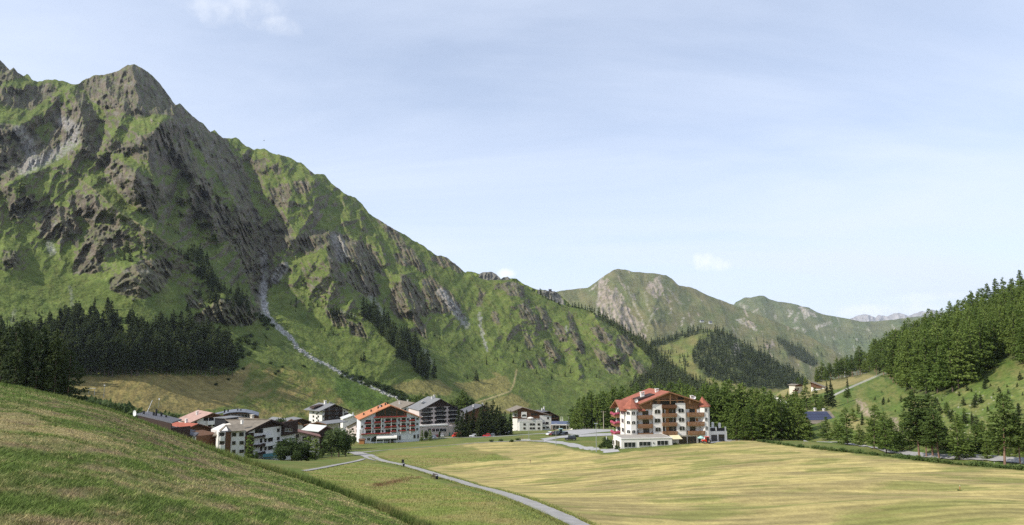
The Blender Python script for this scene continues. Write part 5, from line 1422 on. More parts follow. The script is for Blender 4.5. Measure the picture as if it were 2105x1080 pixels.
WIN = {}
def win_mesh(w, h, arch=False, fm=None, bars=1):
    fm = fm or M_FRAME
    w *= 1.12; h *= 1.08
    key = (round(w, 1), round(h, 1), arch, fm.name, bars)
    if key in WIN: return WIN[key]
    w, h = max(0.3, key[0]), max(0.3, key[1])
    b = MB(); p = MB(); f = 0.05
    if arch:
        r = w / 2; n = 9; zc = h / 2 - 0.42 * r
        out = [(-r, -h / 2), (r, -h / 2)] + [(r * math.cos(math.pi * k / n), zc + 0.42 * r * 1.0 * math.sin(math.pi * k / n)) for k in range(n + 1)]
        inn = [(x * (1 - f / r * 0.9), z * (1 - f / h * 2)) for x, z in out]
        m = len(out); vs = [(x, -0.10, z) for x, z in out] + [(x, -0.10, z) for x, z in inn] + [(x, 0.0, z) for x, z in out] + [(x, 0.0, z) for x, z in inn]
        fs = []
        for i in range(m):
            j = (i + 1) % m
            fs += [(i, j, m + j, m + i), (2 * m + i, i + 3 * m, j + 3 * m, 2 * m + j), (i, 2 * m + i, 2 * m + j, j), (m + i, m + j, 3 * m + j, 3 * m + i)]
        b._add(vs, fs)
        p.prism(inn, -0.045, -0.005)
    else:
        b.box(-w / 2, w / 2, -0.10, 0, h / 2 - f, h / 2); b.box(-w / 2 - 0.06, w / 2 + 0.06, -0.16, 0, -h / 2 - 0.02, -h / 2 + f)
        b.box(-w / 2, -w / 2 + f, -0.10, 0, -h / 2 + f, h / 2 - f); b.box(w / 2 - f, w / 2, -0.10, 0, -h / 2 + f, h / 2 - f)
        p.box(-w / 2 + f, w / 2 - f, -0.045, -0.005, -h / 2 + f, h / 2 - f)
    for k in range(bars):
        x = -w / 2 + w * (k + 1) / (bars + 1)
        b.box(x - 0.03, x + 0.03, -0.075, -0.048, -h / 2 + f, h / 2 - f - (0.15 if arch else 0))
    WIN[key] = (b.mesh('window', fm), p.mesh('pane', M_GLASS))
    return WIN[key]

class House:
    def __init__(s, name, label, L, Rr, group=None, cat='house', z=None):
        PL = at(*L); PR = at(*Rr)
        s.ex = Vector((PR.x - PL.x, PR.y - PL.y, 0)); s.W = s.ex.length; s.ex.normalize()
        s.ey = Vector((-s.ex.y, s.ex.x, 0))
        s.o = Vector((PL.x, PL.y, min(PL.z, PR.z) if z is None else z))
        s.root = empty(name, s.o, math.atan2(s.ex.y, s.ex.x))
        tag(s.root, label, cat, group)
    def fp(s, px, py, off=0.0):
        """local (x, z) where the sight line through a photo pixel meets the facade plane pushed back by off"""
        sx, sz = slopes(px, py); dv = Vector((sx, 1, sz))
        p0 = s.o + s.ey * off
        t = (p0.x * s.ey.x + p0.y * s.ey.y) / (dv.x * s.ey.x + dv.y * s.ey.y)
        p = dv * t
        q = p - s.o
        return q.dot(s.ex), q.z
    def fl(s, px, py, off=0.0):
        """local (y, z) on the plane x = off (side wall)"""
        sx, sz = slopes(px, py); dv = Vector((sx, 1, sz))
        p0 = s.o + s.ex * off
        t = (p0.x * s.ex.x + p0.y * s.ex.y) / (dv.x * s.ex.x + dv.y * s.ex.y)
        q = dv * t - s.o
        return q.dot(s.ey), q.z
    def loc(s, px, py, d):
        q = at(px, py, d) - s.o
        return Vector((q.dot(s.ex), q.dot(s.ey), q.z))
    def part(s, name, mb, mats, parent=None):
        return mb.build(name, mats, parent or s.root)
    def window(s, x, z, w, h, y=0.0, side=0, arch=False, fm=None, bars=1, pane=True, parent=None):
        a, p = win_mesh(w, h, arch, fm, bars)
        o = new_obj('window', a, parent or s.root, (x, y, z))
        o.rotation_euler = (0, 0, side)
        if pane: new_obj('pane', p, o)
        return o
    def wpx(s, x0, y0, x1, y1, off=0.0, **k):
        a = s.fp(x0, y1, off); b = s.fp(x1, y0, off)
        return s.window((a[0] + b[0]) / 2, (a[1] + b[1]) / 2, max(0.35, b[0] - a[0]), max(0.4, b[1] - a[1]), y=off, **k)
    def lwpx(s, x0, y0, x1, y1, off=0.0, **k):
        a = s.fl(x0, y1, off); b = s.fl(x1, y0, off)
        return s.window(off, (a[1] + b[1]) / 2, abs(b[0] - a[0]), max(0.4, b[1] - a[1]), y=(a[0] + b[0]) / 2, side=-math.pi / 2, **k)
    def balcony(s, x0, x1, z0, z1, depth=1.3, mt=None, y=0.0, boards=False, flowers=None, slab=None, name='balcony', fh=0.35):
        mt = mt or M_BROWN
        b = MB(); h = z1 - z0
        b.box(x0, x1, y - depth, y - 0.003, z0 - 0.16, z0, 1)
        t = 0.06
        if boards:
            b.box(x0, x1, y - depth, y - depth + 0.10, z1 - 0.09, z1)
            b.box(x0, x1, y - depth + 0.03, y - depth + 0.08, z0 + 0.10, z0 + 0.18)
            n = max(4, int((x1 - x0) / 0.17)); st = (x1 - x0) / n
            for k in range(n): b.box(x0 + k * st + 0.015, x0 + (k + 1) * st - 0.015, y - depth - 0.02, y - depth + 0.027, z0 + 0.02, z1 - 0.093)
            for xs in (x0, x1 - t):
                b.box(xs, xs + t, y - depth + 0.103, y - 0.005, z0 + 0.003, z1 - 0.02)
        else:
            b.box(x0, x1, y - depth, y - depth + t, z0 + 0.003, z1)
            for xs in (x0, x1 - t): b.box(xs, xs + t, y - depth + t + 0.002, y - 0.005, z0 + 0.003, z1 - 0.01)
        o = s.part(name, b, [mt, slab or mt])
        if flowers is not None:
            f = MB(); g = random.Random(int(x0 * 31 + z0 * 17)); x = x0 + 0.1
            while x < x1 - 0.1:
                r = g.uniform(0.16, 0.28); zc = z1 + g.uniform(-0.12, 0.10); yc = y - depth - 0.12
                ring = lambda q, zz: [(x + q * math.cos(a) * r, yc + q * math.sin(a) * r, zz) for a in np.linspace(0, 2 * math.pi, 7)[:-1]]
                f.loft([ring(0.5, zc - fh), ring(1.0, zc - fh * 0.5), ring(1.0, zc + fh * 0.2), ring(0.45, zc + fh * 0.5)])
                x += r * 1.25
            s.part('flower_box', f, flowers, o)
        return o
    def bpx(s, x0, y0, x1, y1, off=0.0, depth=1.3, **k):
        a = s.fp(x0, y1, off - depth); b = s.fp(x1, y0, off - depth)
        return s.balcony(a[0], b[0], a[1], b[1], depth, y=off, **k)
    def walls(s, x0, x1, y0, y1, he, xa=None, za=None, mt=None, low=-2.5, name='wall'):
        b = MB()
        pts = [(x0, low), (x1, low), (x1, he if np.isscalar(he) else he[1])]
        if xa is not None: pts.append((xa, za))
        pts.append((x0, he if np.isscalar(he) else he[0]))
        b.prism(pts, y0, y1)
        return s.part(name, b, mt or M_WHITE)
    def gable_roof(s, x0, z0, xa, za, x1, z1, y0, y1, mt, th=0.28, edge=None, name='roof'):
        """ridge runs back from the facade"""
        b = MB()
        b.slab((x0, y0, z0), (xa, y0, za), (xa, y1, za), (x0, y1, z0), th)
        b.slab((xa + 0.002, y0, za), (x1, y0, z1), (x1, y1, z1), (xa + 0.002, y1, za), th)
        o = s.part(name, b, mt)
        e = MB(); w = 0.34
        for (xa_, za_, xb_, zb_) in ((x0, z0, xa, za), (xa, za, x1, z1)):
            e.prism([(xa_, za_ - 0.05), (xb_, zb_ - 0.05), (xb_, zb_ - w - 0.05), (xa_, za_ - w - 0.05)], y0 - 0.05, y0 - 0.003)
        s.part('barge_board', e, edge or M_BROWN, o)
        return o
    def side_roof(s, x0, x1, y0, z0, ya, za, y1, z1, mt, th=0.25, name='roof'):
        """ridge runs along the facade"""
        b = MB()
        b.slab((x0, y0, z0), (x1, y0, z0), (x1, ya, za), (x0, ya, za), th)
        b.slab((x0, ya + 0.002, za), (x1, ya + 0.002, za), (x1, y1, z1), (x0, y1, z1), th)
        return s.part(name, b, mt)
    def chimney(s, x, y, z0, z1, w=0.8, mt=None, parent=None):
        b = MB(); b.box(x - w / 2, x + w / 2, y - w / 2, y + w / 2, z0, z1)
        b.box(x - w * 0.65, x + w * 0.65, y - w * 0.65, y + w * 0.65, z1 + 0.003, z1 + 0.12)
        for q in (-1, 1): b.box(x + q * w * 0.45 - 0.06, x + q * w * 0.45 + 0.06, y - w * 0.4, y + w * 0.4, z1 + 0.123, z1 + 0.45)
        b.box(x - w * 0.7, x + w * 0.7, y - w * 0.7, y + w * 0.7, z1 + 0.453, z1 + 0.55)
        return s.part('chimney', b, mt or M_WHITE, parent)
    def dish(s, x, y, z, r=0.5, mt=None):
        b = MB(); b.tube((x, y, z), (x, y, z + 0.7), 0.04)
        rings = [[(x + r * q * math.cos(a), y - 0.25 - 0.18 * q * q + 0.05, z + 0.9 + r * q * math.sin(a)) for a in np.linspace(0, 2 * math.pi, 13)[:-1]] for q in (0.05, 0.5, 1.0)]
        b.loft(rings, cap=False); b.loft([[(p[0], p[1] + 0.03, p[2]) for p in r_] for r_ in rings], cap=False)
        return s.part('satellite_dish', b, mt or M_WHITEM)

def Z(ox, oy, sc): return lambda *c: [(ox + c[i] / sc if i % 2 == 0 else oy + c[i] / sc) for i in range(len(c))]
A1 = Z(1245, 795, 8.0); A2 = Z(1365, 795, 8.0); ZO = Z(725, 820, 10.8); ZP = Z(840, 810, 10.8); ZD = Z(600, 820, 9.0); ZB = Z(425, 840, 9.0); ZL = Z(240, 780, 6.0); ZW = Z(1030, 825, 11.08); ZS = Z(1560, 770, 8.31); Z2 = Z(420, 800, 6.0)

# ------------------------------------------------------------------ the red roofed hotel
H = House('hotel', 'large white hotel with red tiled roof and honey timber balconies beside the mown field', (1286, 917, 240), (1458, 913, 243.5), None, 'hotel')
he = H.fp(1330, 842)[1]
xL = H.fp(1311, 842)[0]; xR = H.fp(1440, 838)[0]
H.walls(xL + 1.0, H.W, 0, 17, he, mt=M_WHITE); H.walls(0, xL + 0.998, 0, 10.2, he, mt=M_WHITE, name='wing_wall')
xa, za = H.fp(*A1(1050, 82), -1.4); xe0, ze0 = H.fp(*A1(560, 282), -1.4); xe1, ze1 = H.fp(*A2(610, 248), -1.4)
sl0 = (za - ze0) / (xa - xe0); sl1 = (za - ze1) / (xe1 - xa)
b = MB(); b.prism([(xL, he + 0.003), (xR, he + 0.003), (xR, za - sl1 * (xR - xa) - 0.42), (xa, za - 0.42), (xL, za - sl0 * (xa - xL) - 0.42)], -0.06, 16.5)
H.part('gable', b, M_HONEY)
rf = H.gable_roof(xe0, ze0, xa, za, xe1, ze1, -1.5, 17.5, R_RED, edge=M_HONEY)
b = MB()
for fx in (0.18, 0.5, 0.82):      # tie beams and posts of the gable truss
    xx = xe0 + (xe1 - xe0) * fx
    b.box(xx - 0.12, xx + 0.12, -1.35, -1.15, he + 1.6, za - (abs(xx - xa) * (sl0 if xx < xa else sl1)) - 0.5)
b.box(xa - 4.6, xa + 4.6, -1.33, -1.17, he + 2.55, he + 2.75)
H.part('gable_truss', b, M_HONEY)
# left cross gable
ya = 5.0; zc = he + 2.5
b = MB(); b.prism([(-0.003, he + 0.002), (10.4, he + 0.002), (ya, zc - 0.3)], -0.02, 7.0, 'x'); H.part('side_gable', b, M_HONEY)
b = MB()
b.slab((-1.5, -0.9, he - 0.25), (6.0, -0.9, he - 0.25), (7.2, ya, zc), (-1.5, ya, zc), 0.26)
b.slab((-1.5, ya + .002, zc), (7.2, ya + .002, zc), (6.5, 11.2, he - 0.3), (-1.5, 11.2, he - 0.3), 0.26)
r2 = H.part('side_roof', b, R_RED)
e = MB()
for (y0, z0, y1, z1) in ((-0.9, he - 0.25, ya, zc), (ya, zc, 11.2, he - 0.3)): e.prism([(y0, z0 - 0.02), (y1, z1 - 0.02), (y1, z1 - 0.36), (y0, z0 - 0.36)], -1.56, -1.503, 'x')
H.part('barge_board', e, M_HONEY, r2)
# bay turrets
def turret(cx, cy, r, z1, ztop, apx, low, name='bay_tower'):
    b = MB(); pts = [(cx + r * math.cos(a), cy + r * math.sin(a)) for a in np.linspace(0, 2 * math.pi, 9)[:-1] + math.pi / 8]
    b.prism(pts, low, z1, 'z'); o = H.part(name, b, M_WHITE)
    b = MB(); q = 1.28
    ring = [(cx + q * r * math.cos(a), cy + q * r * math.sin(a), z1 - 0.1) for a in np.linspace(0, 2 * math.pi, 9)[:-1] + math.pi / 8]
    ring2 = [(x, y, z + 0.22) for x, y, z in ring]
    b.loft([ring, ring2, [(cx + apx + 0.05 * math.cos(a), cy + 0.4 + 0.05 * math.sin(a), ztop) for a in np.linspace(0, 2 * math.pi, 9)[:-1]]])
    H.part('tower_roof', b, R_RED, o)
    return o
cx = H.fp(1299, 870)[0]
tw = turret(cx, 0.25, 2.05, he + 0.35, H.fp(1299, 818, 0.5)[1], 0.2, 0.5)
cx2 = H.fp(1448.5, 870)[0]
tw2 = turret(cx2, 0.15, 1.55, he + 0.75, H.fp(1443, 815.5, 0.5)[1], -0.3, 0.0)
for y0, y1 in ((405, 455), (560, 606), (712, 755)):
    for a_, xo in ((math.pi * 1.375, -1), (math.pi * 1.625, 1)):
        a2 = math.pi * 1.5 + xo * math.pi / 8 * 0
    z_ = (H.fp(*A1(405, y0))[1] + H.fp(*A1(405, y1))[1]) / 2
    ap = 2.05 * math.cos(math.pi / 8)
    for k, (ang, wd) in enumerate(((-math.pi / 2, 0), (-math.pi * 0.75, -math.pi / 4))):
        H.window(cx + ap * math.cos(ang), z_, 1.0 if k == 0 else 0.95, 0.95, y=0.25 + ap * math.sin(ang), side=ang + math.pi / 2, arch=True, bars=1, parent=None)
    H.window(cx + ap * math.cos(-math.pi / 4), z_, 0.9, 0.95, y=0.25 + ap * math.sin(-math.pi / 4), side=math.pi / 4, arch=True)
    ap2 = 1.55 * math.cos(math.pi / 8)
for y0, y1 in ((355, 405), (505, 555), (650, 700)):
    z_ = (H.fp(*A2(682, y0))[1] + H.fp(*A2(682, y1))[1]) / 2
    ap2 = 1.55 * math.cos(math.pi / 8)
    H.window(cx2, z_, 0.75, 1.0, y=0.15 - ap2, arch=True)
# projecting columns with arched windows
for (x0, x1, yt, wl) in ((1343.3, 1361, 831.5, [A1(808, 375, 893, 445), A1(810, 525, 897, 593), A1(822, 670, 903, 740)]), (1391.5, 1408.5, 829, [A2(238, 360, 322, 427), A2(247, 510, 328, 578), A2(257, 650, 338, 722)])):
    a = H.fp(x0, 895, -0.8); c_ = H.fp(x1, yt, -0.8)
    b = MB(); b.box(a[0], c_[0], -0.8, -0.064, a[1] - 0.1, c_[1]); H.part('wall_pier', b, M_WHITE)
    for q in wl: H.wpx(*q, off=-0.8, arch=True, bars=1)
# central balconies between the piers, rooms behind
xc0 = H.fp(1361, 870, -0.8)[0] + 0.02; xc1 = H.fp(1391.5, 870, -0.8)[0] - 0.02
for yb_, yt_ in ((490, 440), (640, 592), (785, 735)):
    z0 = H.fp(*A2(100, yb_), -1.3)[1]; z1 = H.fp(*A2(100, yt_), -1.3)[1]
    H.balcony(xc0, xc1, z0, z1, 1.3, M_HONEY, y=-0.0, boards=True)
    for fx, w_, mt_ in ((0.12, 0.9, 'w'), (0.42, 0.95, 'd'), (0.66, 1.1, 'w'), (0.92, 0.7, 'w')):
        xx = xc0 + fx * (xc1 - xc0)
        if mt_ == 'd':
            b = MB(); b.box(xx - 0.5, xx + 0.5, -0.05, 0.02, z0 + 0.02, z0 + 2.0); H.part('door', b, M_ORANGEW)
        else: H.window(xx, z0 + 1.45, w_, 1.1, y=0, fm=M_FRAMEB)
z0 = H.fp(*A2(100, 345), -1.2)[1]; z1 = H.fp(*A2(100, 300), -1.2)[1]
H.balcony(xc0, xc1, z0, z1, 1.2, M_BROWN, y=-0.06, boards=True)
for x0, y0, x1, y1 in (A2(-50, 215, -5, 300), A2(40, 210, 190, 295), A2(235, 180, 315, 262), A1(790, 195, 835, 275), A1(905, 215, 990, 295)):
    H.wpx(x0, y0, x1, y1, off=-0.06, fm=M_FRAMEB, bars=2)
for q in (A1(530, 470, 775, 527), A1(535, 615, 775, 677), A1(540, 762, 780, 815)): H.bpx(*q, depth=1.5, mt=M_HONEY, boards=True)
for q in (A1(610, 395, 697, 462), A1(617, 545, 707, 612), A1(625, 690, 712, 757)): H.wpx(*q, bars=1, fm=M_FRAMEB)
for q in (A2(405, 425, 662, 487), A2(410, 577, 667, 640), A2(418, 727, 677, 787)): H.bpx(*q, depth=1.5, mt=M_HONEY, boards=True)
for q in (A2(420, 362, 500, 430), A2(427, 512, 505, 580), A2(433, 658, 512, 725)): H.wpx(*q, bars=1, fm=M_FRAMEB)
for q in (A2(595, 355, 642, 425), A2(603, 505, 650, 575), A2(605, 650, 655, 722)): H.wpx(*q, arch=True, fm=M_FRAMEB)
for q in (A2(512, 368, 536, 425), A2(525, 520, 560, 572)):
    a = H.fp(q[0], q[3]); c_ = H.fp(q[2], q[1]); b = MB(); b.box(a[0], c_[0], -0.05, 0.02, a[1], c_[1]); H.part('door', b, M_ORANGEW)
# left wall
for q in (A1(255, 390, 298, 445), A1(268, 535, 298, 585), A1(273, 685, 305, 737), A1(200, 520, 240, 580), A1(205, 665, 245, 722), A1(205, 370, 240, 440)): H.lwpx(*q, off=0.0)
for yy0, yy1 in ((430, 492), (578, 634), (730, 795)):
    z1 = H.fl(*A1(150, yy0), -0.9)[1]; z0 = H.fl(*A1(150, yy1), -0.9)[1]; z0 = max(z0, z1 - 1.15)
    b = MB(); b.box(-1.5, -0.004, 5.6, 10.2, z0 - 0.15, z0); b.box(-1.5, -1.42, 5.6, 10.2, z0 + 0.003, z0 + 1.0)
    b.box(-1.418, -0.004, 5.6, 5.68, z0 + 0.003, z0 + 0.99); b.box(-1.418, -0.004, 10.12, 10.2, z0 + 0.003, z0 + 0.99)
    o = H.part('balcony', b, M_HONEY)
    f = MB(); g = random.Random(3)
    for k in range(15):
        yy = 5.7 + 4.4 * k / 14 + g.uniform(-.2, .2); r = g.uniform(0.14, 0.30); zc_ = z0 + 0.95 + g.uniform(-0.25, 0.2)
        f.loft([[(-1.62 + q * r * math.cos(a), yy + q * r * math.sin(a), zc_ + h_) for a in np.linspace(0, 6.283, 7)[:-1]] for q, h_ in ((0.4, -0.4), (1, -0.1), (0.5, 0.3))])
    for k in range(5):
        xx = -1.5 + 1.4 * k / 4; r = g.uniform(0.22, 0.36); zc_ = z0 + 1.05 + g.uniform(-0.2, 0.25)
        f.loft([[(xx + q * r * math.cos(a), 5.5 + q * r * math.sin(a), zc_ + h_) for a in np.linspace(0, 6.283, 7)[:-1]] for q, h_ in ((0.4, -0.4), (1, -0.1), (0.5, 0.3))])
    H.part('flower_box', f, M_FLOWER, o)
    H.window(0, z0 + 1.2, 1.4, 1.9, y=7.6, side=-math.pi / 2)
b = MB(); b.tube((-0.12, 0.1, 0.6), (-0.12, 0.1, he - 0.2), 0.07); H.part('downpipe', b, M_BLACKM)
# ground floor openings
for q in (A2(255, 832, 365, 935), A2(400, 825, 520, 938), A2(570, 815, 615, 925), A2(665, 810, 735, 927)): H.wpx(*q, bars=2, fm=M_FRAMEB)
# low white annex in front
a = -9.3
xl0, zb0 = H.fp(1277.5, 925, a); xr0, _ = H.fp(1382, 919, a); zt = H.fp(*A1(258, 862), a)[1]
b = MB(); b.box(xl0, xr0, a, -0.9, zb0 - 2.0, zt); an = H.part('annex', b, M_WHITE)
b = MB(); b.box(xl0 - 0.15, xr0 + 0.15, a - 0.15, -0.85, zt + 0.002, zt + 0.18); b.box(xl0 + 0.3, xr0 - 0.3, a + 0.3, -0.95, zt + 0.183, zt + 0.22, 1)
H.part('annex_roof', b, [M_WHITE, M_FLATROOF], an)
for q in (A1(312, 917, 482, 997), A1(560, 905, 730, 977), A1(855, 888, 1017, 962)):
    w0 = H.fp(q[0], q[3], a); w1 = H.fp(q[2], q[1], a)
    H.window((w0[0] + w1[0]) / 2, (w0[1] + w1[1]) / 2, w1[0] - w0[0], w1[1] - w0[1], y=a, bars=2, parent=an)
for q in (A1(172, 905, 232, 978), A1(120, 890, 146, 950)):
    w0 = H.fl(q[0], q[3], xl0); w1 = H.fl(q[2], q[1], xl0)
    H.window(xl0, (w0[1] + w1[1]) / 2, abs(w1[0] - w0[0]), w1[1] - w0[1], y=(w0[0] + w1[0]) / 2, side=-math.pi / 2, parent=an)
b = MB(); xq = H.fp(*A1(788, 927), a); b.box(xq[0] - 0.12, xq[0] + 0.12, a - 0.14, a - 0.002, xq[1] - 0.15, xq[1] + 0.15); H.part('wall_lamp', b, M_BLACKM, an)
# yellow awning over the terrace door
p0 = H.fp(*A2(75, 790), -0.9); p1 = H.fp(*A2(232, 785), -0.9); p2 = H.fp(*A2(305, 862), -3.4); p3 = H.fp(*A2(150, 865), -3.4)
b = MB(); b.slab((p0[0], -0.9, p0[1]), (p3[0], -3.4, p3[1]), (p2[0], -3.4, p2[1]), (p1[0], -0.9, p1[1]), 0.06)
b.tube((p2[0], -3.4, p2[1]), (p1[0], -0.9, p1[1] - 1.2), 0.04, mi=1); H.part('awning', b, [M_CLOTH, M_METAL])
# low terrace wing on the right
xr1 = H.fp(1495, 911, 1.0)[0]; zt2 = H.fp(*A2(900, 735), 1.0)[1]
b = MB(); b.box(H.W + 0.002, xr1, 1.0, 11, -2.5, zt2); tw_ = H.part('terrace_wing', b, M_WHITE)
b = MB()
for fx in (0.02, 0.45, 0.97):
    xx = H.W + 0.2 + (xr1 - H.W - 0.4) * fx
    b.box(xx - 0.22, xx + 0.22, 1.05, 1.45, zt2 + 0.002, zt2 + 1.25)
H.part('parapet_post', b, M_WHITE, tw_)
b = MB(); b.box(H.W + 0.5, xr1 - 0.5, 1.2, 1.26, zt2 + 0.05, zt2 + 0.95); H.part('railing', b, M_BLACKM, tw_)
b = MB()
for xx, yy in ((H.W + 2.6, 6.5), (H.W + 4.3, 7.2), (xr1 - 0.5, 5)): b = MB(); b.box(xx - 0.3, xx + 0.3, yy - 0.3, yy + 0.3, zt2 + 0.002, zt2 + 2.0); H.part('vent_stack', b, M_WHITE, tw_)
for q in (A2(785, 800, 865, 925), A2(905, 793, 987, 918)):
    w0 = H.fp(q[0], q[3], 1.0); w1 = H.fp(q[2], q[1], 1.0)
    H.window((w0[0] + w1[0]) / 2, (w0[1] + w1[1]) / 2, w1[0] - w0[0], w1[1] - w0[1], y=1.0, bars=1, fm=M_FRAMEB, parent=tw_)
# roof furniture
def zroof(x): return za - (sl0 * (xa - x) if x < xa else sl1 * (x - xa))
q = H.fp(*A1(842, 115), 6); H.chimney(q[0], 6, zroof(q[0]) - 0.4, H.fp(*A1(842, 62), 6)[1], 0.85, parent=rf)
q = H.fp(*A1(602, 165), 5); H.chimney(q[0], 5, zroof(q[0]) - 0.6, H.fp(*A1(602, 115), 5)[1], 1.0, parent=rf)
x0 = H.fp(*A1(470, 230), 2)[0]; x1 = xa - 3.2
b = MB(); b.prism([(x0 + 1.2, zroof(x0) - 0.2), (x1, zroof(x1) - 0.1), (x1, zroof(x1) + 0.25), (x0 + 1.2, zroof(x0) + 1.2)], 2.5, 7.5); dm = H.part('dormer', b, M_DARK, rf)
H.dish(H.fp(*A2(490, 170), 3)[0], 3, zroof(H.fp(*A2(490, 170), 3)[0]) - 0.1, 0.5)
H.dish(H.fp(*A1(505, 250), -0.2)[0], 0.2, zroof(H.fp(*A1(560, 250), 0)[0]) - 0.3, 0.55)
q = H.fp(*A2(455, 190), 4); H.chimney(q[0], 4, zroof(q[0]) - 0.5, zroof(q[0]) + 0.7, 0.7, parent=rf)

H_MAIN = H
# ------------------------------------------------------------------ orange roofed hotel
H = House('hotel', 'long white hotel with bright orange roof and rows of red geranium balconies', (740.5, 908, 425), (862, 903, 437), None, 'hotel')
xa, za = H.fp(*ZO(845, 142), -1.5); x0, z0 = H.fp(*ZO(130, 468), -1.5); x1, z1 = H.fp(*ZO(1530, 412), -1.5)
s0 = (za - z0) / (xa - x0); s1 = (za - z1) / (x1 - xa)
H.walls(0, H.W, 0, 17, (za - s0 * xa - 0.45, za - s1 * (H.W - xa) - 0.45), xa, za - 0.45, mat('bluish_plaster', (0.66, 0.67, 0.69), 0.9, 0.05, 0.5))
rf = H.gable_roof(x0, z0, xa, za, x1, z1, -1.6, 18, R_ORANGE, edge=R_ORANGE)
g0 = H.fp(*ZO(505, 420)); g1 = H.fp(*ZO(1195, 400))
b = MB(); b.prism([(g0[0], g0[1]), (g1[0], g0[1]), (g1[0], za - s1 * (g1[0] - xa) - 0.5), (xa, za - 0.5), (g0[0], za - s0 * (xa - g0[0]) - 0.5)], -0.12, -0.004); H.part('gable', b, M_BROWN)
H.bpx(*ZO(478, 388, 1200, 430), off=-0.12, depth=1.2, mt=M_BROWN, flowers=M_FLOWERR, slab=M_WHITE)
for q in (ZO(560, 250, 700, 370), ZO(740, 210, 860, 370), ZO(880, 215, 960, 370), ZO(1000, 260, 1120, 370)): H.wpx(*q, off=-0.12, bars=3, fm=M_BROWN)
for cxz, ys in ((210, (620, 742)), (440, (492, 612, 730)), (662, (490, 606, 722)), (1025, (465, 587, 706)), (1230, (455, 574, 690)), (1435, (447, 560, 677))):
    for y_ in ys: H.wpx(*ZO(cxz - 22, y_ - 28, cxz + 22, y_ + 26))
LOG = [(295, 398, [(470, 520), (585, 645), (705, 762)], [(525, 570), (645, 690), None]), (507, 612, [(452, 515), (575, 635), (692, 748)], [(515, 562), (635, 678), None]), (735, 838, [(445, 505), (565, 622), (684, 745)], [(502, 548), (622, 667), None]), (860, 962, [(440, 498), (555, 612), (672, 735)], [(492, 542), (606, 655), (715, 740)]), (1070, 1172, [(430, 485), (545, 602), (662, 715)], [(482, 522), (602, 642), (705, 728)]), (1280, 1376, [(420, 475), (532, 588), (648, 700)], [(470, 512), (588, 628), (690, 712)])]
for xl, xr, rows_, bal in LOG:
    for (y0, y1), bb in zip(rows_, bal):
        H.wpx(*ZO(xl, y0, xr, y1 + 22), bars=1, fm=M_FRAMEB)  # wide dark panes, flush with the wall, stand in for the shade inside recessed loggias
        if bb: H.bpx(*ZO(xl - 22, bb[0], xr + 14, bb[1]), depth=1.1, mt=M_BROWN, flowers=M_FLOWERR, slab=M_WHITE)
H.bpx(*ZO(190, 755, 838, 797), depth=1.6, mt=M_BROWN, flowers=M_FLOWERR, slab=M_WHITE)
b = MB()
for xz in (418, 630, 848, 1062, 1272): q = H.fp(*ZO(xz, 600)); t_ = H.fp(*ZO(xz, 430)); w_ = H.fp(*ZO(xz, 775)); b.box(q[0] - 0.22, q[0] + 0.22, -1.15, -0.004, w_[1], t_[1])
H.part('wall_pier', b, M_WHITE)
for q in (ZO(225, 880, 268, 925), ZO(322, 872, 382, 930)): H.wpx(*q)
H.wpx(*ZO(415, 868, 507, 955), arch=True, fm=M_FRAMEB)
for q in (ZO(1072, 815, 1190, 902), ZO(1225, 805, 1340, 895)):
    a = H.fp(q[0], q[3]); c_ = H.fp(q[2], q[1]); b = MB(); b.box(a[0], c_[0], -0.1, -0.003, a[1], c_[1])
    for k in range(1, 5): zz = a[1] + (c_[1] - a[1]) * k / 5; b.box(a[0], c_[0], -0.12, -0.101, zz - 0.03, zz + 0.03)
    H.part('garage_door', b, M_WHITEM)
for q in (ZO(1025, 822, 1066, 905), ZO(1352, 800, 1395, 875), ZO(1435, 795, 1466, 870)): H.wpx(*q, fm=M_FRAMEB)
p0 = H.fp(*ZO(530, 785), -0.02); p1 = H.fp(*ZO(985, 785), -0.02); p2 = H.fp(*ZO(985, 862), -3.2); p3 = H.fp(*ZO(530, 880), -3.2)
b = MB(); b.slab((p0[0], -0.02, p0[1]), (p3[0], -3.2, p3[1]), (p2[0], -3.2, p2[1]), (p1[0], -0.02, p1[1]), 0.08); b.box(p3[0], p2[0], -3.22, -3.15, min(p2[1], p3[1]) - 0.5, min(p2[1], p3[1]) - 0.09)
for k in range(4): xx = p3[0] + (p2[0] - p3[0]) * (k / 3); b.tube((xx, -3.1, p2[1] - 0.2), (xx, -3.1, -1.0), 0.06, mi=1)
H.part('awning', b, [M_CLOTHW, M_WHITEM])
b = MB()
for k in range(6): xx = p3[0] + (p2[0] - p3[0]) * (k / 5); b.box(xx - 1.1, xx + 1.1, -0.3, -0.12, 0.0, 2.3)
H.part('shop_front', b, M_GLASS)
for xz, yz in ((565, 215), (640, 190), (725, 150), (775, 115), (245, 375), (408, 300)):
    q = H.fp(*ZO(xz, yz + 15), 7); b = MB(); zz = za - (s0 * (xa - q[0]) if q[0] < xa else s1 * (q[0] - xa)); b.box(q[0] - 0.35, q[0] + 0.35, 6.6, 7.3, zz - 0.3, zz + 1.1); H.part('chimney', b, M_BLACKM, rf)
H.dish(H.fp(*ZO(605, 190), 8)[0], 8, za - s0 * (xa - H.fp(*ZO(605, 190), 8)[0]), 0.6)
b = MB(); b.box(-0.5, 1.0, -0.4, -0.003, -2, 6.2); H.part('wall_buttress', b, M_WHITE)

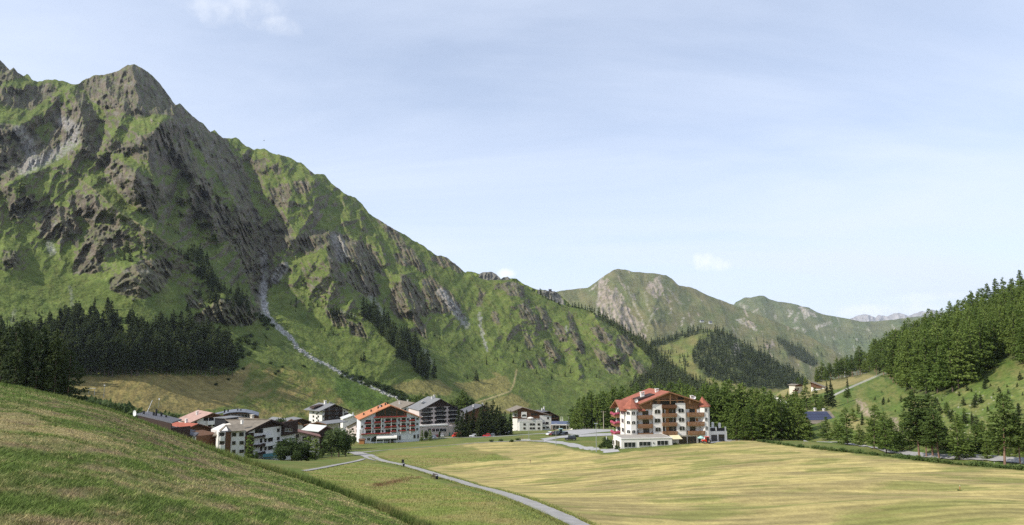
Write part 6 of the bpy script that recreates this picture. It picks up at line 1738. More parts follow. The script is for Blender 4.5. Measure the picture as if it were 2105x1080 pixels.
# ------------------------------------------------------------------ pink hotel with the grey roof
H = House('hotel', 'tall pinkish hotel with grey roof, dark gable and arcaded ground floor', (861, 895, 478), (955, 892, 492), None, 'hotel')
xa, za = H.fp(*ZP(712, 108), -1.4); x0, z0 = H.fp(*ZP(228, 372), -1.4); x1, z1 = H.fp(*ZP(1232, 402), -1.4)
s0 = (za - z0) / (xa - x0); s1 = (za - z1) / (x1 - xa)
H.walls(0, H.W, 0, 22, (za - s0 * xa - 0.4, za - s1 * (H.W - xa) - 0.4), xa, za - 0.4, M_PINK)
rf = H.gable_roof(x0, z0, xa, za, x1, z1, -1.5, 23, R_GREY, edge=M_DARK)
q = H.fp(*ZP(600, 285)); gb = q[1]
b = MB(); xl = xa - (za - gb - 0.5) / s0; xr = xa + (za - gb - 0.5) / s1
b.prism([(xl, gb), (xr, gb), (xa, za - 0.5)], -0.15, -0.004); H.part('gable', b, M_DARK)
for xl, xr, ys in ((318, 470, (345, 440, 540, 635)), (622, 780, (320, 412, 505, 600)), (920, 1080, (310, 400, 490, 580))):
    for y_ in ys:
        H.wpx(*ZP(xl, y_ - 35, xr, y_ + 28), bars=3, fm=M_FRAMEB)  # loggias not hollowed out: flat dark glass takes the place of their inner shade
        H.bpx(*ZP(xl - 4, y_ + 28, xr + 36, y_ + 62), depth=1.4, mt=M_BLACKM, slab=M_WHITE)
for cxz, ys, w_ in ((293, (450, 545, 645), 22), (508, (340, 436, 533, 630), 28), (595, (335, 432, 530, 628), 18), (812, (325, 420, 512, 606), 26), (893, (318, 413, 510, 605), 16), (1105, (405,), 24), (1185, (385,), 18)):
    for y_ in ys: H.wpx(*ZP(cxz - w_, y_ - 22, cxz + w_, y_ + 20), bars=0, fm=M_FRAMEB)
p0 = H.fp(*ZP(240, 715), -4); p1 = H.fp(*ZP(880, 670), -4)
b = MB(); b.box(p0[0], p1[0], -4.0, -0.01, p0[1] - 0.5, p0[1] + 0.3); H.part('canopy', b, M_WHITE)
b = MB(); b.box(p0[0] + .2, p1[0] + 3, -3.6, -0.01, -2.5, p0[1] - 0.503); ar = H.part('arcade', b, M_PINK)
for cxz in (465, 553, 640, 724, 800):
    a = H.fp(*ZP(cxz - 32, 838), -3.6); c_ = H.fp(*ZP(cxz + 32, 765), -3.6)
    H.window((a[0] + c_[0]) / 2, (a[1] + c_[1]) / 2, c_[0] - a[0], c_[1] - a[1], y=-3.6, arch=True, fm=M_WHITE, parent=ar)
for xz, yz in ((310, 195), (320, 240), (570, 95), (520, 125)):
    q = H.fp(*ZP(xz, yz + 12), 10); zz = za - s0 * abs(xa - q[0]); H.chimney(q[0], 10, zz - 0.5, zz + 1.1, 0.8, parent=rf)
b = MB(); q = za - s0 * 6; b.box(xa - 8.5, xa - 5.5, 9, 13, q - 0.2, q + 0.5); H.part('skylight', b, M_METAL, rf)

# ------------------------------------------------------------------ dark hotel on the meadow edge
H = House('hotel', 'white hotel with dark wooden balcony front standing at the foot of the meadow', (661, 888, 515), (715, 885, 532), None, 'hotel')
xa, za = H.fp(*ZD(795, 98), -1.6); x0, z0 = H.fp(*ZD(512, 232), -1.6); x1, z1 = H.fp(*ZD(1090, 220), -1.6)
s0 = (za - z0) / (xa - x0); s1 = (za - z1) / (x1 - xa)
H.walls(0, H.W, 0, 15, (za - s0 * xa - 0.4, za - s1 * (H.W - xa) - 0.4), xa, za - 0.4, M_WHITE, low=-4)
rf = H.gable_roof(x0, z0, xa, za, x1, z1, -1.7, 17, R_DARK if False else R_GREY, edge=M_DARK)
g0 = H.fp(*ZD(650, 230)); g1 = H.fp(*ZD(905, 215))
b = MB(); b.prism([(g0[0], g0[1] - 0.6), (g1[0], g0[1] - 0.6), (g1[0], za - s1 * (g1[0] - xa) - 0.5), (xa, za - 0.5), (g0[0], za - s0 * (xa - g0[0]) - 0.5)], -0.15, -0.004); H.part('gable', b, M_DARK)
q0 = H.fp(*ZD(598, 470)); q1 = H.fp(*ZD(940, 190)); b = MB(); b.box(q0[0], q1[0], -0.14, -0.004, q0[1] - 3, q1[1]); H.part('timber_front', b, M_DARK)
for y_ in (205, 285, 365, 440):
    for k in range(5): H.wpx(*ZD(612 + 66 * k, y_ - 40, 655 + 66 * k, y_ + 5), off=-0.14, bars=1, fm=M_FRAME if k % 2 else M_FRAMEB)
    H.bpx(*ZD(598, y_ - 2, 942, y_ + 28), off=-0.14, depth=1.5, mt=M_BROWN, slab=M_DARK)
for y_ in (270, 345):
    H.bpx(*ZD(990, y_ - 8, 1045, y_ + 25), depth=1.4, mt=M_DARK)
for q in (ZD(955, 222, 985, 250), ZD(955, 298, 985, 325), ZD(565, 250, 585, 275), ZD(565, 325, 588, 350), ZD(560, 405, 585, 430), ZD(740, 165, 760, 192)): H.wpx(*q, bars=0)
for y0, y1 in ((238, 265), (310, 345), (385, 420)):
    for x_ in (400, 490): H.lwpx(*ZD(x_ - 14, y0, x_ + 14, y1), off=0, bars=0)
    H.lwpx(*ZD(450, y0 + 30, 478, y1 + 30), off=0, bars=0)
q = H.fp(*ZD(615, 130), 8); zz = za - s0 * abs(xa - q[0]); H.chimney(q[0], 8, zz - 0.4, zz + 1.5, 1.2, parent=rf)
b = MB(); b.prism([(-2.0 + x0 + 2.4, z0 + 1.1), (xa - 3.5, za - 0.9), (xa - 3.5, za - 0.5), (x0 + 1.2, z0 + 2.3)], 6, 11); H.part('dormer', b, M_DARK, rf)
for xz in (700, 740, 785): q = H.fp(*ZD(xz, 95), 9); H.chimney(q[0], 9, za - s0 * abs(xa - q[0]) - 0.4, za - s0 * abs(xa - q[0]) + 1.2, 0.7, M_METAL, rf)

# ------------------------------------------------------------------ brown roofed apartment house behind the knoll
H = House('apartment_house', 'apartment house with wide brown shingle roof and teal awning just behind the knoll', (502, 950, 260), (604, 946, 284), None, 'apartment house')
xa, za = H.fp(*ZB(1195, 200), -1.3); x0, z0 = H.fp(*ZB(722, 434), -1.3); x1, z1 = H.fp(*ZB(1615, 345), -1.3)
s0 = (za - z0) / (xa - x0); s1 = (za - z1) / (x1 - xa)
H.walls(0, H.W, 0, 15, (za - s0 * xa - 0.4, za - s1 * (H.W - xa) - 0.4), xa, za - 0.4, M_WHITE, low=-5)
b = MB()
r0 = H.loc(557, 861.5, 255); c0 = Vector((xa, -1.4, za)); c1 = Vector((x0, -1.4, z0))
bk = H.loc(464, 863, 285); be = H.loc(437, 895.5, 256)
b.slab(tuple(c1), tuple(c0), (xa - 5, 14, za - 0.1), tuple(bk), 0.3)
b.slab(tuple(c1), tuple(bk), tuple(be + Vector((0, 0, 0))), tuple(c1 + Vector((-0.05, 0.02, 0))), 0.3)
b.slab((xa + .003, -1.4, za), (x1, -1.4, z1), (x1, 15, z1), (xa + .003, 15, za), 0.3)
rf = H.part('roof', b, R_SHINGLE)
e = MB()
for (a0, b0, a1, b1) in ((x0, z0, xa, za), (xa, za, x1, z1)): e.prism([(a0, b0 - 0.05), (a1, b1 - 0.05), (a1, b1 - 0.6), (a0, b0 - 0.6)], -1.46, -1.403)
H.part('barge_board', e, M_DARK, rf)
g = H.fp(*ZB(1000, 372)); b = MB(); xl = xa - (za - g[1] - 0.5) / s0; b.prism([(xl, g[1]), (H.W - 0.02, g[1]), (H.W - 0.02, max(g[1] + .1, za - s1 * (H.W - xa) - 0.5)), (xa, za - 0.5)], -0.12, -0.004); H.part('gable', b, M_DARK)
q0 = H.fp(*ZB(1370, 500)); q1 = H.fp(*ZB(1600, 330)); b = MB(); b.box(q0[0], H.W + 0.03, -1.2, -0.125, q0[1], g[1] + 1.2); H.part('oriel', b, M_DARK)
for q in (ZB(1450, 365, 1500, 430), ZB(1515, 360, 1575, 430)): H.wpx(*q, off=-1.2, bars=1)
for xs, y_ in (((890, 920, 960, 1000), 375), ((985, 1065, 1135, 1180), 555), ((985, 1065, 1135, 1180), 705)):
    for k, xz in enumerate(xs): yy = y_ - (k * 8 if y_ > 400 else 0); H.wpx(*ZB(xz, yy, xz + 38, yy + 75), bars=0, fm=M_FRAMEB)
for q in (ZB(1300, 370, 1345, 435), ZB(1300, 525, 1345, 582), ZB(1300, 675, 1345, 730), ZB(610, 0, 0, 0)[:0]):
    if len(q) == 4: H.wpx(*q, bars=0, fm=M_FRAMEB)
for q, m_ in ((ZB(860, 488, 1090, 545), M_DARK), (ZB(1090, 475, 1240, 545), M_WHITE), (ZB(930, 645, 1090, 705), M_DARK), (ZB(1090, 620, 1240, 698), M_WHITE), (ZB(965, 795, 1090, 850), M_DARK), (ZB(1090, 770, 1240, 835), M_WHITE), (ZB(1365, 585, 1470, 645), M_DARK), (ZB(1365, 735, 1450, 795), M_DARK)): H.bpx(*q, depth=1.3, mt=m_)
p0 = H.fp(*ZB(985, 838), -0.02); p1 = H.fp(*ZB(1345, 800), -0.02); p2 = H.fp(*ZB(1345, 868), -2.4); p3 = H.fp(*ZB(1000, 900), -2.4)
b = MB(); b.slab((p0[0], -1.35, p0[1]), (p3[0], -3.2, p3[1]), (p2[0], -3.2, p2[1]), (p1[0], -1.35, p1[1]), 0.08); b.box(p3[0], p2[0], -3.25, -3.15, p2[1] - 0.35, p2[1] - 0.03); H.part('awning', b, M_TEAL)
q0 = H.fp(*ZB(705, 860)); q1 = H.fp(*ZB(862, 445)); b = MB(); b.box(q0[0], q1[0], -0.3, -0.004, q0[1] - 3, q1[1]); H.part('timber_bay', b, M_DARK)
H.bpx(*ZB(700, 500, 862, 560), off=-0.3, depth=1.0, mt=M_BROWN); H.bpx(*ZB(700, 650, 862, 700), off=-0.3, depth=1.0, mt=M_BROWN)
# its left wing facing the knoll
wl = H.loc(446, 945, 250); wr = H.loc(500.5, 945, 254)
W2 = House('apartment_house_wing', 'x', (446, 945, 250), (501, 945, 254)); bpy.data.objects.remove(W2.root); W2.root = H.root
dlt = Matrix.Rotation(math.atan2(W2.ex.y, W2.ex.x) - math.atan2(H.ex.y, H.ex.x), 4, 'Z')
wing = MB(); hw = W2.fp(*ZB(560, 452))[1]
wing.box(0, W2.W, 0, 9, -4, hw); hb_ = hw
wo = wing.build('wing', M_WHITE, H.root); wo.matrix_local = Matrix.Translation(H.loc(446, 945, 250)) @ dlt
W2.root = wo
for q in (ZB(470, 480, 540, 545), ZB(605, 475, 680, 540), ZB(470, 640, 530, 698), ZB(608, 635, 680, 695), ZB(470, 800, 528, 860), ZB(605, 795, 680, 852)): W2.wpx(*q, bars=1, fm=M_FRAMEB)
tb = MB(); q0 = W2.fp(*ZB(335, 800)); q1 = W2.fp(*ZB(450, 470)); tb.box(q0[0], q1[0], -0.5, -0.004, -3, hw - 0.02); W2.part('timber_bay', tb, M_BROWN)
for q in (ZB(245, 545, 335, 628), ZB(245, 705, 335, 790)): W2.bpx(*q, depth=1.6, mt=M_WHITE)
for q in (ZB(235, 480, 320, 545), ZB(240, 640, 320, 700)): W2.wpx(*q, bars=1, fm=M_FRAMEB)
rb = MB(); e0 = W2.fp(*ZB(345, 400), -1.2); e1 = W2.fp(*ZB(715, 440), -1.2)
rb.slab((W2.fp(*ZB(410, 455), -1.2)[0], -1.2, W2.fp(*ZB(410, 455), -1.2)[1]), (e1[0], -1.2, e1[1]), (e1[0] - 0.5, 3.0, e1[1] + 1.6), (W2.fp(*ZB(345, 395), 3.0)[0], 3.0, e1[1] + 1.6), 0.22)
rb.slab((W2.fp(*ZB(345, 395), 3.0)[0], 3.0, e1[1] + 1.6), (W2.fp(*ZB(240, 465), -1.2)[0], 2.6, e1[1] + 0.1), (W2.fp(*ZB(240, 465), -1.2)[0], -1.2, e1[1] + 0.1), (W2.fp(*ZB(345, 395), 3.0)[0] - 0.4, -1.2, e1[1] + 1.5), 0.22)
W2.part('wing_roof', rb, R_SHINGLE)
q = H.loc(497, 876, 262); H.chimney(q.x, q.y, q.z - 1.5, H.loc(497, 867.5, 262).z, 0.6, parent=rf)
q = H.loc(518, 860, 280); H.chimney(q.x, q.y, q.z - 1.5, H.loc(518, 856, 280).z, 0.9, M_CREAM, rf)
q = H.loc(509, 863, 278); b = MB(); b.box(q.x - 0.6, q.x + 0.6, q.y - .5, q.y + .5, q.z - 1.5, q.z + 0.6); H.part('chimney', b, M_BLACKM, rf)
q0 = H.loc(464, 871, 272); q1 = H.loc(502, 868, 280); b = MB(); b.box(q0.x, q0.x + 6.5, q0.y, q0.y + 5, q0.z - 2.0, q0.z + 1.6); b.box(q0.x - 0.4, q0.x + 7, q0.y - 0.5, q0.y + 5.4, q0.z + 1.603, q0.z + 1.8, 1); H.part('dormer', b, [M_BLACKM, R_GREY], rf)

# ------------------------------------------------------------------ simpler houses of the village
def chalet(name, label, L, Rr, apex, e0, e1, depth, wallm, roofm, gablem=None, gab_y=None, wins=(), bals=(), over=1.0, cat='house', group=None, edge=None, low=-3, balm=None, chim=()):
    H = House(name, label, L, Rr, group, cat)
    xa, za = H.fp(*apex, -over); x0, z0 = H.fp(*e0, -over); x1, z1 = H.fp(*e1, -over)
    s0 = (za - z0) / max(0.5, xa - x0); s1 = (za - z1) / max(0.5, x1 - xa)
    H.walls(0, H.W, 0, depth, (za - s0 * xa - 0.35, za - s1 * (H.W - xa) - 0.35), xa, za - 0.35, wallm, low)
    rf = H.gable_roof(x0, z0, xa, za, x1, z1, -over - 0.1, depth + 0.8, roofm, 0.25, edge or M_BROWN)
    if gablem:
        zg = H.fp(apex[0], gab_y)[1]
        xl = max(0.02, xa - (za - zg - 0.45) / s0); xr = min(H.W - 0.02, xa + (za - zg - 0.45) / s1)
        b = MB(); b.prism([(xl, zg), (xr, zg), (xr, max(zg + 0.05, za - s1 * (xr - xa) - 0.45)), (xa, za - 0.45), (xl, max(zg + 0.05, za - s0 * (xa - xl) - 0.45))], -0.1, -0.004)
        H.part('gable', b, gablem)
    for q in wins: H.wpx(*q, off=-0.1 if gablem and q[3] < gab_y else 0.0, bars=1, fm=M_FRAMEB)
    for q in bals: H.bpx(*q, off=-0.1 if gablem and q[3] < gab_y else 0.0, depth=1.2, mt=balm or M_BROWN)
    for x, y, h in chim:
        q = H.fp(x, y, depth * 0.5); zz = za - (s0 * (xa - q[0]) if q[0] < xa else s1 * (q[0] - xa)); H.chimney(q[0], depth * 0.5, zz - 0.4, zz + h, 0.7, parent=rf)
    return H, rf
# flat roofed building at the far left
H = House('house', 'long low house with flat grey sheet roof at the left end of the village', (283, 892, 262), (352, 897, 250), None, 'house')
cs = [H.loc(279.5, 851, 262), H.loc(354, 868.5, 250), H.loc(374, 862, 268), H.loc(305, 845.5, 282)]
b = MB(); b.slab(*[tuple(c_) for c_ in cs], 0.35); rf = H.part('roof', b, R_DARK)
hL = cs[0].z - 0.4; hR = cs[1].z - 0.4
b = MB(); b.prism([(0, -4), (H.W, -4), (H.W, hR - 2.6), (0, hL - 2.6)], 0, 6); H.part('wall', b, M_CREAM)
b = MB(); b.prism([(-0.05, hL - 3.2), (H.W + 0.05, hR - 2.6), (H.W + 0.05, hR - 0.02), (-0.05, hL - 0.02)], -0.25, -0.004); H.part('timber_cladding', b, M_DARK)
b = MB(); b.box(H.W + 0.004, H.W + 0.2, 0, 6, -4, hR - 1.2); H.part('timber_wall', b, M_DARK)
for xz in (480, 560): q = H.fp(*ZL(xz, 560)); H.window(q[0], hR - 3.6, 0.9, 1.8, y=-0.02, fm=M_FRAMEB)
for xz, yz, h_ in ((333, 420, 0.8), (455, 440, 0.9), (485, 445, 2.0), (550, 440, 0.8), (608, 475, 0.8)):
    q = H.loc(*ZL(xz, yz), 266); b = MB(); b.box(q.x - 0.22, q.x + 0.22, q.y - 0.22, q.y + 0.22, q.z - 0.4, q.z + h_); H.part('vent_pipe', b, M_BLACKM, rf)
q = H.loc(*ZL(233, 430), 270); H.dish(q.x, q.y, q.z - 0.6, 1.0)
q = H.loc(*ZL(372, 398), 276); q2 = H.loc(*ZL(440, 258), 276); b = MB(); b.tube((q.x, q.y, q.z - 0.5), tuple(q2), 0.09); H.part('mast', b, M_WHITEM)
# pink roof, red roof, dark roof
chalet('house', 'white house with faded pink roof and balcony left of the brown roofed apartment house', (391, 905, 322), (472, 900, 334), ZL(1185, 412), ZL(905, 535), ZL(1405, 475), 16, M_WHITE, R_PINK, M_BROWN, ZL(0, 470)[1], wins=[ZL(1075, 470, 1125, 510), ZL(1140, 470, 1195, 510), ZL(1235, 465, 1280, 505), ZL(1130, 560, 1165, 585), ZL(1185, 555, 1220, 580), ZL(960, 520, 990, 560)], bals=[ZL(1120, 508, 1235, 560)], balm=M_WHITE, chim=[(*ZL(990, 450), 0.9)])
chalet('house', 'brown timber house with bright red roof below the pink roofed house', (389, 930, 290), (446, 930, 302), ZL(1005, 545), ZL(880, 600), ZL(1225, 610), 11, M_DARK, R_BRICKRED, M_BROWN, ZL(0, 640)[1], wins=[ZL(1050, 690, 1090, 740), ZL(1140, 690, 1190, 745), ZL(1060, 770, 1095, 820)], bals=[ZL(1050, 735, 1215, 770)], balm=M_DARK, chim=[(*ZL(855, 545), 0.8)])
H = House('house', 'low dark grey roofed house wedged in front of the bright red roof', (366, 932, 262), (401, 932, 256), None, 'house')
cs = [H.loc(363, 888, 260), H.loc(401, 896, 254), H.loc(413, 887, 268), H.loc(364, 877, 276)]
b = MB(); b.slab(*[tuple(c_) for c_ in cs], 0.3); rf = H.part('roof', b, R_DARK)
b = MB(); b.prism([(0, -3), (H.W, -3), (H.W, cs[1].z - 0.35), (0, cs[0].z - 0.35)], 0, 8); H.part('wall', b, M_BROWN)
b = MB(); b.box(H.W - 2.2, H.W + 0.06, -0.2, -0.004, -3, cs[1].z - 0.5); H.part('white_wall', b, M_WHITE)
b = MB(); q = H.loc(387.5, 884, 266); b.box(q.x - 0.3, q.x + 0.3, q.y - 0.3, q.y + 0.3, q.z - 0.5, q.z + 0.5); H.part('chimney', b, M_BLACKM, rf)
H.window(1.8, cs[0].z - 1.6, 1.2, 0.9, fm=M_FRAMEB)
# barrel roofed building
H = House('hall', 'glazed hall with blue grey arched roof between the pink roof and the brown roof', (458, 886, 372), (532, 883, 378), None, 'hall')
pa = [H.fp(*q, -0.8) for q in (ZB(300, 105), ZB(420, 72), ZB(560, 58), ZB(700, 62), ZB(830, 88), ZB(960, 128))]
b = MB(); b.prism([(pa[0][0], -3), (pa[-1][0], -3)] + [(x, z - 0.5) for x, z in pa[::-1]], 0, 14); H.part('wall', b, M_BROWN)
b = MB()
for i in range(5): b.slab((pa[i][0], -1.2, pa[i][1]), (pa[i + 1][0], -1.2, pa[i + 1][1]), (pa[i + 1][0], 15, pa[i + 1][1]), (pa[i][0], 15, pa[i][1]), 0.3)
q = H.fp(*ZB(170, 75), 12); b.slab((q[0] - 2, 9, q[1] - 1.0), (pa[1][0], 8.5, pa[1][1] - .1), (pa[1][0], 16, pa[1][1] - .1), (q[0] - 2, 16, q[1] - 0.8), 0.3)
rf = H.part('roof', b, R_BLUE)
for k in range(7): x_ = 390 + k * 62; H.wpx(*ZB(x_, 105, x_ + 50, 165), bars=0)
for xz in (330, 395, 570, 630): q = H.fp(*ZB(xz, 55), 5); b = MB(); b.box(q[0] - .3, q[0] + .3, 4.7, 5.3, q[1] - 1.2, q[1] + 1.0); H.part('vent_pipe', b, M_BLACKM, rf)
# middle cluster
chalet('house', 'orange timber gabled house with dark roof in the middle of the village', (592, 900, 330), (622, 898, 336), Z2(1070, 368), Z2(985, 415), Z2(1205, 432), 12, M_CREAM, R_GREY, M_ORANGEW, Z2(0, 448)[1], wins=[Z2(1105, 455, 1140, 480)], edge=M_ORANGEW)
chalet('barn', 'dark roofed barn behind the orange timber gable', (612, 890, 385), (640, 888, 390), Z2(1210, 362), Z2(1085, 385), Z2(1320, 400), 9, M_DARK, R_GREY, M_DARK, Z2(0, 420)[1], cat='barn')
chalet('house', 'orange timber house with pale grey roof left of the small red and white chalet', (632, 902, 345), (660, 901, 340), Z2(1400, 402), Z2(1230, 440), Z2(1510, 432), 10, M_CREAM, R_GREY, M_ORANGEW, Z2(0, 495)[1], wins=[Z2(1300, 480, 1325, 510), Z2(1350, 478, 1375, 505)])
chalet('chalet', 'small dark chalet with white and red striped roof', (654, 904, 318), (686, 902, 325), Z2(1510, 452), Z2(1405, 527), Z2(1592, 492), 9, M_DARK, R_PALE, M_DARK, Z2(0, 560)[1], wins=[Z2(1475, 515, 1498, 545), Z2(1520, 512, 1545, 545)], bals=[Z2(1440, 560, 1580, 590)], balm=M_DARK, edge=R_MAROON, cat='chalet')
H = House('house', 'long low white house with maroon roof behind the garden trees', (604, 920, 290), (656, 920, 296), None, 'house')
cs = [H.loc(603, 885, 288), H.loc(660, 898, 294), H.loc(657, 893, 306), H.loc(604, 880, 300)]
b = MB(); b.slab(*[tuple(c_) for c_ in cs], 0.3); H.part('roof', b, R_MAROON)
b = MB(); b.prism([(0, -3), (H.W, -3), (H.W, cs[1].z - 0.4), (0, cs[0].z - 0.4)], 0, 8); H.part('wall', b, M_CREAM)
for q in (Z2(1215, 590, 1262, 635), Z2(1285, 585, 1310, 630), Z2(1130, 560, 1165, 600)): H.wpx(*q, bars=1, fm=M_FRAMEB)
chalet('house', 'white house with pale sheet roof tucked behind the left end of the orange roof', (711, 906, 452), (741, 907, 446), ZD(1240, 395), ZD(990, 525), ZD(1330, 430), 12, M_PINK, R_PALE, None, None, wins=[ZD(1105, 545, 1120, 580), ZD(1125, 545, 1142, 580), ZD(1145, 650, 1165, 675), ZD(1170, 648, 1190, 673)], bals=[ZD(1185, 490, 1240, 530), ZD(1185, 575, 1240, 615)], edge=M_DARK)
chalet('house', 'small white roofed house in front of the dark balcony hotel', (704, 898, 480), (735, 897, 484), ZD(1130, 305), ZD(940, 375), ZD(1235, 345), 9, M_WHITE, R_PALE, None, None, edge=R_PALE, chim=[(*ZD(1130, 300), 0.8)])
chalet('hotel', 'white hotel with brown shingle roof half hidden behind the orange roof', (812, 866, 545), (862, 862, 556), ZO(1375, 85), ZO(1090, 210), ZO(1480, 120), 26, M_WHITE, R_SHINGLE, M_BROWN, ZO(0, 150)[1], wins=[ZO(1150, 215, 1190, 255), ZO(1235, 205, 1265, 250), ZO(1300, 205, 1330, 250), ZO(1310, 285, 1330, 305)], cat='hotel', chim=[(*ZO(1040, 140), 1.2), (*ZO(1220, 110), 0.8)])
chalet('house', 'house with dark grey roof mostly hidden by the spruce clump', (954, 880, 540), (1000, 878, 550), ZP(1690, 245), ZP(1150, 470), ZP(1850, 330), 12, M_BROWN, R_DARK, M_DARK, ZP(0, 330)[1], chim=[(*ZP(1440, 290), 1.0), (*ZP(1640, 225), 1.2)])
# white chalet hotel on the right
H, rf = chalet('hotel', 'white chalet hotel with brown shingle roof and roof terrace with parasol', (1064, 887, 560), (1133, 884, 566), ZW(490, 140), ZW(225, 245), ZW(1155, 325), 16, M_WHITE, R_SHINGLE, M_BROWN, ZW(0, 400)[1], wins=[ZW(680, 280, 745, 320), ZW(760, 280, 820, 320), ZW(1050, 365, 1085, 405), ZW(510, 505, 560, 545), ZW(655, 505, 690, 545), ZW(720, 505, 750, 550), ZW(835, 500, 895, 545), ZW(955, 480, 995, 520), ZW(1015, 475, 1075, 525), ZW(510, 600, 560, 635), ZW(580, 600, 630, 635), ZW(655, 595, 700, 635), ZW(720, 595, 765, 635), ZW(835, 590, 890, 630), ZW(950, 585, 1000, 625), ZW(1035, 575, 1085, 615), ZW(300, 300, 345, 330)], bals=[ZW(270, 350, 460, 390), ZW(660, 350, 880, 390)], cat='hotel')
q = ZW(465, 245, 585, 380); a = H.fp(q[0], q[3], -0.6); c_ = H.fp(q[2], q[1], -0.6); b = MB(); b.box(a[0], c_[0], -0.6, -0.104, a[1], c_[1]); H.part('white_bay', b, M_WHITE); H.wpx(*ZW(480, 300, 568, 345), off=-0.6, arch=True)
for q in (ZW(1050, 365, 1085, 405), ZW(955, 480, 995, 520), ZW(1015, 475, 1075, 525), ZW(950, 585, 1000, 625), ZW(1035, 575, 1085, 615)): H.wpx(*q, off=-0.35, bars=1, fm=M_FRAMEB)
q = ZW(885, 320, 1125, 660); a = H.fp(q[0], q[3], -0.7); c_ = H.fp(q[2], q[1], -0.7); b = MB(); b.box(a[0], H.W + .03, -0.35, -0.104, -1, c_[1]); H.part('white_wall', b, M_WHITE)
q = ZW(420, 470, 940, 490); a = H.fp(q[0], q[3], -3.5); c_ = H.fp(q[2], q[1], -3.5)
b = MB(); b.box(a[0], c_[0], -3.5, -0.11, -2, a[1] + 0.35); te = H.part('terrace', b, M_WHITE)
b = MB(); b.box(a[0] - 0.1, c_[0] + 0.1, -3.6, -3.45, a[1] + 0.353, a[1] + 1.3); H.part('parapet', b, M_WHITE, te)
for xz in (510, 655, 720, 835): 
    for y0, y1 in ((505, 548), (597, 636)):
        w0 = H.fp(*ZW(xz, y1), -3.5); w1 = H.fp(*ZW(xz + 48, y0), -3.5); H.window((w0[0] + w1[0]) / 2, (w0[1] + w1[1]) / 2, w1[0] - w0[0], w1[1] - w0[1], y=-3.5, bars=1, fm=M_FRAMEB, parent=te)
UM = H
chalet('chalet', 'dark timber chalet behind the right end of the white chalet hotel', (1130, 872, 600), (1150, 872, 606), ZW(1090, 225), ZW(900, 260), ZW(1345, 355), 12, M_DARK, R_DARK, M_BROWN, ZW(0, 330)[1], wins=[ZW(1195, 340, 1240, 380)], bals=[ZW(1140, 370, 1310, 410)], cat='chalet', chim=[(*ZW(935, 200), 1.2), (*ZW(980, 160), 2.5)])
H = House('restaurant', 'low restaurant pavilion with long solar panel roof beside the car park', (1134, 884, 548), (1180, 884, 548), None, 'restaurant')
e0 = H.fp(*ZW(1140, 528), -1.0); r0 = H.fp(*ZW(1145, 455), 7); r1 = H.fp(*ZW(1690, 445), 7); e1 = H.fp(*ZW(1640, 535), -1.0)
b = MB(); b.slab((e0[0], -1.0, e0[1]), (e1[0], -1.0, e0[1]), (r1[0], 7, r0[1]), (r0[0], 7, r0[1]), 0.25); rf = H.part('roof', b, M_SOLAR)
b = MB(); b.box(e0[0], e1[0], -1.1, -1.003, e0[1] - 0.6, e0[1] + 0.05); H.part('fascia', b, M_WHITE, rf)
b = MB(); b.box(0, H.W, 1.0, 7.0, -2, e0[1] - 0.2); H.part('wall', b, M_BROWN)
for k in range(5): xx = H.W * (0.1 + 0.2 * k); H.window(xx, 1.4, 2.4, 1.8, y=1.0, bars=2)
for k in range(4): b = MB(); xx = 0.3 + (H.W - 0.6) * k / 3; b.box(xx - 0.12, xx + 0.12, -0.9, -0.66, -1.5, e0[1] - 0.26); H.part('post', b, M_WHITE)
b = MB(); b.box(3, H.W - 1, -3.0, -2.85, -1, 0.7); H.part('terrace_wall', b, M_CREAM)
chalet('chalet', 'small white gabled chalet at the edge of the car park', (1177, 886, 540), (1211, 886, 544), ZW(1852, 500), ZW(1612, 590), ZW(2012, 580), 10, M_WHITE, R_SHINGLE, None, None, wins=[ZW(1825, 555, 1850, 580), ZW(1930, 605, 1960, 640), ZW(1755, 610, 1800, 665), ZW(1690, 615, 1715, 645)], cat='chalet', chim=[(*ZW(1780, 470), 0.8)])
# right side houses
H = House('house', 'house with solar panels covering the front slope of its brown roof', (1648, 892, 335), (1702, 890, 337), None, 'house')
e0 = H.fp(*ZS(770, 845), -0.9); e1 = H.fp(*ZS(1170, 840), -0.9); r0 = H.fp(*ZS(720, 630), 6); r1 = H.fp(*ZS(1140, 622), 6)
ze = e0[1]; zr = r0[1]
sl = (zr - ze) / 6.9
H.walls(r0[0] + .6, r1[0] + .9, 0, 12, zr - sl * 6 - 0.4, None, None, M_CREAM)
b = MB(); b.prism([(0, zr - sl * 6 - 0.39), (12, zr - sl * 6 - 0.39), (6, zr - 0.35)], r0[0] + .65, r1[0] + .85, 'x'); H.part('gable', b, M_BROWN)
rf = H.side_roof(r0[0] - 0.4, r1[0] + 1.8, -0.9, ze, 6, zr, 12.9, ze, R_SHINGLE)
b = MB(); n_ = 9
for k in range(n_):
    for r_ in range(3):
        xx = r0[0] + 0.3 + (r1[0] - r0[0]) * k / n_; w_ = (r1[0] - r0[0]) / n_ - 0.08
        ya, yb = 0.9 + r_ * 1.6, 0.9 + r_ * 1.6 + 1.5
        za_, zb_ = ze + sl * (ya + 0.9) + 0.12, ze + sl * (yb + 0.9) + 0.12
        b.slab((xx, ya, za_), (xx + w_, ya, za_), (xx + w_, yb, zb_), (xx, yb, zb_), 0.05)
H.part('solar_panel', b, M_SOLAR, rf)
for xz, h_ in ((960, 0.7), (1110, 0.4)): q = H.fp(*ZS(xz, 630), 6.5); H.chimney(q[0], 6.5, zr - 0.5, zr + h_, 0.7, parent=rf)
for xz in (800, 880, 1030): q = H.fp(*ZS(xz, 900)); H.window(q[0], q[1], 1.3, 1.2, fm=M_FRAMEB)
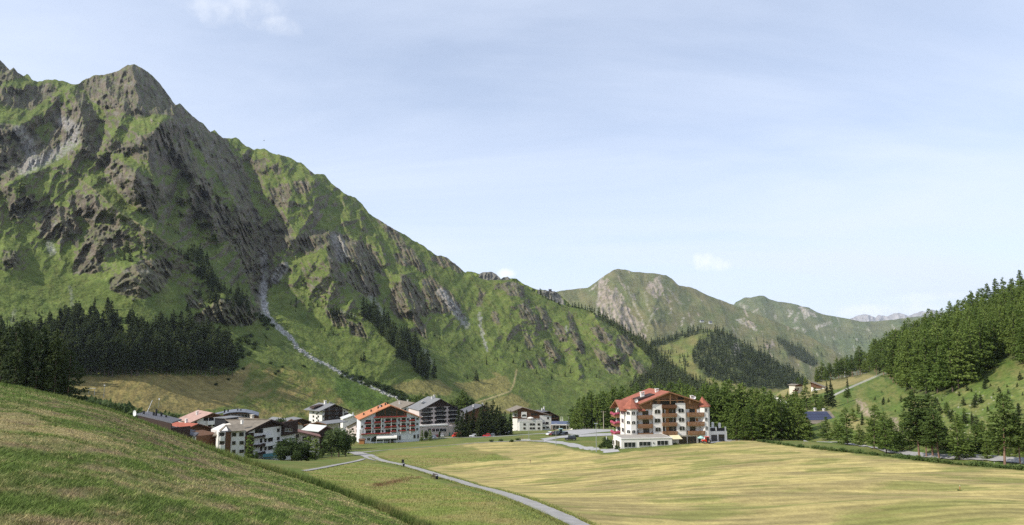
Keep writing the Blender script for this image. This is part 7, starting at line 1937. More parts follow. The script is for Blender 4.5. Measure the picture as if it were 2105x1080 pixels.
chalet('house', 'white house with timber balconies on the slope above the larch grove', (1636, 822, 640), (1651, 822, 644), ZS(690, 165), ZS(620, 185), ZS(765, 180), 6, M_CREAM, R_SHINGLE, M_BROWN, ZS(0, 205)[1], wins=[ZS(610, 240, 640, 265), ZS(660, 235, 680, 262), ZS(610, 290, 640, 315)], bals=[ZS(600, 265, 670, 285), ZS(600, 318, 670, 338)], low=-6)
chalet('chalet', 'brown chalet with long light shingle roof on the slope beside the lane', (1668, 812, 618), (1698, 812, 612), ZS(890, 132), ZS(870, 150), ZS(1165, 235), 10, M_WHITE, R_SHINGLE, M_BROWN, ZS(0, 215)[1], wins=[ZS(1070, 255, 1110, 290), ZS(940, 220, 970, 245)], bals=[ZS(920, 205, 1060, 225)], cat='chalet', low=-6)
chalet('house', 'white apartment house glimpsed through the trunks of the larch grove', (1520, 905, 345), (1602, 903, 345), (1562, 838), (1512, 858), (1612, 858), 14, M_WHITE, R_SHINGLE, M_BROWN, 855, wins=[(x, y, x + 7, y + 9) for x in range(1530, 1600, 14) for y in (862, 878, 892)], bals=[(1534, 872, 1590, 877), (1534, 888, 1590, 893)])
chalet('house', 'small white house with pale green roof in the trees left of the solar roof', (1636, 850, 420), (1650, 850, 424), ZS(655, 475), ZS(590, 520), ZS(742, 530), 9, M_WHITE, R_PALE, None, None, low=-4)
chalet('house', 'small house with brown roof peeping out left of the white house on the slope', (1606, 832, 560), (1620, 832, 562), ZS(395, 375), ZS(380, 385), ZS(490, 410), 8, M_WHITE, R_SHINGLE, None, None, low=-5)
# lift stations
def station(label, px0, px1, py0, py1, d, base):
    H = House('lift_station', label, (px0, py1, d), (px1, py1, d), None, 'lift station')
    h = H.fp(px0, py0)[1]
    H.walls(0, H.W, 0, H.W * 0.8, h * 0.72, None, None, base, low=-1.5)
    b = MB(); b.slab((-0.3, -0.8, h * 0.74), (H.W + 0.3, -0.8, h * 0.74), (H.W + 0.3, H.W * 0.8 + .5, h), (-0.3, H.W * 0.8 + .5, h), 0.5); H.part('roof', b, R_DARK)
    b = MB(); b.box(H.W * 0.12, H.W * 0.88, -0.25, -0.01, h * 0.25, h * 0.6); H.part('window', b, M_GLASS)
    return H
station('grey lift station building at the left end of the ridge top group', 1098, 1103, 594.5, 598, 1780, M_GREYW)
station('long dark mountain restaurant in the middle of the ridge top group', 1110, 1122, 595.5, 599, 1780, M_DARK)
station('square dark lift station at the right end of the ridge top group', 1128, 1134, 594, 599, 1780, M_DARK)
station('small grey lift station on top of the wooded hill, left one', 1440, 1447, 658, 662, 2400, M_GREYW)
station('small grey lift station on stilts on top of the wooded hill, right one', 1458, 1464, 660, 665, 2400, M_GREYW)
# ================================================================== VEHICLES, LAMPS, SIGNS, PEOPLE
M_TYRE = mat('tyre_rubber', (0.016, 0.016, 0.017), 0.9, 0.1, 3)
M_RIM = mat('wheel_rim', (0.45, 0.46, 0.47), 0.35, 0.05, 3, metal=0.7)
M_LAMPG = mat('headlight_glass', (0.65, 0.67, 0.68), 0.2, 0.05, 3)
M_TAIL = mat('tail_light', (0.35, 0.015, 0.012), 0.3, 0.05, 3)
M_WOOD = mat('weathered_wood', (0.24, 0.17, 0.11), 0.9, 0.2, 2, stretch=(1, 1, 6))
CARP = {}
def paint(name, col, rough=0.3): return mat(name, col, rough, 0.03, 1, spec=0.5)
def car_meshes(style, pm):
    key = (style, pm.name)
    if key in CARP: return CARP[key]
    L, Wd, hb, hr = {'hatch': (4.1, 1.75, 0.85, 1.48), 'suv': (4.5, 1.85, 1.0, 1.72), 'van': (5.2, 2.0, 1.15, 2.35), 'camper': (6.0, 2.2, 1.2, 2.8), 'tractor': (3.4, 1.7, 1.2, 2.4)}[style]
    x0, x1 = -L / 2, L / 2
    def ring(x, zb, zt, w, tp=1.0): 
        h = w / 2
        return [(x, -h, zb), (x, h, zb), (x, h, zb + (zt - zb) * 0.6), (x, h * tp, zt), (x, -h * tp, zt), (x, -h, zb + (zt - zb) * 0.6)]
    b = MB()
    b.loft([ring(x0, 0.42, hb * 0.82, Wd * 0.86, 0.95), ring(x0 + 0.12, 0.30, hb * 0.98, Wd * 0.96, 0.95), ring(x0 + 1.0, 0.26, hb, Wd, 0.95), ring(x1 - 1.2, 0.26, hb, Wd, 0.95), ring(x1 - 0.2, 0.30, hb * 0.86, Wd * 0.95, 0.93), ring(x1, 0.42, hb * 0.68, Wd * 0.82, 0.9)])
    body = b.mesh('body', pm, smooth_sh=False)
    c = MB(); g = MB()
    if style in ('hatch', 'suv'):
        a0, a1, b0, b1 = x0 + 0.15, x0 + 0.55, x1 - 1.95, x1 - 1.15
    elif style == 'van': a0, a1, b0, b1 = x0 + 0.05, x0 + 0.12, x1 - 1.1, x1 - 0.55
    else: a0, a1, b0, b1 = x0 + 0.02, x0 + 0.05, x1 - 0.9, x1 - 0.7
    def cr(xb, xt, z, w): return xb + (xt - xb) * ((z - hb) / (hr - hb))
    w0, w1 = Wd * 0.93, Wd * 0.80
    zs = [hb - 0.02, hr - 0.06, hr]
    rings = []
    for z, ww, ins in ((hb - 0.02, w0, 0), (hr - 0.07, w1, 0), (hr, w1 * 0.92, 0.1)):
        xa_ = a0 + (a1 - a0) * max(0, (z - hb) / (hr - hb)) + ins; xb_ = b1 + (b0 - b1) * max(0, (z - hb) / (hr - hb)) - ins
        rings.append([(xa_, -ww / 2, z), (xb_, -ww / 2, z), (xb_, ww / 2, z), (xa_, ww / 2, z)])
    c.loft(rings); cabin = c.mesh('cabin', pm)
    zl, zh = hb + 0.08, hr - 0.16
    if style in ('van', 'camper'): zl = hb + 0.35
    def xw(z, f): return (a0 + (a1 - a0) * (z - hb) / (hr - hb)) if f == 0 else (b1 + (b0 - b1) * (z - hb) / (hr - hb))
    def yw(z): return (w0 + (w1 - w0) * (z - hb) / (hr - hb)) / 2 + 0.012
    for sgn in (-1, 1):
        xs = [(0.06, 0.47), (0.53, 0.95)] if style in ('hatch', 'suv') else [(0.72, 0.97)] if style == 'van' else [(0.1, 0.35), (0.5, 0.7)]
        for f0, f1 in xs:
            P = [(xw(zl, 0) + (xw(zl, 1) - xw(zl, 0)) * f0, zl), (xw(zl, 0) + (xw(zl, 1) - xw(zl, 0)) * f1, zl), (xw(zh, 0) + (xw(zh, 1) - xw(zh, 0)) * f1, zh), (xw(zh, 0) + (xw(zh, 1) - xw(zh, 0)) * f0, zh)]
            v = [(x, sgn * yw(z), z) for x, z in P] + [(x, sgn * (yw(z) - 0.03), z) for x, z in P]
            g._add(v, [(0, 1, 2, 3), (7, 6, 5, 4), (0, 4, 5, 1), (1, 5, 6, 2), (2, 6, 7, 3), (3, 7, 4, 0)])
    for f, sg in ((0, -1), (1, 1)):
        if style == 'camper' and f == 0: continue
        P = [(-0.42, zl), (0.42, zl), (0.40, zh), (-0.40, zh)]
        v = [(xw(z, f) + sg * 0.012, y * Wd, z) for y, z in P] + [(xw(z, f) - sg * 0.02, y * Wd, z) for y, z in P]
        g._add(v, [(0, 1, 2, 3), (7, 6, 5, 4), (0, 4, 5, 1), (1, 5, 6, 2), (2, 6, 7, 3), (3, 7, 4, 0)])
    glass = g.mesh('window', M_GLASS)
    r = 0.33 if style in ('hatch', 'suv') else 0.36
    t = MB(); t.tube((0, -0.11, 0), (0, 0.11, 0), r, n=14); tyre = t.mesh('tyre', M_TYRE)
    q = MB(); q.tube((0, -0.12, 0), (0, 0.12, 0), r * 0.62, n=12); rim = q.mesh('rim', M_RIM)
    h = MB(); h.box(-0.03, 0.03, -0.16, 0.16, -0.07, 0.07); hl = h.mesh('headlight', M_LAMPG); h2 = MB(); h2.box(-0.03, 0.03, -0.13, 0.13, -0.1, 0.1); tl = h2.mesh('tail_light', M_TAIL)
    CARP[key] = (body, cabin, glass, tyre, rim, hl, tl, L, Wd, hb, r)
    return CARP[key]
def car(px, py, rz, style, pm, label, group='cars parked in the village', name='parked_car', cat='car', d=None):
    body, cabin, glass, tyre, rim, hl, tl, L, Wd, hb, r = car_meshes(style, pm)
    p = on_ground(px, py, 100, 700) if d is None else gd(px, d)
    o = empty(name, (p.x, p.y, p.z + 0.14), R(rz)); tag(o, label, cat, group)
    for n_, m_ in (('body', body), ('cabin', cabin), ('window', glass)): new_obj(n_, m_, o)
    for sx in (-1, 1):
        for sy in (-1, 1):
            w_ = new_obj('wheel', tyre, o, (sx * L * 0.31, sy * (Wd / 2 - 0.1), r)); new_obj('rim', rim, w_)
    for sy in (-1, 1):
        new_obj('headlight', hl, o, (L / 2 - 0.06, sy * Wd * 0.32, hb * 0.62)); new_obj('tail_light', tl, o, (-L / 2 + 0.03, sy * Wd * 0.34, hb * 0.72))
    return o
P_W = paint('white_paint', (0.72, 0.72, 0.71)); P_R = paint('red_paint', (0.50, 0.025, 0.02)); P_DR = paint('dark_red_paint', (0.14, 0.012, 0.016)); P_B = paint('black_paint', (0.012, 0.012, 0.014)); P_G = paint('grey_paint', (0.13, 0.135, 0.14)); P_S = paint('silver_paint', (0.42, 0.43, 0.44)); P_BL = paint('blue_paint', (0.03, 0.06, 0.14)); P_GR = paint('green_paint', (0.02, 0.085, 0.06)); P_O = paint('bright_red_paint', (0.62, 0.055, 0.03)); P_TQ = paint('turquoise_paint', (0.38, 0.62, 0.56))
car(889, 901.5, 205, 'hatch', P_W, 'small white car at the corner of the orange roofed hotel')
car(897, 899.6, 195, 'hatch', P_DR, 'dark red car right behind the small white car near the orange roofed hotel')
car(906, 899.0, 170, 'suv', P_S, 'light beige car between the dark red car and the green van')
car(897, 894.5, 185, 'camper', P_W, 'white camper van in front of the arcade', name='camper_van', cat='camper van')
car(917, 897.6, 180, 'van', P_GR, 'dark green van left of the bright red van', name='parked_van', cat='van')
car(927, 897.2, 180, 'van', P_G, 'grey van standing between the green van and the bright red van', name='parked_van', cat='van')
car(938.5, 899.4, 200, 'van', P_O, 'bright red van on the village street', name='parked_van', cat='van')
car(972.5, 898.8, 190, 'hatch', P_W, 'white hatchback in front of the spruce clump')
car(982, 896.6, 185, 'hatch', P_BL, 'dark blue car behind the white hatchback in the shade of the spruces')
car(1000.5, 898.6, 185, 'hatch', P_R, 'red car on the village street by the spruce clump')
car(1010, 897.8, 182, 'hatch', P_G, 'dark grey car just right of the red car')
car(1021, 896.4, 184, 'suv', P_S, 'silver car right of the dark grey car under the spruces')
car(1042, 892.8, 150, 'hatch', P_W, 'white car alone on the street below the white chalet hotel')
rowc = [(1130, 'hatch', P_W, 'white car at the left end of the row on the car park'), (1136.5, 'hatch', P_DR, 'dark red car second in the row on the car park'), (1143, 'suv', P_B, 'black car in the middle of the car park row'), (1149, 'hatch', P_B, 'black hatchback left of the turquoise tractor'), (1160, 'hatch', P_B, 'black car at the right end of the car park row')]
for x, st, pm, lab in rowc: car(x, 895.6, 230, st, pm, lab, 'cars in the car park row')
car(1173, 906.0, 172, 'suv', P_B, 'black car driving on the road junction', None, 'moving_car')
# tractors
def tractor(px, py, rz, pm, label, s=1.0):
    p = on_ground(px, py, 100, 700); o = empty('tractor', (p.x, p.y, p.z + 0.12), R(rz)); o.scale = (s, s, s); tag(o, label, 'tractor')
    b = MB(); b.loft([[(0.2, -0.35, 0.7), (0.2, 0.35, 0.7), (0.2, 0.35, 1.35), (0.2, -0.35, 1.35)], [(1.5, -0.35, 0.75), (1.5, 0.35, 0.75), (1.5, 0.35, 1.25), (1.5, -0.35, 1.25)], [(1.7, -0.28, 0.8), (1.7, 0.28, 0.8), (1.7, 0.28, 1.1), (1.7, -0.28, 1.1)]]); b.box(-1.1, 0.2, -0.6, 0.6, 0.6, 1.0)
    b.build('bonnet', pm, o)
    c = MB()
    for x in (-0.95, 0.15):
        for y in (-0.58, 0.52): c.box(x, x + 0.07, y, y + 0.07, 1.003, 2.2)
    c.box(-1.1, 0.35, -0.68, 0.68, 2.203, 2.32); c.build('cab', pm, o)
    g = MB(); g.box(-0.85, 0.12, -0.54, 0.54, 1.05, 2.15); g.build('window', M_GLASS, o)
    for sx, r, w_ in ((-0.65, 0.72, 0.4), (1.25, 0.45, 0.28)):
        for sy in (-0.78, 0.78):
            t = MB(); t.tube((sx, sy - w_ / 2, r), (sx, sy + w_ / 2, r), r, n=14); wh = t.build('wheel', M_TYRE, o)
            q = MB(); q.tube((sx, sy - w_ / 2 - .01, r), (sx, sy + w_ / 2 + .01, r), r * 0.5, n=10); q.build('rim', M_RIM, wh)
    return o
tractor(1154.5, 894.6, 10, P_TQ, 'white and turquoise tractor among the black cars of the car park row', 1.15)
tractor(1452, 912.2, 190, P_O, 'small red tractor in front of the ground floor of the red roofed hotel', 0.75)
# coach
p = gd(667, 345); o = empty('coach', (p.x, p.y, at(667, 915, 345).z), R(6)); o.location.z = max(p.z, at(667, 916.5, 345).z); tag(o, 'white coach with blue stripe behind the birch trees', 'coach')
b = MB(); b.loft([[(x, -w / 2, 0.4), (x, w / 2, 0.4), (x, w / 2, 2.6), (x, w / 2 - 0.2, 3.1), (x, -w / 2 + 0.2, 3.1), (x, -w / 2, 2.6)] for x, w in ((-5.5, 2.3), (-5.3, 2.5), (5.2, 2.5), (5.5, 2.2))]); b.build('body', P_W, o)
b = MB()
for k in range(6): b.box(-5.0 + k * 1.65, -3.5 + k * 1.65, -1.27, -1.252, 1.5, 2.5)
b.build('window', M_GLASS, o)
b = MB(); b.box(-5.2, 5.2, -1.275, -1.253, 0.85, 1.15); b.build('stripe', P_BL, o)
for sx in (-3.5, 3.4):
    for sy in (-1.1, 1.1): b = MB(); b.tube((sx, sy - 0.15, 0.45), (sx, sy + 0.15, 0.45), 0.48, n=12); b.build('wheel', M_TYRE, o)

# lamps and posts
def lamp(px, py, top, label, d=None, group='tall street lamps by the road'):
    p = on_ground(px, py, 60, 700); h = hpx(p, py - top)
    o = empty('street_lamp', p); tag(o, label, 'street lamp', group)
    b = MB(); b.tube((0, 0, -0.3), (0, 0, h * 0.3), 0.10, 0.085, 8); b.tube((0, 0, h * 0.3 + 0.001), (0, 0, h), 0.085, 0.06, 8); b.build('pole', M_METAL, o)
    b = MB(); b.tube((0, 0, 0.0), (0, 0, 0.35), 0.16, 0.14, 8); b.build('base', M_METAL, o)
    b = MB(); b.loft([[(-0.5, -0.16, h), (0.5, -0.16, h), (0.5, 0.16, h), (-0.5, 0.16, h)], [(-0.45, -0.12, h + 0.14), (0.45, -0.12, h + 0.14), (0.45, 0.12, h + 0.14), (-0.45, 0.12, h + 0.14)]]); b.build('lamp_head', M_METAL, o)
    return o
lamp(1087, 907, 873, 'left one of the tall street lamps, above the two walkers')
lamp(1143, 916, 872, 'middle one of the tall street lamps, at the road junction')
lamp(1226, 929, 872.5, 'right one of the tall street lamps, beside the shrubs of the annex')
def post(name, px, py, top, r, material, label, cat, extra=None, d=None, surf=None):
    p = surf(px, py) if surf else (on_ground(px, py, 40, 700) if d is None else gd(px, d)); h = hpx(p, py - top)
    o = empty(name, p); tag(o, label, cat)
    b = MB(); b.tube((0, 0, -0.3), (0, 0, h), r, r * 0.8, 8); b.build('pole', material, o)
    if extra: extra(o, h)
    return o
def tpole(o, h):
    b = MB(); b.box(-1.1, 1.1, -0.06, 0.06, h - 0.5, h - 0.35); b.build('cross_arm', M_WOOD, o)
    b = MB()
    for x in (-1.0, 0, 1.0): b.tube((x, 0, h - 0.35), (x, 0, h - 0.1), 0.05)
    b.build('insulator', M_WHITEM, o)
post('utility_pole', 1241, 884, 846, 0.16, mat('pale_wood', (0.42, 0.36, 0.28), 0.9, 0.1, 2), 'tall pale wooden pole left of the red roofed hotel', 'utility pole', tpole)
post('marker_post', 1247, 914, 899, 0.16, M_WHITEM, 'short white marker post by the shrubs of the annex', 'post', lambda o, h: MB().cone((0, 0, h), 0.14, 0.2).build('cap', M_WHITEM, o))
post('flood_light', 213, 818, 793, 0.12, M_METAL, 'slim pole with white lamp on the mown slope behind the thicket', 'lamp', lambda o, h: MB().box(-0.5, 0.5, -0.2, 0.2, h, h + 0.4).build('lamp_head', M_WHITEM, o), surf=mtn.point)
post('antenna_mast', 326, 838, 820, 0.10, M_METAL, 'slim mast with small white dish behind the flat roof', 'antenna', lambda o, h: MB().tube((0.2, -0.3, h - 0.3), (0.2, -0.4, h - 0.3), 0.5, 0.5, 10).build('satellite_dish', M_WHITEM, o), surf=mtn.point)
p = mtn.point(188, 812); o = empty('lift_gantry', p); tag(o, 'small metal drag lift gantry on the mown slope behind the thicket', 'gantry'); h = hpx(p, 13); w_ = hpx(p, 12)
b = MB(); b.tube((-w_ / 2, 0, -0.4), (-w_ / 2, 0, h), 0.12); b.tube((w_ / 2, 0, -0.4), (w_ / 2, 0, h), 0.12); b.build('leg', M_METAL, o); b = MB(); b.tube((-w_ / 2 - 0.5, 0, h), (w_ / 2 + 0.5, 0, h), 0.12); b.build('crossbar', M_METAL, o)
p = rh.point(1740, 774); o = empty('lift_pylon', p); tag(o, 'white A-shaped ski lift pylon on the yellow meadow at the forest edge', 'pylon'); h = hpx(p, 18)
for s_ in (-1, 1): b = MB(); b.tube((s_ * 2.4 + 0.8, 0, -0.4), (s_ * 0.25 - 0.6, 0, h), 0.22, 0.18); b.build('leg', M_WHITEM, o)
b = MB(); b.tube((-1.4, 0, h * 0.5), (1.5, 0, h * 0.5), 0.1); b.tube((-1.8, 0, h), (0.9, 0, h), 0.2); b.build('crossbar', M_WHITEM, o)
# way sign, bench, bins and stakes by the path
p = on_ground(828, 960); o = empty('way_sign', p); tag(o, 'yellow way sign post with dark plates at the edge of the path', 'sign'); h = hpx(p, 15)
b = MB(); b.tube((0, 0, -0.2), (0, 0, h), 0.05); b.build('pole', M_METAL, o)
b = MB(); b.box(-0.32, 0.32, -0.08, -0.052, h - 0.85, h - 0.05); b.build('sign_panel', M_BLACKM, o)
p = on_ground(829.8, 960.4); o = empty('litter_bin', p); tag(o, 'small dark litter bin at the foot of the way sign', 'bin')
b = MB(); b.tube((0, 0, 0.1), (0, 0, 0.85), 0.22, 0.26, 10); b.build('bin_body', M_BLACKM, o); b = MB(); b.tube((0, 0, 0.852), (0, 0, 0.92), 0.28, 0.2, 10); b.build('lid', M_METAL, o)
p = on_ground(891.5, 985); o = empty('park_bench', p, R(-52)); tag(o, 'dark wooden bench facing the path', 'bench')
b = MB()
for k in range(4): b.box(-0.9, 0.9, -0.2 + k * 0.13, -0.09 + k * 0.13, 0.42, 0.46)
b.build('seat', M_DARK, o); b = MB()
for k in range(3): b.box(-0.9, 0.9, 0.34 + k * 0.02, 0.37 + k * 0.02, 0.55 + k * 0.14, 0.66 + k * 0.14)
b.build('backrest', M_DARK, o)
for x in (-0.7, 0.7): b = MB(); b.box(x - 0.04, x + 0.04, -0.2, -0.13, -0.1, 0.418); b.box(x - 0.04, x + 0.04, 0.29, 0.336, -0.1, 0.95); b.build('leg', M_BLACKM, o)
p = on_ground(898, 985.5); o = empty('litter_bin', p); tag(o, 'low dark litter bin right of the bench', 'bin')
b = MB(); b.tube((0, 0, 0), (0, 0, 0.7), 0.25, 0.28, 10); b.build('bin_body', M_BLACKM, o); b = MB(); b.tube((0, 0, 0.702), (0, 0, 0.78), 0.3, 0.22, 10); b.build('lid', M_METAL, o)
p = on_ground(1090, 953.5); o = empty('marker_post', p); tag(o, 'thin wooden stake standing alone in the mown field', 'post'); b = MB(); b.tube((0, 0, -0.2), (0, 0, hpx(p, 9)), 0.05); b.build('pole', M_WOOD, o); b = MB(); b.box(-0.14, 0.14, -0.07, -0.045, hpx(p, 9) - 0.5, hpx(p, 9) - 0.2); b.build('sign_panel', M_WOOD, o)
p = on_ground(1973, 1008); o = empty('marker_post', p); tag(o, 'orange stake in the mown field at the right', 'post'); b = MB(); b.tube((0, 0, -0.2), (0.05, 0, hpx(p, 8)), 0.05); b.build('pole', M_ORANGEW, o); b = MB(); b.tube((0.05, 0, hpx(p, 8) + 0.001), (0.052, 0, hpx(p, 8) + 0.08), 0.055); b.build('cap', M_FRAME, o)
bush(on_ground(1973, 1009), 0.3, 'low green weed clump at the foot of the orange stake', None, 2.0, 'weed_clump').data = WEED[0]
# parasols
def parasol(p, h, r, label, material, closed=False, rz=0):
    o = empty('parasol', p, rz); tag(o, label, 'parasol')
    b = MB(); b.tube((0, 0, -0.3), (0, 0, h), 0.05); b.build('pole', M_WHITEM, o)
    b = MB()
    if closed: b.loft([[(q * math.cos(a), q * math.sin(a), z) for a in np.linspace(0, 6.283, 9)[:-1]] for q, z in ((0.22, h * 0.30), (0.34, h * 0.36), (0.26, h * 0.7), (0.06, h * 1.02))])
    else: b.loft([[(q * math.cos(a), q * math.sin(a), z) for a in np.linspace(0, 6.283, 9)[:-1]] for q, z in ((r, h * 0.72), (r, h * 0.78), (r * 0.5, h * 0.92), (0.05, h * 1.02))])
    b.build('canopy', material, o); return o
q0 = UM.fp(*ZW(670, 470), -2.2); wp = UM.o + UM.ex * q0[0] - UM.ey * 2.2; wp.z = UM.o.z + te.bound_box[1][2]
h_ = at(1090, 857.3, (wp.y) / DS).z - wp.z
parasol(wp, h_, 2.3, 'open white parasol on the roof terrace of the white chalet hotel', M_CLOTHW)
for x, t_, lab in ((1153.5, 856, 'left'), (1157, 857, 'middle'), (1169.5, 854, 'right')):
    p = gd(x, 562); parasol(p, at(x, t_, 562).z - p.z, 0.4, 'closed white parasol behind the solar roof, %s one of three' % lab, M_CLOTHW, True)
wp = H_MAIN.o + H_MAIN.ex * H_MAIN.fp(1441, 910, -4)[0] - H_MAIN.ey * 4.0; wp.z = float(ground_z(np.array(wp.x), np.array(wp.y)))
parasol(wp, 2.3, 1.0, 'half open pale green parasol beside the red tractor', P_TQ)
for x, pm_, lab in ((1392, 'grey', 'grey bundle of garden chairs under the yellow awning'), ):
    pass
for x, r_, lab in ((1393, 0.9, 'dark round shrub under the yellow awning'), (1402, 0.8, 'low dark shrub on the terrace right of the yellow awning'), (1387, 1.3, 'dark shrub beside the end wall of the annex')):
    p = H_MAIN.o + H_MAIN.ex * H_MAIN.fp(x, 916, -3.2)[0] - H_MAIN.ey * 3.2; p.z = float(ground_z(np.array(p.x), np.array(p.y))); bush(p, r_, lab, None, 1.0)
# terrace life in front of the orange hotel: planters, tables
for k, x in enumerate((752, 760, 769, 776, 800, 806)):
    p = on_ground(x, 910.5, 100, 600); o = empty('planter', p); tag(o, 'wooden planter with green plant along the terrace of the orange roofed hotel', 'planter', 'planters on the hotel terrace')
    b = MB(); b.box(-0.9, 0.9, -0.3, 0.3, 0, 0.6); b.build('box', M_BROWN, o)
    V, Fc = broad_crown(900 + k, 1.6, 1.0, 0.0, 160, 0.22, 5); c_ = new_obj('plant', np_mesh('plant', V, Fc, [M_BIRCH]), o, (0, 0, 0.55))
for x, lab in ((784, 'left'), (793, 'right')):
    p = on_ground(x, 909.5, 100, 600); parasol(p, 2.4, 1.5, 'cream parasol on the terrace below the awning of the orange roofed hotel, %s one' % lab, M_CLOTHW)
p = on_ground(744, 913, 100, 600); o = empty('garden_hut', p); tag(o, 'small brown wooden hut at the left corner of the orange roofed hotel', 'hut'); b = MB(); b.box(-1.3, 1.3, -1, 1, -0.3, 2.0); b.build('wall', M_ORANGEW, o); b = MB(); b.slab((-1.6, -1.3, 2.0), (1.6, -1.3, 2.0), (1.6, 0, 2.7), (-1.6, 0, 2.7), 0.1); b.slab((-1.6, 0.002, 2.7), (1.6, 0.002, 2.7), (1.6, 1.3, 2.0), (-1.6, 1.3, 2.0), 0.1); b.build('roof', M_BROWN, o)
# two people walking on the lane
def person(p, rz, top, legs, skin, hair, label, step=0.28, h=1.74):
    s = h / 1.74
    me = bpy.data.meshes.new('person')
    J = {'pel': (0, 0, .95), 'sp': (0, .01, 1.15), 'ch': (0, .0, 1.36), 'nk': (0, 0, 1.48), 'hd0': (0, -.015, 1.58), 'hd1': (0, -.01, 1.70),
         'shl': (.19, 0, 1.40), 'ell': (.25, .06, 1.14), 'wrl': (.24, -.06, .92), 'hnl': (.24, -.09, .83), 'shr': (-.19, 0, 1.40), 'elr': (-.25, .04, 1.14), 'wrr': (-.24, .02, .90), 'hnr': (-.24, .0, .81),
         'hpl': (.10, 0, .90), 'knl': (.11, -step * .6, .50), 'anl': (.11, -step, .09), 'tol': (.11, -step - .16, .04), 'hpr': (-.10, 0, .90), 'knr': (-.11, step * .25, .50), 'anr': (-.11, step, .12), 'tor': (-.11, step - .14, .04)}
    rad = {'pel': .15, 'sp': .14, 'ch': .16, 'nk': .06, 'hd0': .085, 'hd1': .085, 'shl': .07, 'ell': .047, 'wrl': .034, 'hnl': .036, 'shr': .07, 'elr': .047, 'wrr': .034, 'hnr': .036, 'hpl': .10, 'knl': .065, 'anl': .045, 'tol': .04, 'hpr': .10, 'knr': .065, 'anr': .045, 'tor': .04}
    E = [('pel', 'sp'), ('sp', 'ch'), ('ch', 'nk'), ('nk', 'hd0'), ('hd0', 'hd1'), ('ch', 'shl'), ('shl', 'ell'), ('ell', 'wrl'), ('wrl', 'hnl'), ('ch', 'shr'), ('shr', 'elr'), ('elr', 'wrr'), ('wrr', 'hnr'), ('pel', 'hpl'), ('hpl', 'knl'), ('knl', 'anl'), ('anl', 'tol'), ('pel', 'hpr'), ('hpr', 'knr'), ('knr', 'anr'), ('anr', 'tor')]
    ks = list(J); me.from_pydata([tuple(c * s for c in J[k]) for k in ks], [(ks.index(a), ks.index(b_)) for a, b_ in E], [])
    o = new_obj('person', me, None, p); o.rotation_euler = (0, 0, rz); tag(o, label, 'person')
    o.modifiers.new('skin', 'SKIN')
    for i, k in enumerate(ks):
        me.skin_vertices[0].data[i].radius = (rad[k] * s, rad[k] * s)
        me.skin_vertices[0].data[i].use_root = (k == 'pel')
    sd = o.modifiers.new('sub', 'SUBSURF'); sd.levels = 1; sd.render_levels = 1
    dg = bpy.context.evaluated_depsgraph_get(); ev = o.evaluated_get(dg)
    m2 = bpy.data.meshes.new_from_object(ev); o.modifiers.clear(); o.data = m2
    for m_ in (top, legs, skin, hair): m2.materials.append(m_)
    for f in m2.polygons:
        c = f.center / s
        arm = abs(c.x) > 0.2 and c.z > .75
        f.material_index = 2 if (c.z > 1.47 or (arm and c.z < 1.1)) else (0 if c.z > .93 else 1)
        if c.z > 1.66 or (c.z > 1.55 and c.y > 0.03): f.material_index = 3
        f.use_smooth = True
    return o
M_SKIN = mat('skin', (0.48, 0.30, 0.22), 0.6, 0.05, 3); M_HAIR = mat('dark_hair', (0.03, 0.02, 0.015), 0.7, 0.1, 5)
M_JKT = mat('dark_jacket', (0.025, 0.025, 0.03), 0.8, 0.1, 4); M_JEANS = mat('jeans', (0.05, 0.065, 0.11), 0.85, 0.1, 4); M_TEE = mat('brown_shirt', (0.12, 0.06, 0.05), 0.8, 0.1, 4)
for x, y, rz, a_, lab in ((1069, 907.6, 80, M_JKT, 'person in dark jacket and jeans walking on the lane, left of two'), (1073.8, 907.4, 95, M_TEE, 'person in brown shirt walking on the lane, right of two')):
    p = on_ground(x, y, 100, 600); p.z += 0.1
    person(p, R(rz), a_, M_JEANS, M_SKIN, M_HAIR, lab)
p = on_ground(1081, 907.8, 100, 600); o = empty('park_bench', p, R(4)); tag(o, 'long grey bench beside the lane right of the two walkers', 'bench')
b = MB()
for k in range(3): b.box(-1.8, 1.8, -0.2 + k * 0.15, -0.08 + k * 0.15, 0.42, 0.47)
b.build('seat', M_FRAME, o); b = MB()
for k in range(2): b.box(-1.8, 1.8, 0.27, 0.31, 0.58 + k * 0.18, 0.70 + k * 0.18)
b.build('backrest', M_FRAME, o)
for x in (-1.5, 0, 1.5): b = MB(); b.box(x - 0.05, x + 0.05, -0.18, 0.26, -0.1, 0.417); b.build('leg', M_METAL, o)
# a bird high over the slope
bp = at(542.5, 289.5, 480); o = empty('bird', bp, R(30)); tag(o, 'dark bird gliding in the sky above the mountain ridge', 'bird')
b = MB(); b.loft([[(x, r * math.cos(a), r * math.sin(a)) for a in np.linspace(0, 6.283, 7)[:-1]] for x, r in ((-0.45, 0.02), (-0.2, 0.08), (0.1, 0.11), (0.32, 0.07), (0.48, 0.03))]); b.build('body', M_BLACKM, o)
for s_ in (-1, 1):
    b = MB(); b.loft([[(0.18, s_ * 0.05, 0.03), (-0.12, s_ * 0.05, 0.03), (-0.12, s_ * 0.05, 0.06), (0.18, s_ * 0.05, 0.06)], [(0.22, s_ * 0.5, 0.18), (-0.1, s_ * 0.5, 0.18), (-0.1, s_ * 0.5, 0.2), (0.22, s_ * 0.5, 0.2)], [(0.0, s_ * 1.0, 0.22), (-0.1, s_ * 1.0, 0.22), (-0.1, s_ * 1.0, 0.23), (0.0, s_ * 1.0, 0.23)]]); b.build('wing', M_BLACKM, o)
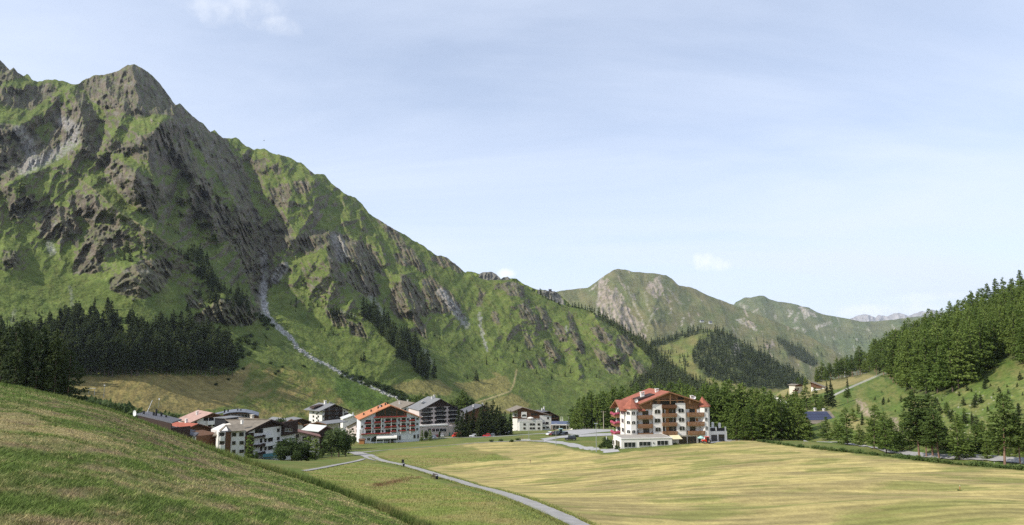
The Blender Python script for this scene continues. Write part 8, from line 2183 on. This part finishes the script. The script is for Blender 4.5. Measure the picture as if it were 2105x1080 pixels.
# ================================================================== LIGHT, SKY, RENDER
SUN_AZ, SUN_EL = -116.0, 38.0
sv = Vector((math.sin(R(SUN_AZ)) * math.cos(R(SUN_EL)), math.cos(R(SUN_AZ)) * math.cos(R(SUN_EL)), math.sin(R(SUN_EL))))
sl = bpy.data.lights.new('sun', 'SUN'); sl.energy = 4.0; sl.angle = R(0.53); sl.color = (1.0, 0.95, 0.86)
so = bpy.data.objects.new('sun', sl); COL.objects.link(so)
so.rotation_euler = sv.to_track_quat('Z', 'Y').to_euler()
w = bpy.data.worlds.new('World'); SC.world = w; w.use_nodes = True
N = w.node_tree.nodes; L = w.node_tree.links
w.cycles.sampling_method = 'NONE'
bg = N['Background']; bg.inputs['Strength'].default_value = 0.15
sky = N.new('ShaderNodeTexSky'); sky.sky_type = 'NISHITA'; sky.sun_disc = False
sky.sun_elevation = R(SUN_EL); sky.sun_rotation = R(SUN_AZ); sky.altitude = 1800; sky.air_density = 1.0; sky.dust_density = 2.2; sky.ozone_density = 1.0
tc = N.new('ShaderNodeTexCoord')
# thin high cloud: sky directions projected on a plane overhead, stretched streaks
sep = N.new('ShaderNodeSeparateXYZ'); L.new(tc.outputs['Generated'], sep.inputs[0])
addz = N.new('ShaderNodeMath'); addz.operation = 'ADD'; addz.inputs[1].default_value = 0.18; L.new(sep.outputs['Z'], addz.inputs[0])
dx = N.new('ShaderNodeMath'); dx.operation = 'DIVIDE'; L.new(sep.outputs['X'], dx.inputs[0]); L.new(addz.outputs[0], dx.inputs[1])
dy = N.new('ShaderNodeMath'); dy.operation = 'DIVIDE'; L.new(sep.outputs['Y'], dy.inputs[0]); L.new(addz.outputs[0], dy.inputs[1])
cmb = N.new('ShaderNodeCombineXYZ'); L.new(dx.outputs[0], cmb.inputs['X']); L.new(dy.outputs[0], cmb.inputs['Y'])
mp = N.new('ShaderNodeMapping'); mp.inputs['Rotation'].default_value = (0, 0, R(48)); mp.inputs['Scale'].default_value = (0.5, 1.2, 1); mp.inputs['Location'].default_value = (0.4, 0.2, 0)
L.new(cmb.outputs[0], mp.inputs['Vector'])
nz = N.new('ShaderNodeTexNoise'); nz.inputs['Scale'].default_value = 1.0; nz.inputs['Detail'].default_value = 9; nz.inputs['Roughness'].default_value = 0.58; nz.inputs['Distortion'].default_value = 0.5
L.new(mp.outputs[0], nz.inputs['Vector'])
mr = N.new('ShaderNodeMapRange'); mr.inputs['From Min'].default_value = 0.36; mr.inputs['From Max'].default_value = 0.72; mr.inputs['To Min'].default_value = 0.42; mr.inputs['To Max'].default_value = 0.82
L.new(nz.outputs['Fac'], mr.inputs['Value'])
hzn = N.new('ShaderNodeMapRange'); hzn.interpolation_type = 'SMOOTHSTEP'; hzn.inputs['From Min'].default_value = 0.0; hzn.inputs['From Max'].default_value = 0.45; hzn.inputs['To Min'].default_value = 0.32; hzn.inputs['To Max'].default_value = 0.0
L.new(sep.outputs['Z'], hzn.inputs['Value'])
had = N.new('ShaderNodeMath'); had.operation = 'ADD'; had.use_clamp = True; L.new(hzn.outputs[0], had.inputs[0]); L.new(mr.outputs[0], had.inputs[1])
mxs = N.new('ShaderNodeMix'); mxs.data_type = 'RGBA'
L.new(had.outputs[0], mxs.inputs['Factor']); L.new(sky.outputs[0], mxs.inputs['A']); mxs.inputs['B'].default_value = (4.6, 5.1, 6.1, 1)
# single white clouds, each at its own bearing and height in the sky
n3 = N.new('ShaderNodeTexNoise'); n3.inputs['Scale'].default_value = 22; n3.inputs['Detail'].default_value = 7; n3.inputs['Roughness'].default_value = 0.6
L.new(tc.outputs['Generated'], n3.inputs['Vector'])
def cloud(prev, px, py, rx, ry, amt, thr=0.5):
    sx, sz = slopes(px, py); d = Vector((sx, 1, sz)).normalized()
    rt = Vector((d.y, -d.x, 0)).normalized(); up = rt.cross(d)
    def dot(v, k):
        q = N.new('ShaderNodeVectorMath'); q.operation = 'DOT_PRODUCT'; q.inputs[1].default_value = v * k; L.new(tc.outputs['Generated'], q.inputs[0]); 
        p = N.new('ShaderNodeMath'); p.operation = 'POWER'; p.inputs[1].default_value = 2
        a = N.new('ShaderNodeMath'); a.operation = 'ABSOLUTE'; L.new(q.outputs['Value'], a.inputs[0]); L.new(a.outputs[0], p.inputs[0]); return p
    a = dot(rt, F / rx); b_ = dot(up, F / ry)
    s_ = N.new('ShaderNodeMath'); s_.operation = 'ADD'; L.new(a.outputs[0], s_.inputs[0]); L.new(b_.outputs[0], s_.inputs[1])
    m_ = N.new('ShaderNodeMath'); m_.operation = 'MULTIPLY_ADD'; m_.inputs[1].default_value = -0.30; L.new(s_.outputs[0], m_.inputs[0]); L.new(n3.outputs['Fac'], m_.inputs[2])
    r_ = N.new('ShaderNodeMapRange'); r_.interpolation_type = 'SMOOTHSTEP'; r_.inputs['From Min'].default_value = thr - 0.2; r_.inputs['From Max'].default_value = thr + 0.22; r_.inputs['To Max'].default_value = amt
    L.new(m_.outputs[0], r_.inputs['Value'])
    f_ = N.new('ShaderNodeMath'); f_.operation = 'GREATER_THAN'; f_.inputs[1].default_value = 0.3
    q = N.new('ShaderNodeVectorMath'); q.operation = 'DOT_PRODUCT'; q.inputs[1].default_value = d; L.new(tc.outputs['Generated'], q.inputs[0]); L.new(q.outputs['Value'], f_.inputs[0])
    g_ = N.new('ShaderNodeMath'); g_.operation = 'MULTIPLY'; L.new(r_.outputs[0], g_.inputs[0]); L.new(f_.outputs[0], g_.inputs[1])
    x_ = N.new('ShaderNodeMix'); x_.data_type = 'RGBA'; L.new(g_.outputs[0], x_.inputs['Factor']); L.new(prev, x_.inputs['A']); x_.inputs['B'].default_value = (6.1, 6.25, 6.5, 1); return x_.outputs['Result']
cur = mxs.outputs['Result']
for c_ in ((1468, 540, 46, 26, 1.0, 0.42), (1040, 562, 22, 11, 0.8, 0.42), (470, 10, 130, 46, 0.4), (575, 55, 60, 26, 0.3), (1830, 640, 160, 18, 0.6), (1950, 610, 150, 12, 0.4)): cur = cloud(cur, *c_)
L.new(cur, bg.inputs['Color'])

SC.view_settings.view_transform = 'Standard'; SC.view_settings.look = 'None'; SC.view_settings.gamma = 1.0; SC.view_settings.exposure = 0.34
SC.view_settings.use_curve_mapping = False
SC.cycles.max_bounces = 5; SC.cycles.diffuse_bounces = 3; SC.cycles.glossy_bounces = 2; SC.cycles.transmission_bounces = 3; SC.cycles.volume_bounces = 0; SC.cycles.transparent_max_bounces = 6
SC.cycles.sample_clamp_indirect = 4.0; SC.cycles.caustics_reflective = False; SC.cycles.caustics_refractive = False
SC.cycles.use_denoising = False; SC.cycles.use_adaptive_sampling = False

# the air of the valley
b = MB(); b.box(-13000, 13000, -60, 11600, -420, 900)
m = bpy.data.materials.new('haze_air'); m.use_nodes = True
nt = m.node_tree; nt.nodes.clear()
o_ = nt.nodes.new('ShaderNodeOutputMaterial'); v_ = nt.nodes.new('ShaderNodeVolumePrincipled')
v_.inputs['Color'].default_value = (0.80, 0.88, 1.0, 1); v_.inputs['Density'].default_value = 0.00003; v_.inputs['Anisotropy'].default_value = 0.2
nt.links.new(v_.outputs[0], o_.inputs['Volume'])
hz = b.build('haze', m); tag(hz, 'thin bluish air haze over the valley', None, None, 'stuff')
